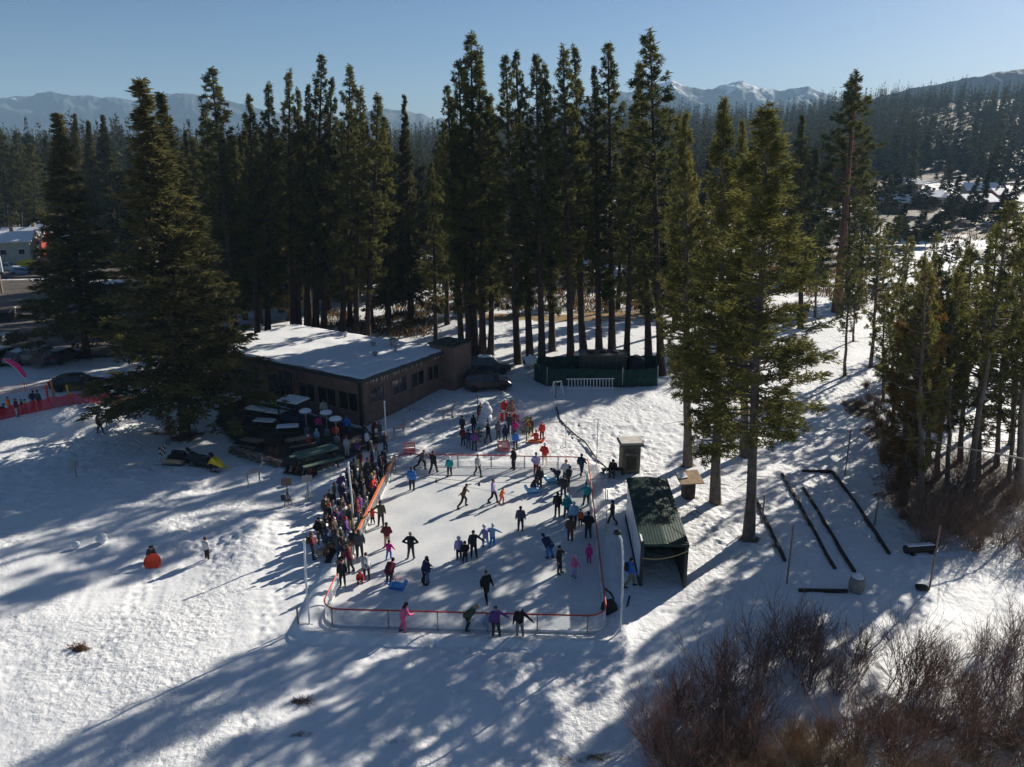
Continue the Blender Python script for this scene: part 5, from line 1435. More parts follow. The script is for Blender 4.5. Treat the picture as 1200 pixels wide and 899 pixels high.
car(92, 456, R(12), 'sedan', (0.012, 0.012, 0.014), 'black low car parked by the red mesh fence', None)
car(28, 322, R(8), 'sedan', (0.22, 0.32, 0.45), 'pale blue car on the street in front of the shops', 'cars on the street')
car(10, 318, R(5), 'suv', (0.45, 0.5, 0.55), 'silver suv on the street below the red banner', 'cars on the street')

# ------------------------------------------------------------------ houses
def house(px, py, w, d, h, rz, wm, label, roofm=SNOWM, rise=1.6, chim=True, cat='house', lot_y=None, name='house'):
    p = G(px, py); t = empty(name, p, rz); tag(t, label, cat)
    a = MB(); a.box((0, 0, h / 2 - 0.3), (w, d, h + 0.6)); gab = [(-d / 2, h), (d / 2, h), (0, h + rise)]
    for s in (-1, 1):
        a.add([(s * w / 2, y, z) for y, z in gab] + [(s * (w / 2 - 0.05), y, z) for y, z in gab], [(0, 1, 2), (5, 4, 3)])
    a.build('wall', wm, t)
    a = MB(); ov = 0.5; k = rise / (d / 2)
    for s in (-1, 1):
        y1 = s * (d / 2 + ov); z1 = h - k * ov
        vs = [(-w / 2 - ov, 0, h + rise + 0.05), (w / 2 + ov, 0, h + rise + 0.05), (w / 2 + ov, y1, z1 + 0.05), (-w / 2 - ov, y1, z1 + 0.05)]
        a.add(vs + [(x, y, z + 0.28) for x, y, z in vs], [(0, 1, 2, 3), (7, 6, 5, 4), (1, 5, 6, 2), (2, 6, 7, 3), (3, 7, 4, 0)])
    ro = a.build('roof', roofm, t)
    if chim: a = MB(); a.box((w * 0.2, d * 0.12, h + rise + 0.3), (0.7, 0.7, 1.6)); a.build('chimney', STONE, ro)
    nw = max(2, int(w / 3))
    for i in range(nw):
        for s in (-1, 1):
            x = -w / 2 + w * (i + 0.5) / nw
            a = MB(); a.box((x, s * (d / 2 + 0.02), h * 0.55), (1.3, 0.12, 1.2)); f = a.build('window', WHITE, t)
            a = MB(); a.box((x, s * (d / 2 + 0.075), h * 0.55), (1.1, 0.06, 1.0)); a.build('pane', GLASS, f)
    a = MB(); a.box((w / 2 + 0.03, -d * 0.2, 1.0), (0.1, 1.0, 2.0)); a.build('door', WOODD, t)
    return t
house(2, 307, 13, 9, 4.5, R(20), PALE, 'pale cream shop building with snowy roof and long side wall', rise=1.4, cat='shop', name='shop')
house(34, 299, 8, 7, 4.0, R(12), REDW, 'red shop with a round white sign on its gable', rise=1.8, cat='shop', name='shop')
p = G(40, 300); q = D(44, 284, p.y - 5)
a = MB(); M = Matrix.Translation((q.x, q.y, q.z)) @ Matrix.Rotation(R(90), 4, 'X'); a.lathe([(0.8, -0.05), (0.8, 0.05)], 18, M=M); a.lathe([(0.4, 0.052), (0.4, 0.07)], 14, mi=1, M=M); 
t = empty('round_sign', (q.x, q.y, hs(q.x, q.y))); tag(t, 'round white sign with a red center on a post before the red shop', 'sign')
o = a.build('disc', [WHITE, REDF], t); o.location = (-q.x, -q.y, -hs(q.x, q.y)); a = MB(); a.box((0, 0.12, (q.z - hs(q.x, q.y)) / 2), (0.2, 0.1, q.z - hs(q.x, q.y))); a.build('post', METAL, t)
house(72, 293, 10, 8, 4.2, R(-6), REDW, 'dark red house behind the wide fir near the street', rise=2.0)
house(98, 285, 9, 8, 4.5, R(30), REDW, 'red house with blue shaded snowy roof between the firs', rise=2.4)
house(118, 303, 15, 8, 4.0, R(15), TANW, 'long tan house with snowy roof left of the huge fir', rise=1.6)
house(146, 278, 10, 8, 4.2, R(-20), REDW, 'small red roofed cabin half hidden by the huge fir', rise=2.2)
house(593, 268, 12, 9, 4.2, R(10), GREYW, 'grey house with round snowy gable seen between two pine trunks', rise=2.0)
house(655, 292, 14, 9, 4.2, R(-15), WOODB, 'brown house with broad snowy roof beyond the meadow grass', rise=2.0)
house(735, 280, 13, 9, 4.0, R(12), GREYW, 'grey house behind the broad full pine', rise=2.0)
house(790, 272, 12, 8, 4.0, R(-8), TANW, 'tan house beyond the towering pine', rise=2.0)
house(520, 322, 10, 7, 3.5, R(6), TANW, 'low tan house across the meadow with open timber porch', rise=1.4)
house(1140, 248, 11, 8, 3.2, R(14), WOODB, 'wide brown house with large sunlit snowy roof in the right valley', rise=2.0)
house(1146, 232, 10, 7, 3.0, R(-10), GREYW, 'grey house behind the wide brown one in the right valley', rise=2.0)
house(1166, 238, 5, 5, 3.0, R(20), REDW, 'small orange red house next to the grey house in the right valley', rise=1.6)
house(1088, 241, 8, 6, 3.0, R(8), GREYW, 'low grey house with snowy roof at the wood edge in the right valley', rise=1.6)
house(1045, 247, 8, 6, 3.0, R(-12), WOODB, 'brown cabin under dark conifers right of the giant pine', rise=1.8)
house(1062, 225, 8, 6, 3.0, R(12), TANW, 'tan cabin at the foot of the wooded hill', rise=1.8)
house(1096, 168, 16, 10, 5.0, R(4), GREYW, 'lone house with pale roof high in the hillside wood', rise=2.4)
# long banner on the street
q0, q1 = G(-10, 308), G(42, 303)
d = q1 - q0; t = empty('banner', q0, math.atan2(d.y, d.x)); tag(t, 'long red and white banner strung along the street in front of the shops', 'banner')
Ln = d.length
for k, m in enumerate((REDF, WHITE, REDF, WHITE, METAL, REDF)):
    a = MB(); a.box((Ln * (k + 0.5) / 6, 0, 1.9), (Ln / 6, 0.06, 1.3)); a.build('panel', m, t)
for k in range(4): a = MB(); a.box((Ln * k / 3, 0.1, 1.2), (0.12, 0.12, 2.6)); a.build('post', METAL, t)
q = G(33, 314); a = MB(); a.box((0, 0, 0.9), (3.6, 1.6, 0.9), taper=0.85); a.box((0, 0, 1.45), (2.2, 1.3, 0.3), taper=0.8)
t = empty('raft', (q.x, q.y, q.z), R(8)); tag(t, 'bright yellow inflatable raft on a stand below the banner', 'raft')
a.build('body', YELL, t)
for sx in (-1.2, 1.2): a = MB(); a.box((sx, 0, 0.2), (0.15, 1.2, 0.6)); a.build('stand', METAL, t)
q = G(3, 345); t = empty('sign_board', q); tag(t, 'white sign board on a brown post at the street edge', 'sign')
a = MB(); a.box((0, 0, 2.2), (0.25, 0.25, 4.4)); a.build('post', PLANK, t); a = MB(); a.box((0, -0.2, 5.0), (1.8, 0.12, 2.6)); a.build('board', WHITE, t); a = MB(); a.box((0, -0.2, 3.55), (2.0, 0.3, 0.3)); a.build('ledge', WOODD, t)
q = G(6, 376); t = empty('planter', q, R(20)); tag(t, 'low dark loading box with pale edge in the parking lot', 'box')
a = MB(); a.box((0, 0, 0.7), (2.2, 4.0, 1.6)); a.build('body', WOODD, t); a = MB(); a.box((1.12, 0, 1.52), (0.2, 4.0, 0.12)); a.build('edge', PALE, t)

# ------------------------------------------------------------------ left play area: red mesh fence, stakes
t = empty('mesh_fence', (0, 0, 0)); tag(t, 'red plastic mesh fence sagging along the snowy bank', 'fence')
fp = [(-60, 497), (-20, 495), (0, 493), (20, 488), (40, 484), (60, 480), (85, 475), (105, 473), (130, 474), (158, 478)]
pts = [G(*p) for p in fp]
def mesh_strip(pts, h, m, t, sag=0.15, n=6):
    a = MB(); vs = []; cols = 0; path = []
    for i in range(len(pts) - 1):
        for k in range(n): path.append((pts[i].lerp(pts[i + 1], k / n), k / n))
    path.append((pts[-1], 0))
    for q, f in path:
        z = hs(q.x, q.y); hh = h - sag * 4 * f * (1 - f)
        vs.append((q.x, q.y, z + 0.03)); vs.append((q.x + 0.05, q.y - 0.06, z + hh * 0.5)); vs.append((q.x, q.y, z + hh))
    N_ = len(path); fs = []
    for i in range(N_ - 1):
        for j in range(2): fs.append((i * 3 + j, (i + 1) * 3 + j, (i + 1) * 3 + j + 1, i * 3 + j + 1))
    a.add(vs, fs); a.build('mesh', m, t, True)
    for q in pts: b = MB(); b.tube([(q.x, q.y, hs(q.x, q.y) - 0.2), (q.x, q.y, hs(q.x, q.y) + h + 0.12)], 0.03, 5); b.build('post', ORNG, t)
mesh_strip(pts, 1.15, REDNET, t)
t = empty('mesh_fence', (0, 0, 0)); tag(t, 'faded orange mesh fence behind the children on the bank', 'fence')
mesh_strip([G(-40, 467), G(0, 463), G(30, 459), G(60, 456), (G(75, 455))], 0.9, ORNET, t)
for px, py, ty, m, lb in ((57, 471, 452, REDF, 'red slalom marker on the bank beside the magenta flag'), (63, 466, 448, ORNG, 'tall orange marker on the bank near the black low car'), (81, 468, 452, YELL, 'yellow marker on the bank below the black low car'), (108, 468, 455, POLEM, 'white marker post at the fir side end of the red fence')):
    p = G(px, py); d = ray(px, ty); h = CAMH + d.z * p.y / d.y - p.z
    a = MB(); a.box((0, 0, h / 2), (0.16, 0.06, h + 0.2)); a.box((0, 0, h * 0.9), (0.22, 0.07, 0.25)); o = a.build('marker_post', m); o.location = p; tag(o, lb, 'marker', 'colored markers on the bank')
p = G(36, 466); t = empty('flag', p, R(5)); tag(t, 'magenta feather flag flying above the children on the bank', 'flag')
a = MB(); a.tube([(0, 0, 0), (-0.2, 0, 1.8), (-0.9, 0, 2.9), (-1.6, 0, 3.5)], 0.03, 6); a.build('pole', POLEM, t)
a = MB(); cx = [(-0.2, 1.9), (-0.9, 2.9), (-1.7, 3.55)]; vs = []
for i, (x, z) in enumerate(cx): wd = (0.35, 0.75, 0.5)[i]; vs += [(x, -0.02, z), (x + wd * 0.6, 0.08 * (i % 2), z + wd * 0.35)]
a.add(vs + [(x, y + 0.03, z) for x, y, z in vs], [(0, 2, 3, 1), (2, 4, 5, 3), (6, 7, 9, 8), (8, 9, 11, 10)]); a.build('cloth', MAG, t)
# small sign board on the slope
p = G(90, 560); t = empty('trail_sign', p, R(10)); tag(t, 'small grey square sign on a thin post in the shaded slope', 'sign')
a = MB(); a.tube([(0, 0, -0.2), (0, 0, 1.0)], 0.03, 6); a.build('post', PLANK, t); a = MB(); a.box((0, -0.05, 1.15), (0.5, 0.05, 0.55)); a.build('board', METAL, t)
# easel signs near the terrace
for px, py, lb, m in ((338, 592, 'dark wooden easel with a hanging bucket on the sunlit snow', WOODB), (362, 588, 'lattice topped easel stand beside the green picnic table', METAL)):
    p = G(px, py); t = empty('easel_stand', p, R(15)); tag(t, lb, 'stand')
    for x, y in ((-0.3, -0.2), (0.3, -0.2), (0, 0.4)): a = MB(); a.tube([(x, y, -0.1), (0, 0, 1.1)], 0.035, 5); a.build('leg', m, t)
    a = MB(); a.tube([(0, 0, 1.0), (0, 0, 2.1)], 0.04, 5); a.box((0, 0, 1.75), (0.7, 0.06, 0.5)); a.box((0, 0, 0.35), (0.5, 0.3, 0.06)); a.build('board', m, t)
    if m == WOODB: a = MB(); a.lathe([(0.12, 0.5), (0.17, 0.85)], 10, (-0.3, -0.25, 0)); a.build('bucket', BLACKP, t)
# snowballs, debris
for px, py, r, lb in ((120, 636, 0.34, 'larger rough snowball on the sunlit slope'), (90, 642, 0.22, 'smaller rolled snowball beside the larger one')):
    p = G(px, py); a = MB(); a.ball((0, 0, r * 0.85), r, int(px), 0.3, 0, 8); o = a.build('snowball', SNOWM, None, True); o.location = p; tag(o, lb, 'snowball')
for px, py, sx, lb in ((92, 760, 1.0, 'clump of tan dead twigs poking out of snow at the slope foot'), (355, 822, 0.8, 'dark brown clump of debris in shaded snow before the rink')):
    p = G(px, py); o = link('twig_clump', twig_mesh('twig_clump', int(px), 40, 0.5, 1.6, RUST if px < 200 else SHR2, 0.018)); o.location = p; o.scale = (sx * 1.6, sx, sx * 0.7); tag(o, lb, 'twigs')
p = G(180, 664); t = empty('saucer_sled', (p.x, p.y, p.z + 0.30), 0); t.rotation_euler = (R(58), 0, R(10)); tag(t, 'round orange red saucer sled propped up in front of a crouching person', 'saucer sled')
a = MB(); a.lathe([(0.02, 0.0), (0.25, 0.02), (0.46, 0.10), (0.5, 0.13), (0.46, 0.13), (0.24, 0.05), (0.02, 0.03)], 22); a.build('dish', mat('saucer_red', (0.85, 0.07, 0.02), 0.35), t, True)
for s in (-1, 1): a = MB(); a.tube([(s * 0.40, -0.1, 0.12), (s * 0.45, 0, 0.2), (s * 0.40, 0.1, 0.12)], 0.015, 5); a.build('handle', BLACKP, t)

# ------------------------------------------------------------------ snowman, decorated trees
p = G(569, 497); t = empty('snowman', p, R(10)); t.scale = (0.78, 0.78, 0.72); tag(t, 'big leaning snowman of rolled snow beside the christmas decorations', 'snowman')
a = MB(); a.ball((0, 0, 0.6), 0.85, 1, 0.12, 0, 9); a.build('lower_ball', SNOWM, t, True)
a = MB(); a.ball((0.18, 0.1, 1.65), 0.62, 2, 0.12, 0, 8, (1, 1, 1.15)); a.build('middle_ball', SNOWM, t, True)
a = MB(); a.ball((0.10, 0.12, 2.4), 0.40, 3, 0.1, 0, 8); h_ = a.build('head', SNOWM, t, True)
a = MB(); a.tube([(0.10, -0.24, 2.4), (0.06, -0.55, 2.38)], [0.05, 0.01], 6); a.build('nose', ORNG, h_)
for s in (-1, 1): a = MB(); a.ball((0.10 + s * 0.13, -0.22, 2.52), 0.04, 0, 0, 0, 4); a.build('eye', BLACKP, h_)
def xmas(px, py, H, Rr, label, orn):
    p = G(px, py); tr, cr, hh, r0 = PROTO['young'][0]
    t = empty('christmas_tree', p); t.scale = (Rr / r0, Rr / r0, H / hh); tag(t, label, 'christmas tree')
    link('trunk', tr, t); link('crown', cr, t)
    rg = random.Random(int(px))
    for k in range(18):
        z = rg.uniform(0.15, 0.92) * hh; a_ = rg.uniform(0, 6.28); rr = r0 * (1 - z / hh) * 0.95 + 0.1
        a = MB(); a.ball((0, 0, 0), 1, k, 0, 0, 5); o = a.build('bauble', orn[k % len(orn)], t, True); o.location = (rr * math.cos(a_), rr * math.sin(a_), z); o.scale = (0.065 * r0 / Rr, 0.065 * r0 / Rr, 0.065 * hh / H)
    return t
PINKP = mat('pink_plastic', (0.50, 0.19, 0.20), 0.4)
xmas(617, 517, 2.1, 0.75, 'small dark green christmas tree behind the seated red sledder', [REDF, YELL])
xmas(599, 489, 1.7, 0.65, 'christmas tree hung with red ornaments beside the snowman', [REDF, PINKP, REDF])
xmas(561, 517, 1.2, 0.6, 'low green christmas tree among the dark dressed children', [TEALM, REDF])
q = G(590, 492); t = empty('gift_box', (q.x, q.y, q.z), R(15)); t.scale = (0.75,) * 3; tag(t, 'large red gift box with white ribbon in the christmas display', 'gift box')
a = MB(); a.box((0, 0, 0.45), (0.9, 0.9, 0.95)); a.build('box', REDF, t); a = MB(); a.box((0, 0, 0.46), (0.2, 0.94, 0.98)); a.box((0, 0, 0.462), (0.94, 0.2, 0.984)); a.ball((0, 0, 1.05), 0.16, 1, 0.2, 0, 5, (1.6, 1, 0.8)); a.build('ribbon', WHITE, t)
q = G(603, 495); t = empty('gift_box', (q.x, q.y, q.z), R(-15)); tag(t, 'smaller pink gift box in front of the ornament hung tree', 'gift box')
a = MB(); a.box((0, 0, 0.3), (0.7, 0.7, 0.62)); a.build('box', PINKP, t); a = MB(); a.box((0, 0, 0.31), (0.14, 0.73, 0.64)); a.ball((0, 0, 0.7), 0.12, 2, 0.2, 0, 5, (1.6, 1, 0.8)); a.build('ribbon', REDF, t)
q = G(628, 518); t = empty('toboggan', q, R(12)); tag(t, 'orange toboggan under the seated child in red at the decorations', 'sled')
a = MB(); a.box((0, 0, 0.14), (1.3, 0.5, 0.08)); a.tube([(0.62, 0, 0.16), (0.8, 0, 0.3), (0.75, 0, 0.42)], 0.06, 6); a.build('deck', ORNG, t); a = MB(); a.box((0, 0.2, 0.06), (1.2, 0.05, 0.1)); a.box((0, -0.2, 0.06), (1.2, 0.05, 0.1)); a.build('runner', REDF, t)
# gate lattice/wooden benches at far left of the rink's end
for px, py, lb in ((480, 530, 'pinkish lattice crate outside the far left barrier corner'), (590, 528, 'red lattice crate outside the far barrier behind the stake'), (423, 598, 'grey crate of skates among the crowd at the orange rail')):
    q = G(px, py); t = empty('lattice_crate', q, R(8)); tag(t, lb, 'crate')
    a = MB()
    for z in (0.15, 0.4, 0.65): 
        for yy in (-0.35, 0.35): a.box((0, yy, z), (0.9, 0.04, 0.12))
        for xx in (-0.45, 0.45): a.box((xx, 0, z), (0.04, 0.74, 0.12))
    a.box((0, 0, 0.05), (0.86, 0.66, 0.05)); m = {480: PINKP, 590: PINKP, 423: GREYW}[px]; a.build('slats', m, t)
    for xx in (-0.42, 0.42):
        for yy in (-0.31, 0.31): b = MB(); b.box((xx, yy, 0.38), (0.05, 0.05, 0.76)); b.build('post', PLANK, t)
q = G(423, 552); t = empty('kick_sled', q, R(60)); tag(t, 'yellow plastic sled leaning upright among the crowd', 'sled')
a = MB(); a.box((0, 0, 0.55), (0.45, 0.08, 1.1)); a.tube([(0, 0, 1.1), (0, 0.12, 1.22)], 0.18, 6); a.build('tray', YELL, t); a = MB(); a.box((0, -0.05, 0.55), (0.3, 0.05, 0.8)); a.build('tray_recess', mat('yellow_dark', (0.5, 0.33, 0.02), 0.4), t)
# light ornaments: reindeer frames of wire on the snow
for px, py, lb in ((525, 492, 'wire deer ornament standing on snow below the lodge windows'), (468, 512, 'wire deer ornament beside the lodge corner light pole'), (298, 566, 'wire deer ornament on sunlit snow below the stone wall')):
    q = G(px, py); t = empty('wire_deer', q, R(30)); tag(t, lb, 'deer ornament', 'wire deer ornaments')
    DW = mat('deer_wire', (0.42, 0.36, 0.33), 0.5)
    a = MB(); a.tube([(-0.5, 0, 0.85), (0, 0, 0.9), (0.5, 0, 0.95)], [0.13, 0.18, 0.15], 7); a.tube([(0.45, 0, 0.95), (0.7, 0, 1.4)], [0.1, 0.06], 6); a.build('body', DW, t)
    a = MB(); a.tube([(0.66, 0, 1.4), (0.75, 0, 1.48), (0.95, 0, 1.38)], [0.06, 0.09, 0.04], 6); h_ = a.build('head', DW, t)
    for s in (-1, 1):
        a = MB(); a.tube([(0.72, s * 0.05, 1.5), (0.68, s * 0.18, 1.75), (0.78, s * 0.26, 1.95)], 0.015, 4); a.tube([(0.68, s * 0.18, 1.75), (0.85, s * 0.22, 1.85)], 0.012, 4); a.build('antler', DW, h_)
        for x in (-0.42, 0.42): a = MB(); a.tube([(x, s * 0.1, 0.85), (x - 0.04, s * 0.11, 0.45), (x, s * 0.11, -0.05)], [0.06, 0.03, 0.02], 5); a.build('leg', DW, t)

# ------------------------------------------------------------------ bare willow shrubs
SH = [twig_mesh('willow_red', 100, 95, 3.2, 0.6, SHR1, 0.015, 6), twig_mesh('willow_brown', 101, 85, 3.0, 0.65, SHR2, 0.015, 6), twig_mesh('willow_upright', 102, 80, 3.7, 0.42, SHR1, 0.017, 5), twig_mesh('willow_ochre', 103, 150, 2.2, 0.7, SHR3, 0.012, 6), twig_mesh('willow_grey', 104, 60, 2.8, 0.5, SHR4, 0.016), twig_mesh('willow_sparse', 105, 42, 3.7, 0.5, SHR5, 0.02, 9)]
shr = []
rs = random.Random(12)
front = [(772, 880, 0, 0.95), (800, 838, 0, 1.05), (838, 872, 0, 1.05), (850, 825, 5, 1.0), (790, 915, 0, 1.0), (868, 900, 1, 1.0), (822, 905, 1, 1.0), (880, 862, 5, 0.9),
         (892, 792, 5, 0.85), (925, 772, 5, 0.9), (958, 768, 5, 0.8), (1003, 785, 5, 0.9), (945, 805, 5, 0.8), (985, 812, 5, 0.75),
         (1062, 812, 5, 1.0), (1095, 800, 1, 0.95), (1085, 858, 1, 1.0), (1132, 832, 1, 1.05), (1172, 802, 5, 1.1), (1135, 885, 1, 1.0), (1182, 868, 1, 1.1), (1215, 842, 1, 1.1), (1030, 858, 1, 0.9), (1000, 885, 1, 0.9), (1050, 895, 1, 1.0), (1205, 905, 1, 1.0), (1188, 755, 4, 1.0), (1150, 768, 4, 0.8),
         (900, 918, 3, 1.0), (945, 908, 3, 1.0), (985, 925, 3, 1.0), (1100, 925, 3, 1.0), (850, 935, 3, 1.0), (930, 880, 3, 0.8), (1160, 935, 3, 1.0), (1060, 940, 3, 1.0), (965, 870, 3, 0.7)]
SHL_ = {0: ('reddish bare willow shrub in the front thicket', 'reddish willows in the front'), 1: ('brown bare willow shrub in the front thicket', 'brown willows in the front'), 3: ('low ochre brown shrub at the very bottom of the thicket', 'ochre shrubs in the front'), 5: ('sparse dark stemmed willow clump with snow showing between its stems', 'sparse willow clumps in the front'), 4: ('grey bare shrub at the right end of the front thicket', 'grey shrubs in the front')}
for px, py, k, s in front:
    p = G(px, py); o = link('willow_shrub', SH[k]); o.location = p; o.rotation_euler = (0, 0, rs.uniform(0, 6.28)); s *= rs.uniform(0.75, 1.0); o.scale = (s * 1.05, s * 1.05, s)
    tag(o, SHL_[k][0], 'shrub', SHL_[k][1])
thick = [(1015, 455, 3), (1040, 520, 1), (1025, 485, 1), (1048, 545, 1), (1035, 535, 3), (1090, 640, 1), (1140, 645, 1), (1110, 590, 4), (1205, 655, 1), (1190, 585, 4), (1080, 590, 1), (1058, 608, 3), (1075, 618, 1), (1100, 612, 1), (1120, 626, 1), (1150, 622, 4), (1175, 640, 4), (1200, 630, 4), (1140, 600, 1), (1180, 600, 1), (1210, 600, 4), (1050, 590, 1), (1060, 560, 1), (1090, 570, 1), (1160, 570, 1), (1030, 500, 3), (1005, 478, 3), (1018, 470, 3), (1200, 560, 1), (1125, 560, 1)]
for px, py, k in thick:
    p = G(px, py); o = link('thicket_shrub', SH[k]); o.location = p; o.rotation_euler = (0, 0, rs.uniform(0, 6.28)); s = rs.uniform(0.65, 1.0) * (0.5 if k == 3 else 1); o.scale = (s * 1.1, s * 1.1, s)
    tag(o, {1: 'brown bare shrub under the thicket pines', 3: 'rusty low shrub on the bank behind the timber lanes', 4: 'grey bare shrub among the thicket pines'}[k], 'shrub', {1: 'brown shrubs under thicket pines', 3: 'rusty shrubs on the bank', 4: 'grey shrubs under thicket pines'}[k])
# long bare pale branch reaching out of the thicket
a = MB(); q0 = G(1210, 612); b0 = D(1210, 540, q0.y); b1 = D(1160, 530, q0.y - 0.5); b2 = D(1110, 522, q0.y - 0.8); b3 = D(1080, 510, q0.y - 0.5)
a.tube([q0, b0, b1, b2, b3], [0.09, 0.07, 0.05, 0.035, 0.015], 6); a.tube([b1, D(1130, 548, q0.y)], [0.03, 0.01], 5); a.tube([b2, D(1095, 535, q0.y)], [0.02, 0.008], 5)
tag(a.build('bare_tree', SHR4), 'leafless pale tree with one long branch reaching out over the thicket', 'tree')
q = G(46, 432); o = link('bare_bush', SH[4]); o.location = q; o.scale = (0.9, 0.9, 1.0); tag(o, 'frosty pale bare bush in front of the parked row', 'shrub')
# fallen pale branches
q = G(789, 455); o = link('low_branch', twig_mesh('low_branch', 33, 30, 1.2, 1.2, BARKG, 0.02)); o.location = q; tag(o, 'fallen branch pile at the foot of the towering pine', 'branch')
# ------------------------------------------------------------------ people
# a figure faces -Y; each pose is a set of joints, limbs are grown as one continuous surface and remeshed
BASEJ = dict(pel=(0, 0, .95), spi=(0, 0, 1.15), che=(0, 0, 1.36), nek=(0, -.01, 1.50), hed=(0, -.02, 1.63),
             sL=(.19, 0, 1.41), eL=(.27, .02, 1.13), wL=(.29, -.06, .88), sR=(-.19, 0, 1.41), eR=(-.27, .02, 1.13), wR=(-.29, -.06, .88),
             hL=(.10, 0, .92), kL=(.12, -.03, .50), aL=(.13, 0, .10), hR=(-.10, 0, .92), kR=(-.12, -.03, .50), aR=(-.13, 0, .10))
def pose(**k):
    j = dict(BASEJ); j.update(k); return {a: Vector(v) for a, v in j.items()}
def lean(j, ang, piv='pel', joints=('spi', 'che', 'nek', 'hed', 'sL', 'eL', 'wL', 'sR', 'eR', 'wR')):
    c = j[piv]; M = Matrix.Rotation(ang, 3, 'X')
    for n in joints: j[n] = c + M @ (j[n] - c)
    return j
def mk_poses():
    ps = {}
    ps['stand'] = pose()
    ps['pockets'] = pose(eL=(.33, .06, 1.14), wL=(.20, -.12, .98), eR=(-.33, .06, 1.14), wR=(-.20, -.12, .98), kL=(.11, -.04, .5), aL=(.15, -.06, .1))
    ps['glide'] = lean(pose(eL=(.36, -.02, 1.2), wL=(.48, -.10, 1.02), eR=(-.36, .02, 1.2), wR=(-.50, .02, 1.03), kL=(.13, -.16, .52), aL=(.13, -.10, .1), kR=(-.14, .04, .50), aR=(-.17, .24, .12)), R(12))
    ps['stride'] = lean(pose(eL=(.34, -.20, 1.22), wL=(.38, -.42, 1.12), eR=(-.34, .18, 1.2), wR=(-.42, .34, 1.02), pel=(0, 0, .90), hL=(.10, 0, .87), hR=(-.10, 0, .87), kL=(.15, -.24, .52), aL=(.18, -.20, .1), kR=(-.20, .14, .48), aR=(-.33, .44, .13)), R(20))
    ps['hips'] = pose(eL=(.46, .08, 1.16), wL=(.21, -.03, 1.00), eR=(-.46, .08, 1.16), wR=(-.21, -.03, 1.00), kL=(.14, -.02, .5), aL=(.20, 0, .1), aR=(-.17, .03, .1))
    ps['bent'] = lean(pose(eL=(.22, -.02, 1.12), wL=(.20, -.16, .90), eR=(-.22, -.02, 1.12), wR=(-.20, -.16, .90), pel=(0, .10, .90), hL=(.1, .1, .87), hR=(-.1, .1, .87), kL=(.12, -.08, .50), kR=(-.12, -.06, .50), aR=(-.15, .12, .1)), R(52))
    ps['reach'] = pose(eL=(.42, -.02, 1.22), wL=(.64, -.06, 1.05), eR=(-.28, .02, 1.13), wR=(-.30, -.07, .89), kL=(.14, -.05, .5), aL=(.18, -.05, .1))
    ps['arms_out'] = lean(pose(eL=(.44, 0, 1.34), wL=(.66, -.03, 1.27), eR=(-.44, 0, 1.33), wR=(-.66, -.05, 1.24), kL=(.13, -.08, .5), aL=(.17, -.05, .1), aR=(-.17, .08, .1)), R(8))
    ps['sit'] = lean(pose(pel=(0, .10, .50), spi=(0, .10, .70), che=(0, .07, .91), nek=(0, .04, 1.05), hed=(0, .02, 1.18), sL=(.19, .07, .96), sR=(-.19, .07, .96), eL=(.26, -.05, .72), wL=(.15, -.28, .66), eR=(-.26, -.05, .72), wR=(-.15, -.28, .66),
                          hL=(.10, .06, .48), hR=(-.10, .06, .48), kL=(.14, -.36, .52), kR=(-.14, -.36, .52), aL=(.14, -.36, .10), aR=(-.14, -.38, .10)), R(8))
    ps['crouch'] = lean(pose(pel=(0, .16, .42), spi=(0, .12, .62), che=(0, .05, .83), nek=(0, 0, .97), hed=(0, -.04, 1.10), sL=(.19, .05, .88), sR=(-.19, .05, .88), eL=(.27, -.16, .68), wL=(.18, -.40, .62), eR=(-.27, -.16, .68), wR=(-.18, -.40, .62),
                             hL=(.10, .14, .40), hR=(-.10, .14, .40), kL=(.18, -.24, .52), kR=(-.18, -.22, .50), aL=(.16, -.02, .10), aR=(-.16, .02, .10)), R(14))
    ps['walk'] = pose(eL=(.27, .10, 1.14), wL=(.28, .02, .89), eR=(-.27, -.06, 1.14), wR=(-.27, -.26, .95), kL=(.11, -.18, .53), aL=(.11, -.26, .10), kR=(-.11, .06, .50), aR=(-.11, .32, .14))
    ps['folded'] = pose(eL=(.30, -.06, 1.15), wL=(.02, -.26, 1.18), eR=(-.30, -.06, 1.15), wR=(-.02, -.27, 1.12), aL=(.16, -.02, .1))
    ps['lean_rail'] = lean(pose(eL=(.27, -.14, 1.20), wL=(.16, -.40, 1.16), eR=(-.27, -.14, 1.20), wR=(-.16, -.40, 1.16), aR=(-.15, .12, .1)), R(16))
    return ps
POSES = mk_poses()
_b = bmesh.new(); bmesh.ops.create_icosphere(_b, subdivisions=2, radius=1.0)
_b.verts.index_update()
ICO_V = np.array([v.co[:] for v in _b.verts]); ICO_F = np.array([[v.index for v in f.verts] for f in _b.faces]); _b.free()
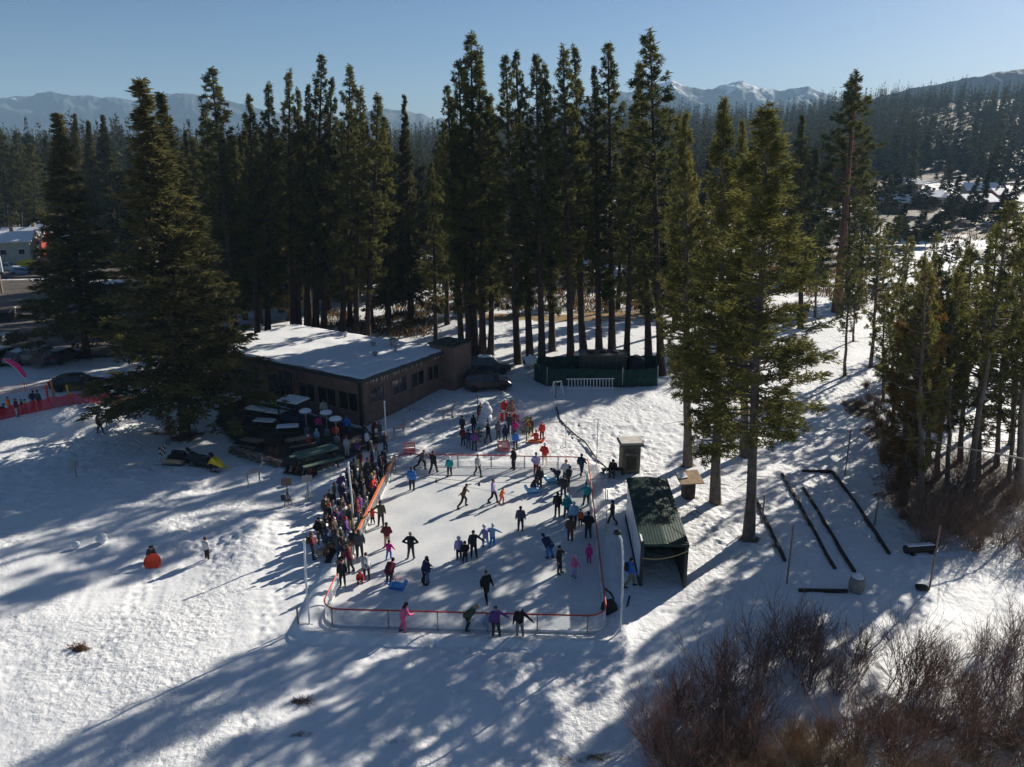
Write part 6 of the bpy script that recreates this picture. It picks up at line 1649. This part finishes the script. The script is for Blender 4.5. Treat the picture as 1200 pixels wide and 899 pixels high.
def grow_surface(name, segs, vox, m, post=None):
    """segs: (p0, r0, p1, r1) tapered limbs -> one watertight surface"""
    VV = []
    for p0, r0, p1, r1 in segs:
        L_ = (p1 - p0).length; n = max(1, int(L_ / (0.5 * min(r0, r1)) + 0.999))
        for k in range(n + 1):
            f = k / n
            VV.append(ICO_V * (r0 + (r1 - r0) * f) + np.array(p0.lerp(p1, f)))
    nv = len(ICO_V)
    me = np_mesh(name, np.concatenate(VV), np.concatenate([ICO_F + i * nv for i in range(len(VV))]), m)
    o = bpy.data.objects.new('tmp', me); COL.objects.link(o)
    md = o.modifiers.new('r', 'REMESH'); md.mode = 'VOXEL'; md.voxel_size = vox
    sm = o.modifiers.new('s', 'SMOOTH'); sm.iterations = 2; sm.factor = 0.5
    dg = bpy.context.evaluated_depsgraph_get()
    out = bpy.data.meshes.new_from_object(o.evaluated_get(dg)); out.name = name
    bpy.data.objects.remove(o); bpy.data.meshes.remove(me)
    out.materials.clear(); out.materials.append(m)
    out.polygons.foreach_set('use_smooth', [True] * len(out.polygons))
    return out
SKIN = mat('skin', (0.50, 0.30, 0.21), 0.55, 0.05, 6)
EYE = mat('eye_dark', (0.03, 0.02, 0.02), 0.4)
LIP = mat('lip', (0.35, 0.12, 0.10), 0.5)
CLOTH = mat('cloth', (0.05, 0.05, 0.05), 0.85, 0.15, 9)
def build_pose(pn, child, vox=0.026):
    j = POSES[pn]; hs_ = 1.28 if child else 1.0; fat = 1.14 if child else 1.0
    V = Vector
    up = (j['hed'] - j['nek']).normalized()
    fw = V((0, -1, 0)); fw = (fw - up * fw.dot(up)).normalized()
    hc = j['hed'] + up * (0.03 if child else 0.0); hr = 0.105 * hs_
    top = hc + up * hr * 0.55
    body = [(hc - up * hr * 0.30 + fw * hr * 0.12, hr * 0.72, top - up * hr * 0.35, hr * 0.98), (j['nek'] - up * 0.05, 0.058, hc, 0.062),
            (hc + fw * hr * 1.0 - up * hr * 0.05, 0.018 * hs_, hc + fw * hr * 1.12 - up * hr * 0.22, 0.022 * hs_)]
    sd = up.cross(fw).normalized()
    for s in (-1, 1): body.append((hc + sd * hr * 0.93 * s + up * 0.01, 0.020 * hs_, hc + sd * hr * 0.95 * s - up * 0.02, 0.017 * hs_))
    body.append((j['pel'], .13, j['che'], .13)); body.append((j['che'], .13, j['nek'], .06))
    for s in 'LR':
        body += [(j['s' + s], .062, j['e' + s], .045), (j['e' + s], .045, j['w' + s], .034), (j['h' + s], .085, j['k' + s], .06), (j['k' + s], .06, j['a' + s], .042), (j['che'], .1, j['s' + s], .062), (j['pel'], .1, j['h' + s], .085)]
        d = (j['w' + s] - j['e' + s]).normalized(); w = j['w' + s]
        # hand: palm, four fingers and a thumb
        sdv = d.cross(V((0, -1, 0.3))).normalized(); nrm = sdv.cross(d)
        body.append((w, .034, w + d * .075, .036))
        for k in range(4):
            o_ = sdv * (k - 1.5) * 0.021; l = (.062, .075, .072, .055)[k]
            body.append((w + d * .075 + o_, .0155, w + d * (.075 + l) + o_ * 1.25 + nrm * 0.02, .013))
        body.append((w + d * .03 + sdv * .034, .015, w + d * .075 + sdv * .062, .013))
    bme = grow_surface('person', body, vox * 0.8, SKIN)
    bme.materials.append(EYE); bme.materials.append(LIP)
    for p in bme.polygons:
        c = p.center - hc
        f_, u_, s_ = c.dot(fw), c.dot(up), c.dot(sd)
        if f_ > hr * 0.55:
            if abs(u_ - hr * 0.12) < 0.018 * hs_ and abs(abs(s_) - hr * 0.42) < 0.024 * hs_: p.material_index = 1
            elif abs(u_ + hr * 0.52) < 0.013 * hs_ and abs(s_) < 0.035 * hs_: p.material_index = 2
    # jacket with sleeves and collar
    tw = .165 * fat
    jk = [(j['pel'] + V((0, 0, -.02)), tw * 1.02, j['spi'], tw * 0.98), (j['spi'], tw * 0.98, j['che'], tw * 1.04), (j['che'], tw, j['nek'] - up * .06, .085)]
    sx = V((.075, 0, 0))
    jk += [(j['pel'] + sx, tw * .85, j['che'] + sx, tw * .9), (j['pel'] - sx, tw * .85, j['che'] - sx, tw * .9), (j['nek'] - up * .05, .078, j['nek'] + up * 0.0, .074)]
    for s in 'LR':
        jk += [(j['che'], .11, j['s' + s], .088 * fat), (j['s' + s], .088 * fat, j['e' + s], .072 * fat), (j['e' + s], .072 * fat, j['w' + s], .055 * fat)]
    jme = grow_surface('jacket', jk, vox, CLOTH)
    tr = [(j['pel'], .155 * fat, j['pel'] + V((0, 0, -.04)), .15 * fat)]
    for s in 'LR':
        tr += [(j['pel'], .13 * fat, j['h' + s], .115 * fat), (j['h' + s], .112 * fat, j['k' + s], .088 * fat), (j['k' + s], .088 * fat, j['a' + s] + V((0, 0, .06)), .072 * fat)]
    tme = grow_surface('trousers', tr, vox, CLOTH)
    # hats: beanie, helmet, hair
    cap = hc + up * hr * 0.42 - fw * hr * 0.12
    hats = {
        'beanie': grow_surface('hat', [(cap, hr * 1.04, cap + up * hr * 0.25, hr * 0.92), (cap + up * hr * 1.15, .03, cap + up * hr * 1.2, .028)], vox * 0.8, CLOTH),
        'helmet': grow_surface('helmet', [(cap, hr * 1.20, cap + up * hr * 0.12 + fw * 0.02, hr * 1.12)], vox * 0.8, CLOTH),
        'hair': grow_surface('hair', [(cap - fw * 0.012, hr * 1.05, cap + up * hr * 0.1, hr * 0.98), (cap - fw * hr * 0.35, hr * 0.85, hc - up * hr * 0.5 - fw * hr * 0.45, hr * 0.62)], vox * 0.8, CLOTH),
        'longhair': grow_surface('hair', [(cap - fw * 0.012, hr * 1.07, cap + up * hr * 0.1, hr * 1.0), (cap - fw * hr * 0.4, hr * 0.9, j['nek'] - up * 0.10 - fw * 0.09, hr * 0.62)], vox * 0.8, CLOTH),
        'hood': grow_surface('hood', [(cap, hr * 1.16, cap + up * hr * 0.15, hr * 1.05), (cap - fw * hr * 0.3, hr * 1.0, j['nek'] - fw * 0.05, hr * 0.85)], vox * 0.8, CLOTH),
    }
    feet = {}
    for s in 'LR':
        a = j['a' + s]; dirv = V((0.15 * (1 if s == 'L' else -1), -1, 0)).normalized()
        mb = MB(); bt = mb
        seg = [(a + V((0, 0, .10)), .062, a + V((0, .01, -.03)), .058), (a + V((0, .03, -.04)), .05, a + dirv * .16 + V((0, 0, -.05)), .042)]
        feet['boot' + s] = grow_surface('boot', seg, vox * 0.8, CLOTH)
        mb.box((a.x + dirv.x * .06, a.y + dirv.y * .06, a.z - .115), (.014, .30, .05), math.atan2(dirv.x, -dirv.y) * 1.0)
        feet['blade' + s] = mb.mesh('blade', METAL)
    q = j['nek']; cb_ = j['che'] - fw * (tw + .05) if True else None
    fb = V((0, 1, 0)); ax_ = (j['nek'] - j['spi']).normalized(); fb = (fb - ax_ * fb.dot(ax_)).normalized()
    scarf = grow_surface('scarf', [(q + V((math.cos(a_ * PI / 4) * .07, math.sin(a_ * PI / 4) * .07, -.01)), .038, q + V((math.cos((a_ + 1) * PI / 4) * .07, math.sin((a_ + 1) * PI / 4) * .07, -.01)), .038) for a_ in range(8)] + [(q + fw * .1 + sd * .03, .035, q + fw * .17 + sd * .04 - up * .3, .04)], vox, CLOTH)
    c0 = (j['spi'] + j['che']) * .5 + fb * .24
    pack = grow_surface('backpack', [(c0 + sd * .07 - ax_ * .14, .10, c0 + sd * .07 + ax_ * .16, .09), (c0 - sd * .07 - ax_ * .14, .10, c0 - sd * .07 + ax_ * .16, .09), (c0 + fb * .06 - ax_ * .1, .08, c0 + fb * .05, .07)], vox, CLOTH)
    return dict(scarf=scarf, backpack=pack, body=bme, jacket=jme, trousers=tme, hats=hats, feet=feet)
PC = {}
def cmat(name):
    c = CLR[name]
    return mat('cloth_' + name.replace(' ', '_'), c, 0.85, 0.18, 7)
CLR = {'black': (.014, .014, .016), 'charcoal': (.035, .036, .04), 'dark grey': (.075, .078, .085), 'grey': (.20, .20, .21), 'light grey': (.45, .45, .46), 'white': (.72, .72, .72), 'navy': (.018, .028, .075), 'blue': (.03, .16, .50), 'light blue': (.30, .48, .68),
       'teal': (.02, .27, .30), 'maroon': (.14, .018, .032), 'red': (.55, .035, .03), 'orange': (.75, .16, .03), 'brown': (.10, .06, .04), 'tan': (.38, .27, .17), 'khaki': (.24, .20, .12), 'olive': (.075, .075, .04), 'pink': (.65, .12, .25), 'magenta': (.55, .03, .22),
       'lavender': (.38, .32, .55), 'purple': (.12, .05, .20), 'green': (.03, .22, .08), 'lime': (.25, .60, .05), 'yellow': (.75, .55, .06), 'denim': (.07, .11, .20), 'dark brown': (.045, .028, .02), 'blond': (.36, .24, .10), 'cream': (.62, .56, .45)}
def person(px, py, face, pz, jk, tr, hat, label, h=1.74, child=False, skates=True, group=None, at=None, dz=0.0, boots='black', tilt=0):
    key = (pz, child)
    if key not in PC: PC[key] = build_pose(pz, child)
    K = PC[key]
    rq = random.Random(label)
    p = at if at is not None else G(px, py)
    lx_, ly_ = rink_local(p.x, p.y); on_ice = abs(lx_) < RINK_HX and abs(ly_) < RINK_HY
    if at is None and on_ice: p = P(px, py, 0.03)
    z = (0.03 if on_ice else p.z + 0.02) + dz
    s = h / 1.74
    o = link('person', K['body'])
    o.location = (p.x, p.y, z); o.rotation_euler = (R(tilt), 0, R(face)); mir = -1 if rq.random() < 0.5 and pz not in ('reach', 'bent') else 1
    bw = rq.uniform(0.92, 1.10) * s
    o.scale = (mir * bw, bw, s)
    tag(o, label, 'person', group)
    a = link('jacket', K['jacket'], o); paint(a, cmat(jk))
    a = link('trousers', K['trousers'], o); paint(a, cmat(tr))
    if not child and rq.random() < 0.35:
        a = link('scarf', K['scarf'], o); paint(a, cmat(rq.choice(['red', 'grey', 'cream', 'black', 'blue', 'olive', 'maroon'])))
    if not child and not on_ice and rq.random() < 0.22 and pz != 'sit':
        a = link('backpack', K['backpack'], o); paint(a, cmat(rq.choice(['black', 'navy', 'charcoal', 'olive', 'maroon'])))
    ht, hc = hat
    a = link({'beanie': 'hat', 'helmet': 'helmet', 'hair': 'hair', 'longhair': 'hair', 'hood': 'hood'}[ht], K['hats'][ht], o); paint(a, cmat(hc))
    for q in 'LR':
        a = link('skate' if skates and on_ice else 'boot', K['feet']['boot' + q], o); paint(a, cmat(boots))
        if on_ice and skates: link('blade', K['feet']['blade' + q], a)
        elif not on_ice: a.location.z = -0.04
    return o
HB, HE, HA, HL_, HO = 'beanie', 'helmet', 'hair', 'longhair', 'hood'
# face: 0 looks at the camera, 180 looks away, 90 to the right, -90 to the left of the picture
SK = 'skaters on the ice'
for a in [
 (483, 575, 170, 'stand', 'blue', 'black', (HA, 'dark brown'), 'man in bright blue jacket standing at the far left of the ice', 1.80),
 (494, 550, 60, 'stride', 'dark grey', 'black', (HA, 'black'), 'dark grey dressed skater leaning forward near the far left corner', 1.65),
 (508, 555, 150, 'walk', 'black', 'charcoal', (HB, 'maroon'), 'skater in long black coat and maroon hat near the far barrier', 1.78),
 (527, 558, 200, 'stand', 'teal', 'black', (HE, 'white'), 'slim skater with white helmet and teal top at the far left', 1.55),
 (543, 594, 100, 'stride', 'brown', 'black', (HA, 'brown'), 'lone skater in brown jacket gliding across the open middle ice', 1.72),
 (447, 617, 190, 'reach', 'olive', 'black', (HB, 'black'), 'adult in olive jacket holding out an arm beside the red jacketed toddler at the rail', 1.80),
 (560, 558, 40, 'walk', 'light grey', 'charcoal', (HB, 'brown'), 'skater in light grey jacket alone before the far barrier', 1.72),
 (602, 550, -60, 'stand', 'black', 'charcoal', (HA, 'black'), 'all black skater standing at the far barrier by the white stake', 1.74),
 (628, 556, 20, 'pockets', 'lavender', 'maroon', (HA, 'dark brown'), 'skater in lavender top and maroon trousers near the far barrier', 1.75),
 (663, 566, 180, 'pockets', 'white', 'charcoal', (HB, 'orange'), 'skater in white jacket and orange hat in the far right', 1.80),
 (681, 557, 150, 'walk', 'navy', 'navy', (HA, 'black'), 'navy dressed skater striding at the far right corner', 1.70),
 (632, 573, 200, 'stand', 'charcoal', 'brown', (HA, 'dark brown'), 'skater in charcoal jacket standing over a crouching one', 1.72),
 (626, 576, 70, 'crouch', 'black', 'charcoal', (HO, 'black'), 'black dressed skater crouching down on the far right ice', 1.70),
 (653, 566, -50, 'bent', 'navy', 'black', (HA, 'black'), 'skater in navy bent over a light blue skating aid', 1.70),
 (665, 573, 140, 'stride', 'charcoal', 'black', (HA, 'dark brown'), 'charcoal dressed skater striding in front of the white jacketed one', 1.74),
 (660, 584, 170, 'stand', 'charcoal', 'navy', (HB, 'charcoal'), 'skater in charcoal jacket and navy trousers in the right group', 1.74),
 (578, 589, 80, 'walk', 'lavender', 'black', (HA, 'brown'), 'adult in lavender grey jacket skating beside the red suited child', 1.74),
 (687, 592, 190, 'reach', 'teal', 'charcoal', (HB, 'teal'), 'skater in teal jacket reaching for the right barrier', 1.66),
 (653, 606, 170, 'stand', 'black', 'black', (HA, 'dark brown'), 'skater in all black with brown hair beside the teal hooded one', 1.80),
 (664, 607, 200, 'pockets', 'teal', 'dark grey', (HO, 'teal'), 'skater with raised teal hood in the right group', 1.62),
 (672, 617, 190, 'stand', 'light blue', 'charcoal', (HB, 'light grey'), 'skater in light blue jacket beside the orange suited child', 1.72),
 (610, 622, 180, 'stand', 'dark grey', 'charcoal', (HA, 'dark brown'), 'slim dark grey skater alone in the middle of the ice', 1.70),
 (668, 634, 160, 'stand', 'brown', 'maroon', (HA, 'black'), 'skater in brown jacket and maroon trousers on shaded right ice', 1.66),
 (689, 631, 175, 'pockets', 'black', 'charcoal', (HA, 'black'), 'large person in bulky black coat against the right barrier', 1.84),
 (555, 653, 10, 'reach', 'charcoal', 'black', (HB, 'black'), 'broad adult in charcoal jacket guiding two children at the middle', 1.76),
 (644, 654, -140, 'bent', 'navy', 'blue', (HA, 'black'), 'person in navy jacket and blue trousers leaning forward on the right ice', 1.74),
 (655, 672, 60, 'reach', 'dark brown', 'black', (HA, 'dark brown'), 'adult in dark brown jacket reaching a hand to the pink girl', 1.76),
 (570, 704, 30, 'walk', 'black', 'black', (HB, 'charcoal'), 'man in all black striding alone on the near ice', 1.82),
 (548, 738, 110, 'bent', 'olive', 'black', (HL_, 'blond'), 'blond skater in olive jacket bent over a blue skating aid at the near barrier', 1.68),
 (454, 642, 180, 'pockets', 'maroon', 'tan', (HL_, 'dark brown'), 'long haired skater in maroon jacket and tan trousers at left', 1.70),
 (482, 655, 175, 'hips', 'black', 'charcoal', (HA, 'tan'), 'skater standing with hands on hips in the left middle of the ice', 1.76),
 (456, 685, 160, 'bent', 'maroon', 'charcoal', (HA, 'black'), 'adult in maroon top bent over the toddler and blue aid at left', 1.74),
 (497, 684, 90, 'lean_rail', 'navy', 'black', (HA, 'dark brown'), 'navy dressed adult hugging a companion on the near left ice', 1.74),
 (502, 685, -90, 'pockets', 'navy', 'denim', (HA, 'black'), 'navy companion in denim trousers being hugged on the near left ice', 1.60),
 (422, 653, 200, 'stand', 'dark grey', 'charcoal', (HO, 'dark grey'), 'hooded dark grey skater just inside the left rail', 1.80),
 (416, 650, 170, 'pockets', 'charcoal', 'teal', (HA, 'black'), 'skater with teal trousers squeezed beside the hooded grey one', 1.70),
 (411, 671, -120, 'lean_rail', 'maroon', 'charcoal', (HL_, 'brown'), 'skater in maroon jacket leaning on the red rail at left', 1.74),
 (402, 687, 10, 'stand', 'black', 'black', (HB, 'black'), 'black clad skater near the rounded left rail with a small yellow bib', 1.68),
 (430, 679, 190, 'bent', 'light grey', 'charcoal', (HA, 'brown'), 'adult in light grey jacket bending to a red jacketed child', 1.76),
 (473, 741, 120, 'lean_rail', 'pink', 'pink', (HL_, 'black'), 'dark haired skater in pink suit leaning over the near barrier', 1.64),
 (581, 745, 10, 'reach', 'purple', 'charcoal', (HA, 'brown'), 'skater in purple jacket at the near barrier holding a hand out', 1.66),
 (609, 746, -10, 'reach', 'black', 'grey', (HE, 'white'), 'skater with white helmet and grey trousers at the near barrier', 1.66),
]: person(*a, group=SK)
for a in [
 (437, 614, 0, 'arms_out', 'red', 'black', (HB, 'red'), 'toddler in red jacket with arms spread beside the orange rail', 1.10),
 (588, 590, 60, 'glide', 'orange', 'red', (HB, 'red'), 'child in orange red suit beside the lavender jacketed adult', 1.15),
 (680, 616, 170, 'stand', 'orange', 'charcoal', (HB, 'orange'), 'child in orange jacket on the right side of the ice', 1.15),
 (538, 655, 0, 'stand', 'lavender', 'black', (HE, 'light grey'), 'child in lavender jacket and helmet at the left of three', 1.42),
 (545, 658, 10, 'pockets', 'black', 'black', (HB, 'black'), 'short child all in black between the lavender child and broad adult', 1.28),
 (569, 641, -150, 'glide', 'lavender', 'light blue', (HE, 'white'), 'child in lavender jacket and light blue trousers left of a pair', 1.40),
 (577, 640, 160, 'arms_out', 'light blue', 'blue', (HB, 'white'), 'child in light blue jacket with white hat right of a pair', 1.42),
 (673, 676, -40, 'reach', 'pink', 'lavender', (HB, 'pink'), 'girl in pink jacket and lavender leggings reaching toward the adult', 1.28),
 (690, 660, 170, 'stand', 'magenta', 'magenta', (HB, 'magenta'), 'child in all magenta snowsuit alone beside the right barrier', 1.22),
 (456, 655, 170, 'glide', 'magenta', 'blue', (HA, 'dark brown'), 'child in magenta jacket and blue trousers behind the tan trousered skater', 1.15),
 (459, 679, 150, 'stand', 'white', 'red', (HB, 'red'), 'toddler in white jacket and red trousers held by the bending adult', 1.05),
 (422, 684, 20, 'crouch', 'red', 'charcoal', (HB, 'red'), 'small red jacketed child crouching in front of the grey jacketed adult', 1.2),
]: person(*a, child=True, group=SK)
# a yellow bib is part of that skater's look
# blue skating aids shaped like seals
def skate_aid(px, py, rz, m, label):
    p = P(px, py, 0.03); t = empty('skating_aid', p, R(rz)); tag(t, label, 'skating aid', 'blue skating aids')
    a = MB()
    a.tube([(-0.45, 0, 0.16), (-0.3, 0, 0.24), (0.1, 0, 0.27), (0.4, 0, 0.24), (0.58, 0, 0.42), (0.66, 0, 0.62), (0.74, 0, 0.64)], [0.06, 0.15, 0.2, 0.17, 0.12, 0.12, 0.05], 10)
    a.build('body', m, t, True)
    a = MB(); a.box((0.05, 0, 0.035), (0.9, 0.34, 0.05)); a.build('base', m, t)
    a = MB(); a.tube([(-0.45, 0, 0.18), (-0.62, 0, 0.32), (-0.68, 0.1, 0.42)], [0.06, 0.05, 0.02], 6); a.tube([(-0.62, 0, 0.32), (-0.68, -0.1, 0.42)], [0.05, 0.02], 6); a.build('tail', m, t)
    a = MB(); a.tube([(-0.1, -0.2, 0.25), (-0.15, -0.2, 0.68), (-0.15, 0.2, 0.68), (-0.1, 0.2, 0.25)], 0.025, 6); a.build('handle', m, t)
LBLUE = mat('aid_light_blue', (0.28, 0.55, 0.80), 0.35)
skate_aid(648, 566, 200, LBLUE, 'light blue seal shaped skating aid under the bending navy skater')
skate_aid(569, 731, 10, BLUEP, 'blue seal shaped skating aid pushed by the blond skater at the near barrier')
skate_aid(464, 690, -20, BLUEP, 'blue seal shaped skating aid in front of the toddler at left')
skate_aid(626, 578, 190, LBLUE, 'light blue seal shaped skating aid beside the crouching black skater')
# people off the ice
OFF = [
 (638, 546, 150, 'pockets', 'red', 'tan', (HB, 'white'), 'person in red jacket and tan trousers at the far barrier', 1.85, False),
 (396, 653, 120, 'pockets', 'dark grey', 'denim', (HA, 'dark brown'), 'man in dark grey jacket and denim outside the rounded red rail', 1.78, False),
 (367, 655, 100, 'folded', 'maroon', 'charcoal', (HL_, 'brown'), 'woman in maroon red jacket standing in snow beside the near left light pole', 1.72, False),
 (717, 616, -100, 'walk', 'charcoal', 'dark grey', (HA, 'black'), 'dark dressed man walking on bright snow outside the right barrier', 1.74, False),
 (738, 688, 100, 'walk', 'blue', 'khaki', (HB, 'black'), 'worker in blue jacket and khaki trousers at the green shed opening', 1.78, False),
 (243, 655, 150, 'stand', 'light grey', 'black', (HB, 'dark brown'), 'child in pale vest standing alone on the sunlit sled slope', 1.35, True),
 (179, 657, 20, 'crouch', 'dark grey', 'charcoal', (HB, 'dark brown'), 'crouching person in dark grey behind the round red saucer sled', 1.55, False),
 (542, 509, 160, 'stand', 'charcoal', 'black', (HB, 'black'), 'person in charcoal left of the white stake in the decorations group', 1.62, False),
 (543, 523, 190, 'pockets', 'maroon', 'charcoal', (HB, 'maroon'), 'person in maroon jacket and matching hat at the left of the decorations group', 1.6, False),
 (556, 528, 170, 'stand', 'purple', 'charcoal', (HL_, 'dark brown'), 'person in purple jacket seen from behind in the decorations group', 1.7, False),
 (549, 526, 180, 'stand', 'navy', 'denim', (HB, 'navy'), 'person in navy jacket and hat between purple and maroon ones', 1.62, False),
 (555, 508, 150, 'stand', 'black', 'navy', (HA, 'black'), 'dark haired person behind the low green christmas tree', 1.66, False),
 (572, 519, 140, 'walk', 'black', 'charcoal', (HO, 'black'), 'black hooded person stepping right beside the low christmas tree', 1.68, False),
 (584, 515, 150, 'stand', 'grey', 'dark grey', (HA, 'brown'), 'person in grey jacket and grey trousers in the decorations group', 1.6, False),
 (592, 517, 190, 'stand', 'navy', 'black', (HO, 'navy'), 'navy hooded child between grey and blue jacketed people', 1.35, True),
 (604, 528, 175, 'stand', 'blue', 'charcoal', (HB, 'navy'), 'person in bright blue jacket before the far barrier decorations', 1.66, False),
 (603, 514, 160, 'folded', 'magenta', 'charcoal', (HL_, 'brown'), 'person in magenta jacket behind the blue jacketed one', 1.7, False),
 (597, 508, 140, 'stand', 'dark grey', 'olive', (HB, 'charcoal'), 'person in dark grey and olive trousers left of the magenta jacketed one', 1.72, False),
 (628, 518, 170, 'sit', 'red', 'red', (HB, 'orange'), 'child in red seated on the orange toboggan', 1.3, True),
 (635, 516, 190, 'stand', 'red', 'maroon', (HB, 'pink'), 'person in red jacket standing right of the seated sledder', 1.6, False),
 (622, 511, 150, 'pockets', 'maroon', 'black', (HA, 'dark brown'), 'person in maroon jacket half behind the dark christmas tree', 1.65, False),
 (561, 493, 60, 'lean_rail', 'charcoal', 'maroon', (HB, 'pink'), 'person with pink hat leaning against the snowman', 1.7, False),
 (591, 489, 30, 'walk', 'red', 'red', (HB, 'white'), 'person in red santa style suit with white hat beside the snowman', 1.7, False),
 (407, 536, 160, 'stand', 'light grey', 'light grey', (HB, 'red'), 'woman in light grey coat with red hat at the terrace edge', 1.75, False),
 (431, 529, 120, 'pockets', 'white', 'charcoal', (HA, 'brown'), 'man in white jacket in the middle of the crowd', 1.78, False),
 (407, 511, 170, 'stand', 'blue', 'charcoal', (HB, 'dark grey'), 'man in bright blue jacket standing among heaters on the terrace', 1.8, False),
 (399, 512, 140, 'stand', 'dark brown', 'black', (HB, 'red'), 'person with red cap left of the blue jacketed man on the terrace', 1.7, False),
 (394, 519, 160, 'stand', 'red', 'charcoal', (HA, 'black'), 'person in red jacket under the nearest patio heater', 1.6, False),
 (374, 508, 160, 'stand', 'magenta', 'navy', (HA, 'dark brown'), 'person in magenta jacket left of the middle patio heater', 1.6, False),
 (362, 527, 150, 'stand', 'red', 'charcoal', (HB, 'white'), 'small child in red with white hat between terrace tables', 1.2, True),
 (372, 521, 190, 'stand', 'light blue', 'grey', (HO, 'light grey'), 'child in pale blue jacket right of the red child on the terrace', 1.3, True),
 (322, 487, 170, 'stand', 'lime', 'charcoal', (HB, 'black'), 'person in bright green jacket between snow covered tables', 1.7, False),
 (380, 490, 20, 'stand', 'cream', 'grey', (HA, 'brown'), 'person in cream coat standing by the lodge wall windows', 1.72, False),
 (347, 480, 10, 'stand', 'brown', 'charcoal', (HB, 'red'), 'person with red hat behind the small serving shelter', 1.7, False),
 (12, 486, 120, 'walk', 'orange', 'light grey', (HB, 'brown'), 'person in orange and brown jacket at the left of the bank', 1.6, False),
 (21, 488, 100, 'stand', 'maroon', 'light grey', (HA, 'black'), 'person in dark maroon beside the orange jacketed one on the bank', 1.6, False),
 (31, 482, 150, 'stand', 'lime', 'navy', (HB, 'black'), 'small child in bright green on the bank', 1.05, True),
 (27, 483, 120, 'stand', 'black', 'purple', (HB, 'black'), 'small child in black left of the bright green child', 1.1, True),
 (40, 481, 160, 'lean_rail', 'navy', 'charcoal', (HA, 'dark brown'), 'adult in navy leaning with a red sled at the magenta flag', 1.75, False),
 (47, 480, 170, 'stand', 'charcoal', 'maroon', (HB, 'black'), 'adult in charcoal jacket right of the navy leaning one', 1.72, False),
 (3, 487, 100, 'crouch', 'navy', 'black', (HB, 'navy'), 'navy dressed child crouching at the left frame edge', 1.5, True),
 (118, 508, 60, 'walk', 'black', 'charcoal', (HB, 'black'), 'small dark figure on the shaded slope under the fir boughs', 1.5, False),
]
for (px, py, f, pz, jk, tr, ht, lb, h, ch) in OFF:
    person(px, py, f, pz, jk, tr, ht, lb, h, ch, skates=False, group='people around the rink')
q = G(718, 557); person(0, 0, -20, 'sit', 'black', 'charcoal', (HO, 'black'), 'hooded black dressed man seated on the bench by the olive booth', 1.75, False, False, 'people around the rink', at=Vector((q.x, q.y - 0.1, q.z)), dz=0.02)
# the crowd along the orange rail and on the terrace corner
rc = random.Random(9)
jks = ['black', 'charcoal', 'navy', 'dark brown', 'maroon', 'dark grey', 'olive', 'brown', 'black', 'charcoal', 'purple', 'navy']
trs = ['black', 'charcoal', 'navy', 'dark grey', 'denim', 'brown', 'khaki']
hts = [(HB, 'black', 'black beanie'), (HA, 'dark brown', 'dark brown hair'), (HB, 'charcoal', 'charcoal beanie'), (HL_, 'brown', 'long brown hair'), (HO, 'navy', 'navy hood'), (HB, 'maroon', 'maroon beanie'), (HL_, 'blond', 'long blond hair'), (HB, 'white', 'white beanie'), (HA, 'black', 'black hair'), (HB, 'red', 'red beanie')]
seen = set()
pz_ = ['stand', 'pockets', 'folded', 'lean_rail', 'stand', 'pockets', 'walk']
def crowd(p, where, face, special=None):
    for _ in range(200):
        jk = rc.choice(jks) if special is None else special[0]; tr = rc.choice(trs); ht = rc.choice(hts)
        if (jk, tr, ht[2]) not in seen: break
    seen.add((jk, tr, ht[2]))
    h = rc.uniform(1.5, 1.85)
    person(0, 0, face + rc.uniform(-40, 40), rc.choice(pz_), jk, tr, (ht[0], ht[1]), f"spectator in {jk} jacket, {tr} trousers and {ht[2]} {where}", h, False, False, 'spectators along the orange rail', at=zg(p, 0.18))
k = 0
for row, (off, n) in enumerate(((0.55, 14), (1.3, 8), (2.1, 4))):
    for i in range(n):
        ly_ = 10.2 - (14.8 if row < 2 else 8.0) * (i + 0.5) / n + rc.uniform(-0.3, 0.3)
        p = rink_world(-RINK_HX - off - rc.uniform(0, 0.3), ly_)
        where = 'at the rail' if row == 0 else ('behind the rail' if row == 1 else 'far behind the rail')
        crowd(p, where, 80); k += 1
for px, py in ((388, 622), (381, 630), (376, 640), (392, 640), (383, 612), (396, 628), (388, 602), (402, 612), (393, 593), (404, 598), (401, 585), (408, 575), (416, 566), (420, 540), (436, 542), (442, 533), (446, 520), (438, 518), (426, 519), (452, 532)):
    crowd(G(px, py), 'in loose crowd', 70)
person(0, 0, 80, 'lean_rail', 'red', 'black', (HB, 'white'), 'spectator in vivid red jacket with white hat at the orange rail', 1.72, False, False, 'spectators along the orange rail', at=zg(rink_world(-RINK_HX - 0.55, 4.3), 0.18))
person(0, 0, 60, 'stand', 'light grey', 'grey', (HL_, 'brown'), 'spectator in pale grey coat standing out from the dark loose crowd', 1.70, False, False, 'spectators along the orange rail', at=zg(G(405, 622), 0.18))
# bags dumped by the crowd
for px, py, c, lb in ((379, 652, 'tan', 'tan duffel bag on the snow beside the loose crowd'), (390, 650, 'black', 'black duffel bag next to the tan one beside the crowd'), (412, 590, 'light blue', 'pale blue bag on the ground in the crowd')):
    p = G(px, py); t = empty('duffel_bag', (p.x, p.y, p.z + 0.1), R(20)); tag(t, lb, 'bag', 'bags beside the crowd')
    a = MB(); a.tube([(-0.4, 0, 0.2), (-0.34, 0, 0.2), (0.34, 0, 0.2), (0.4, 0, 0.2)], [0.12, 0.22, 0.22, 0.12], 10); o = a.build('body', cmat(c), t, True)
    a = MB(); a.tube([(-0.2, -0.08, 0.4), (-0.1, 0, 0.52), (0.1, 0, 0.52), (0.2, -0.08, 0.4)], 0.02, 5); a.build('strap', cmat('black'), t)
dups = [l for l, n in LABELS.items() if len(n) > 1]
print('LABELS shared:', dups)
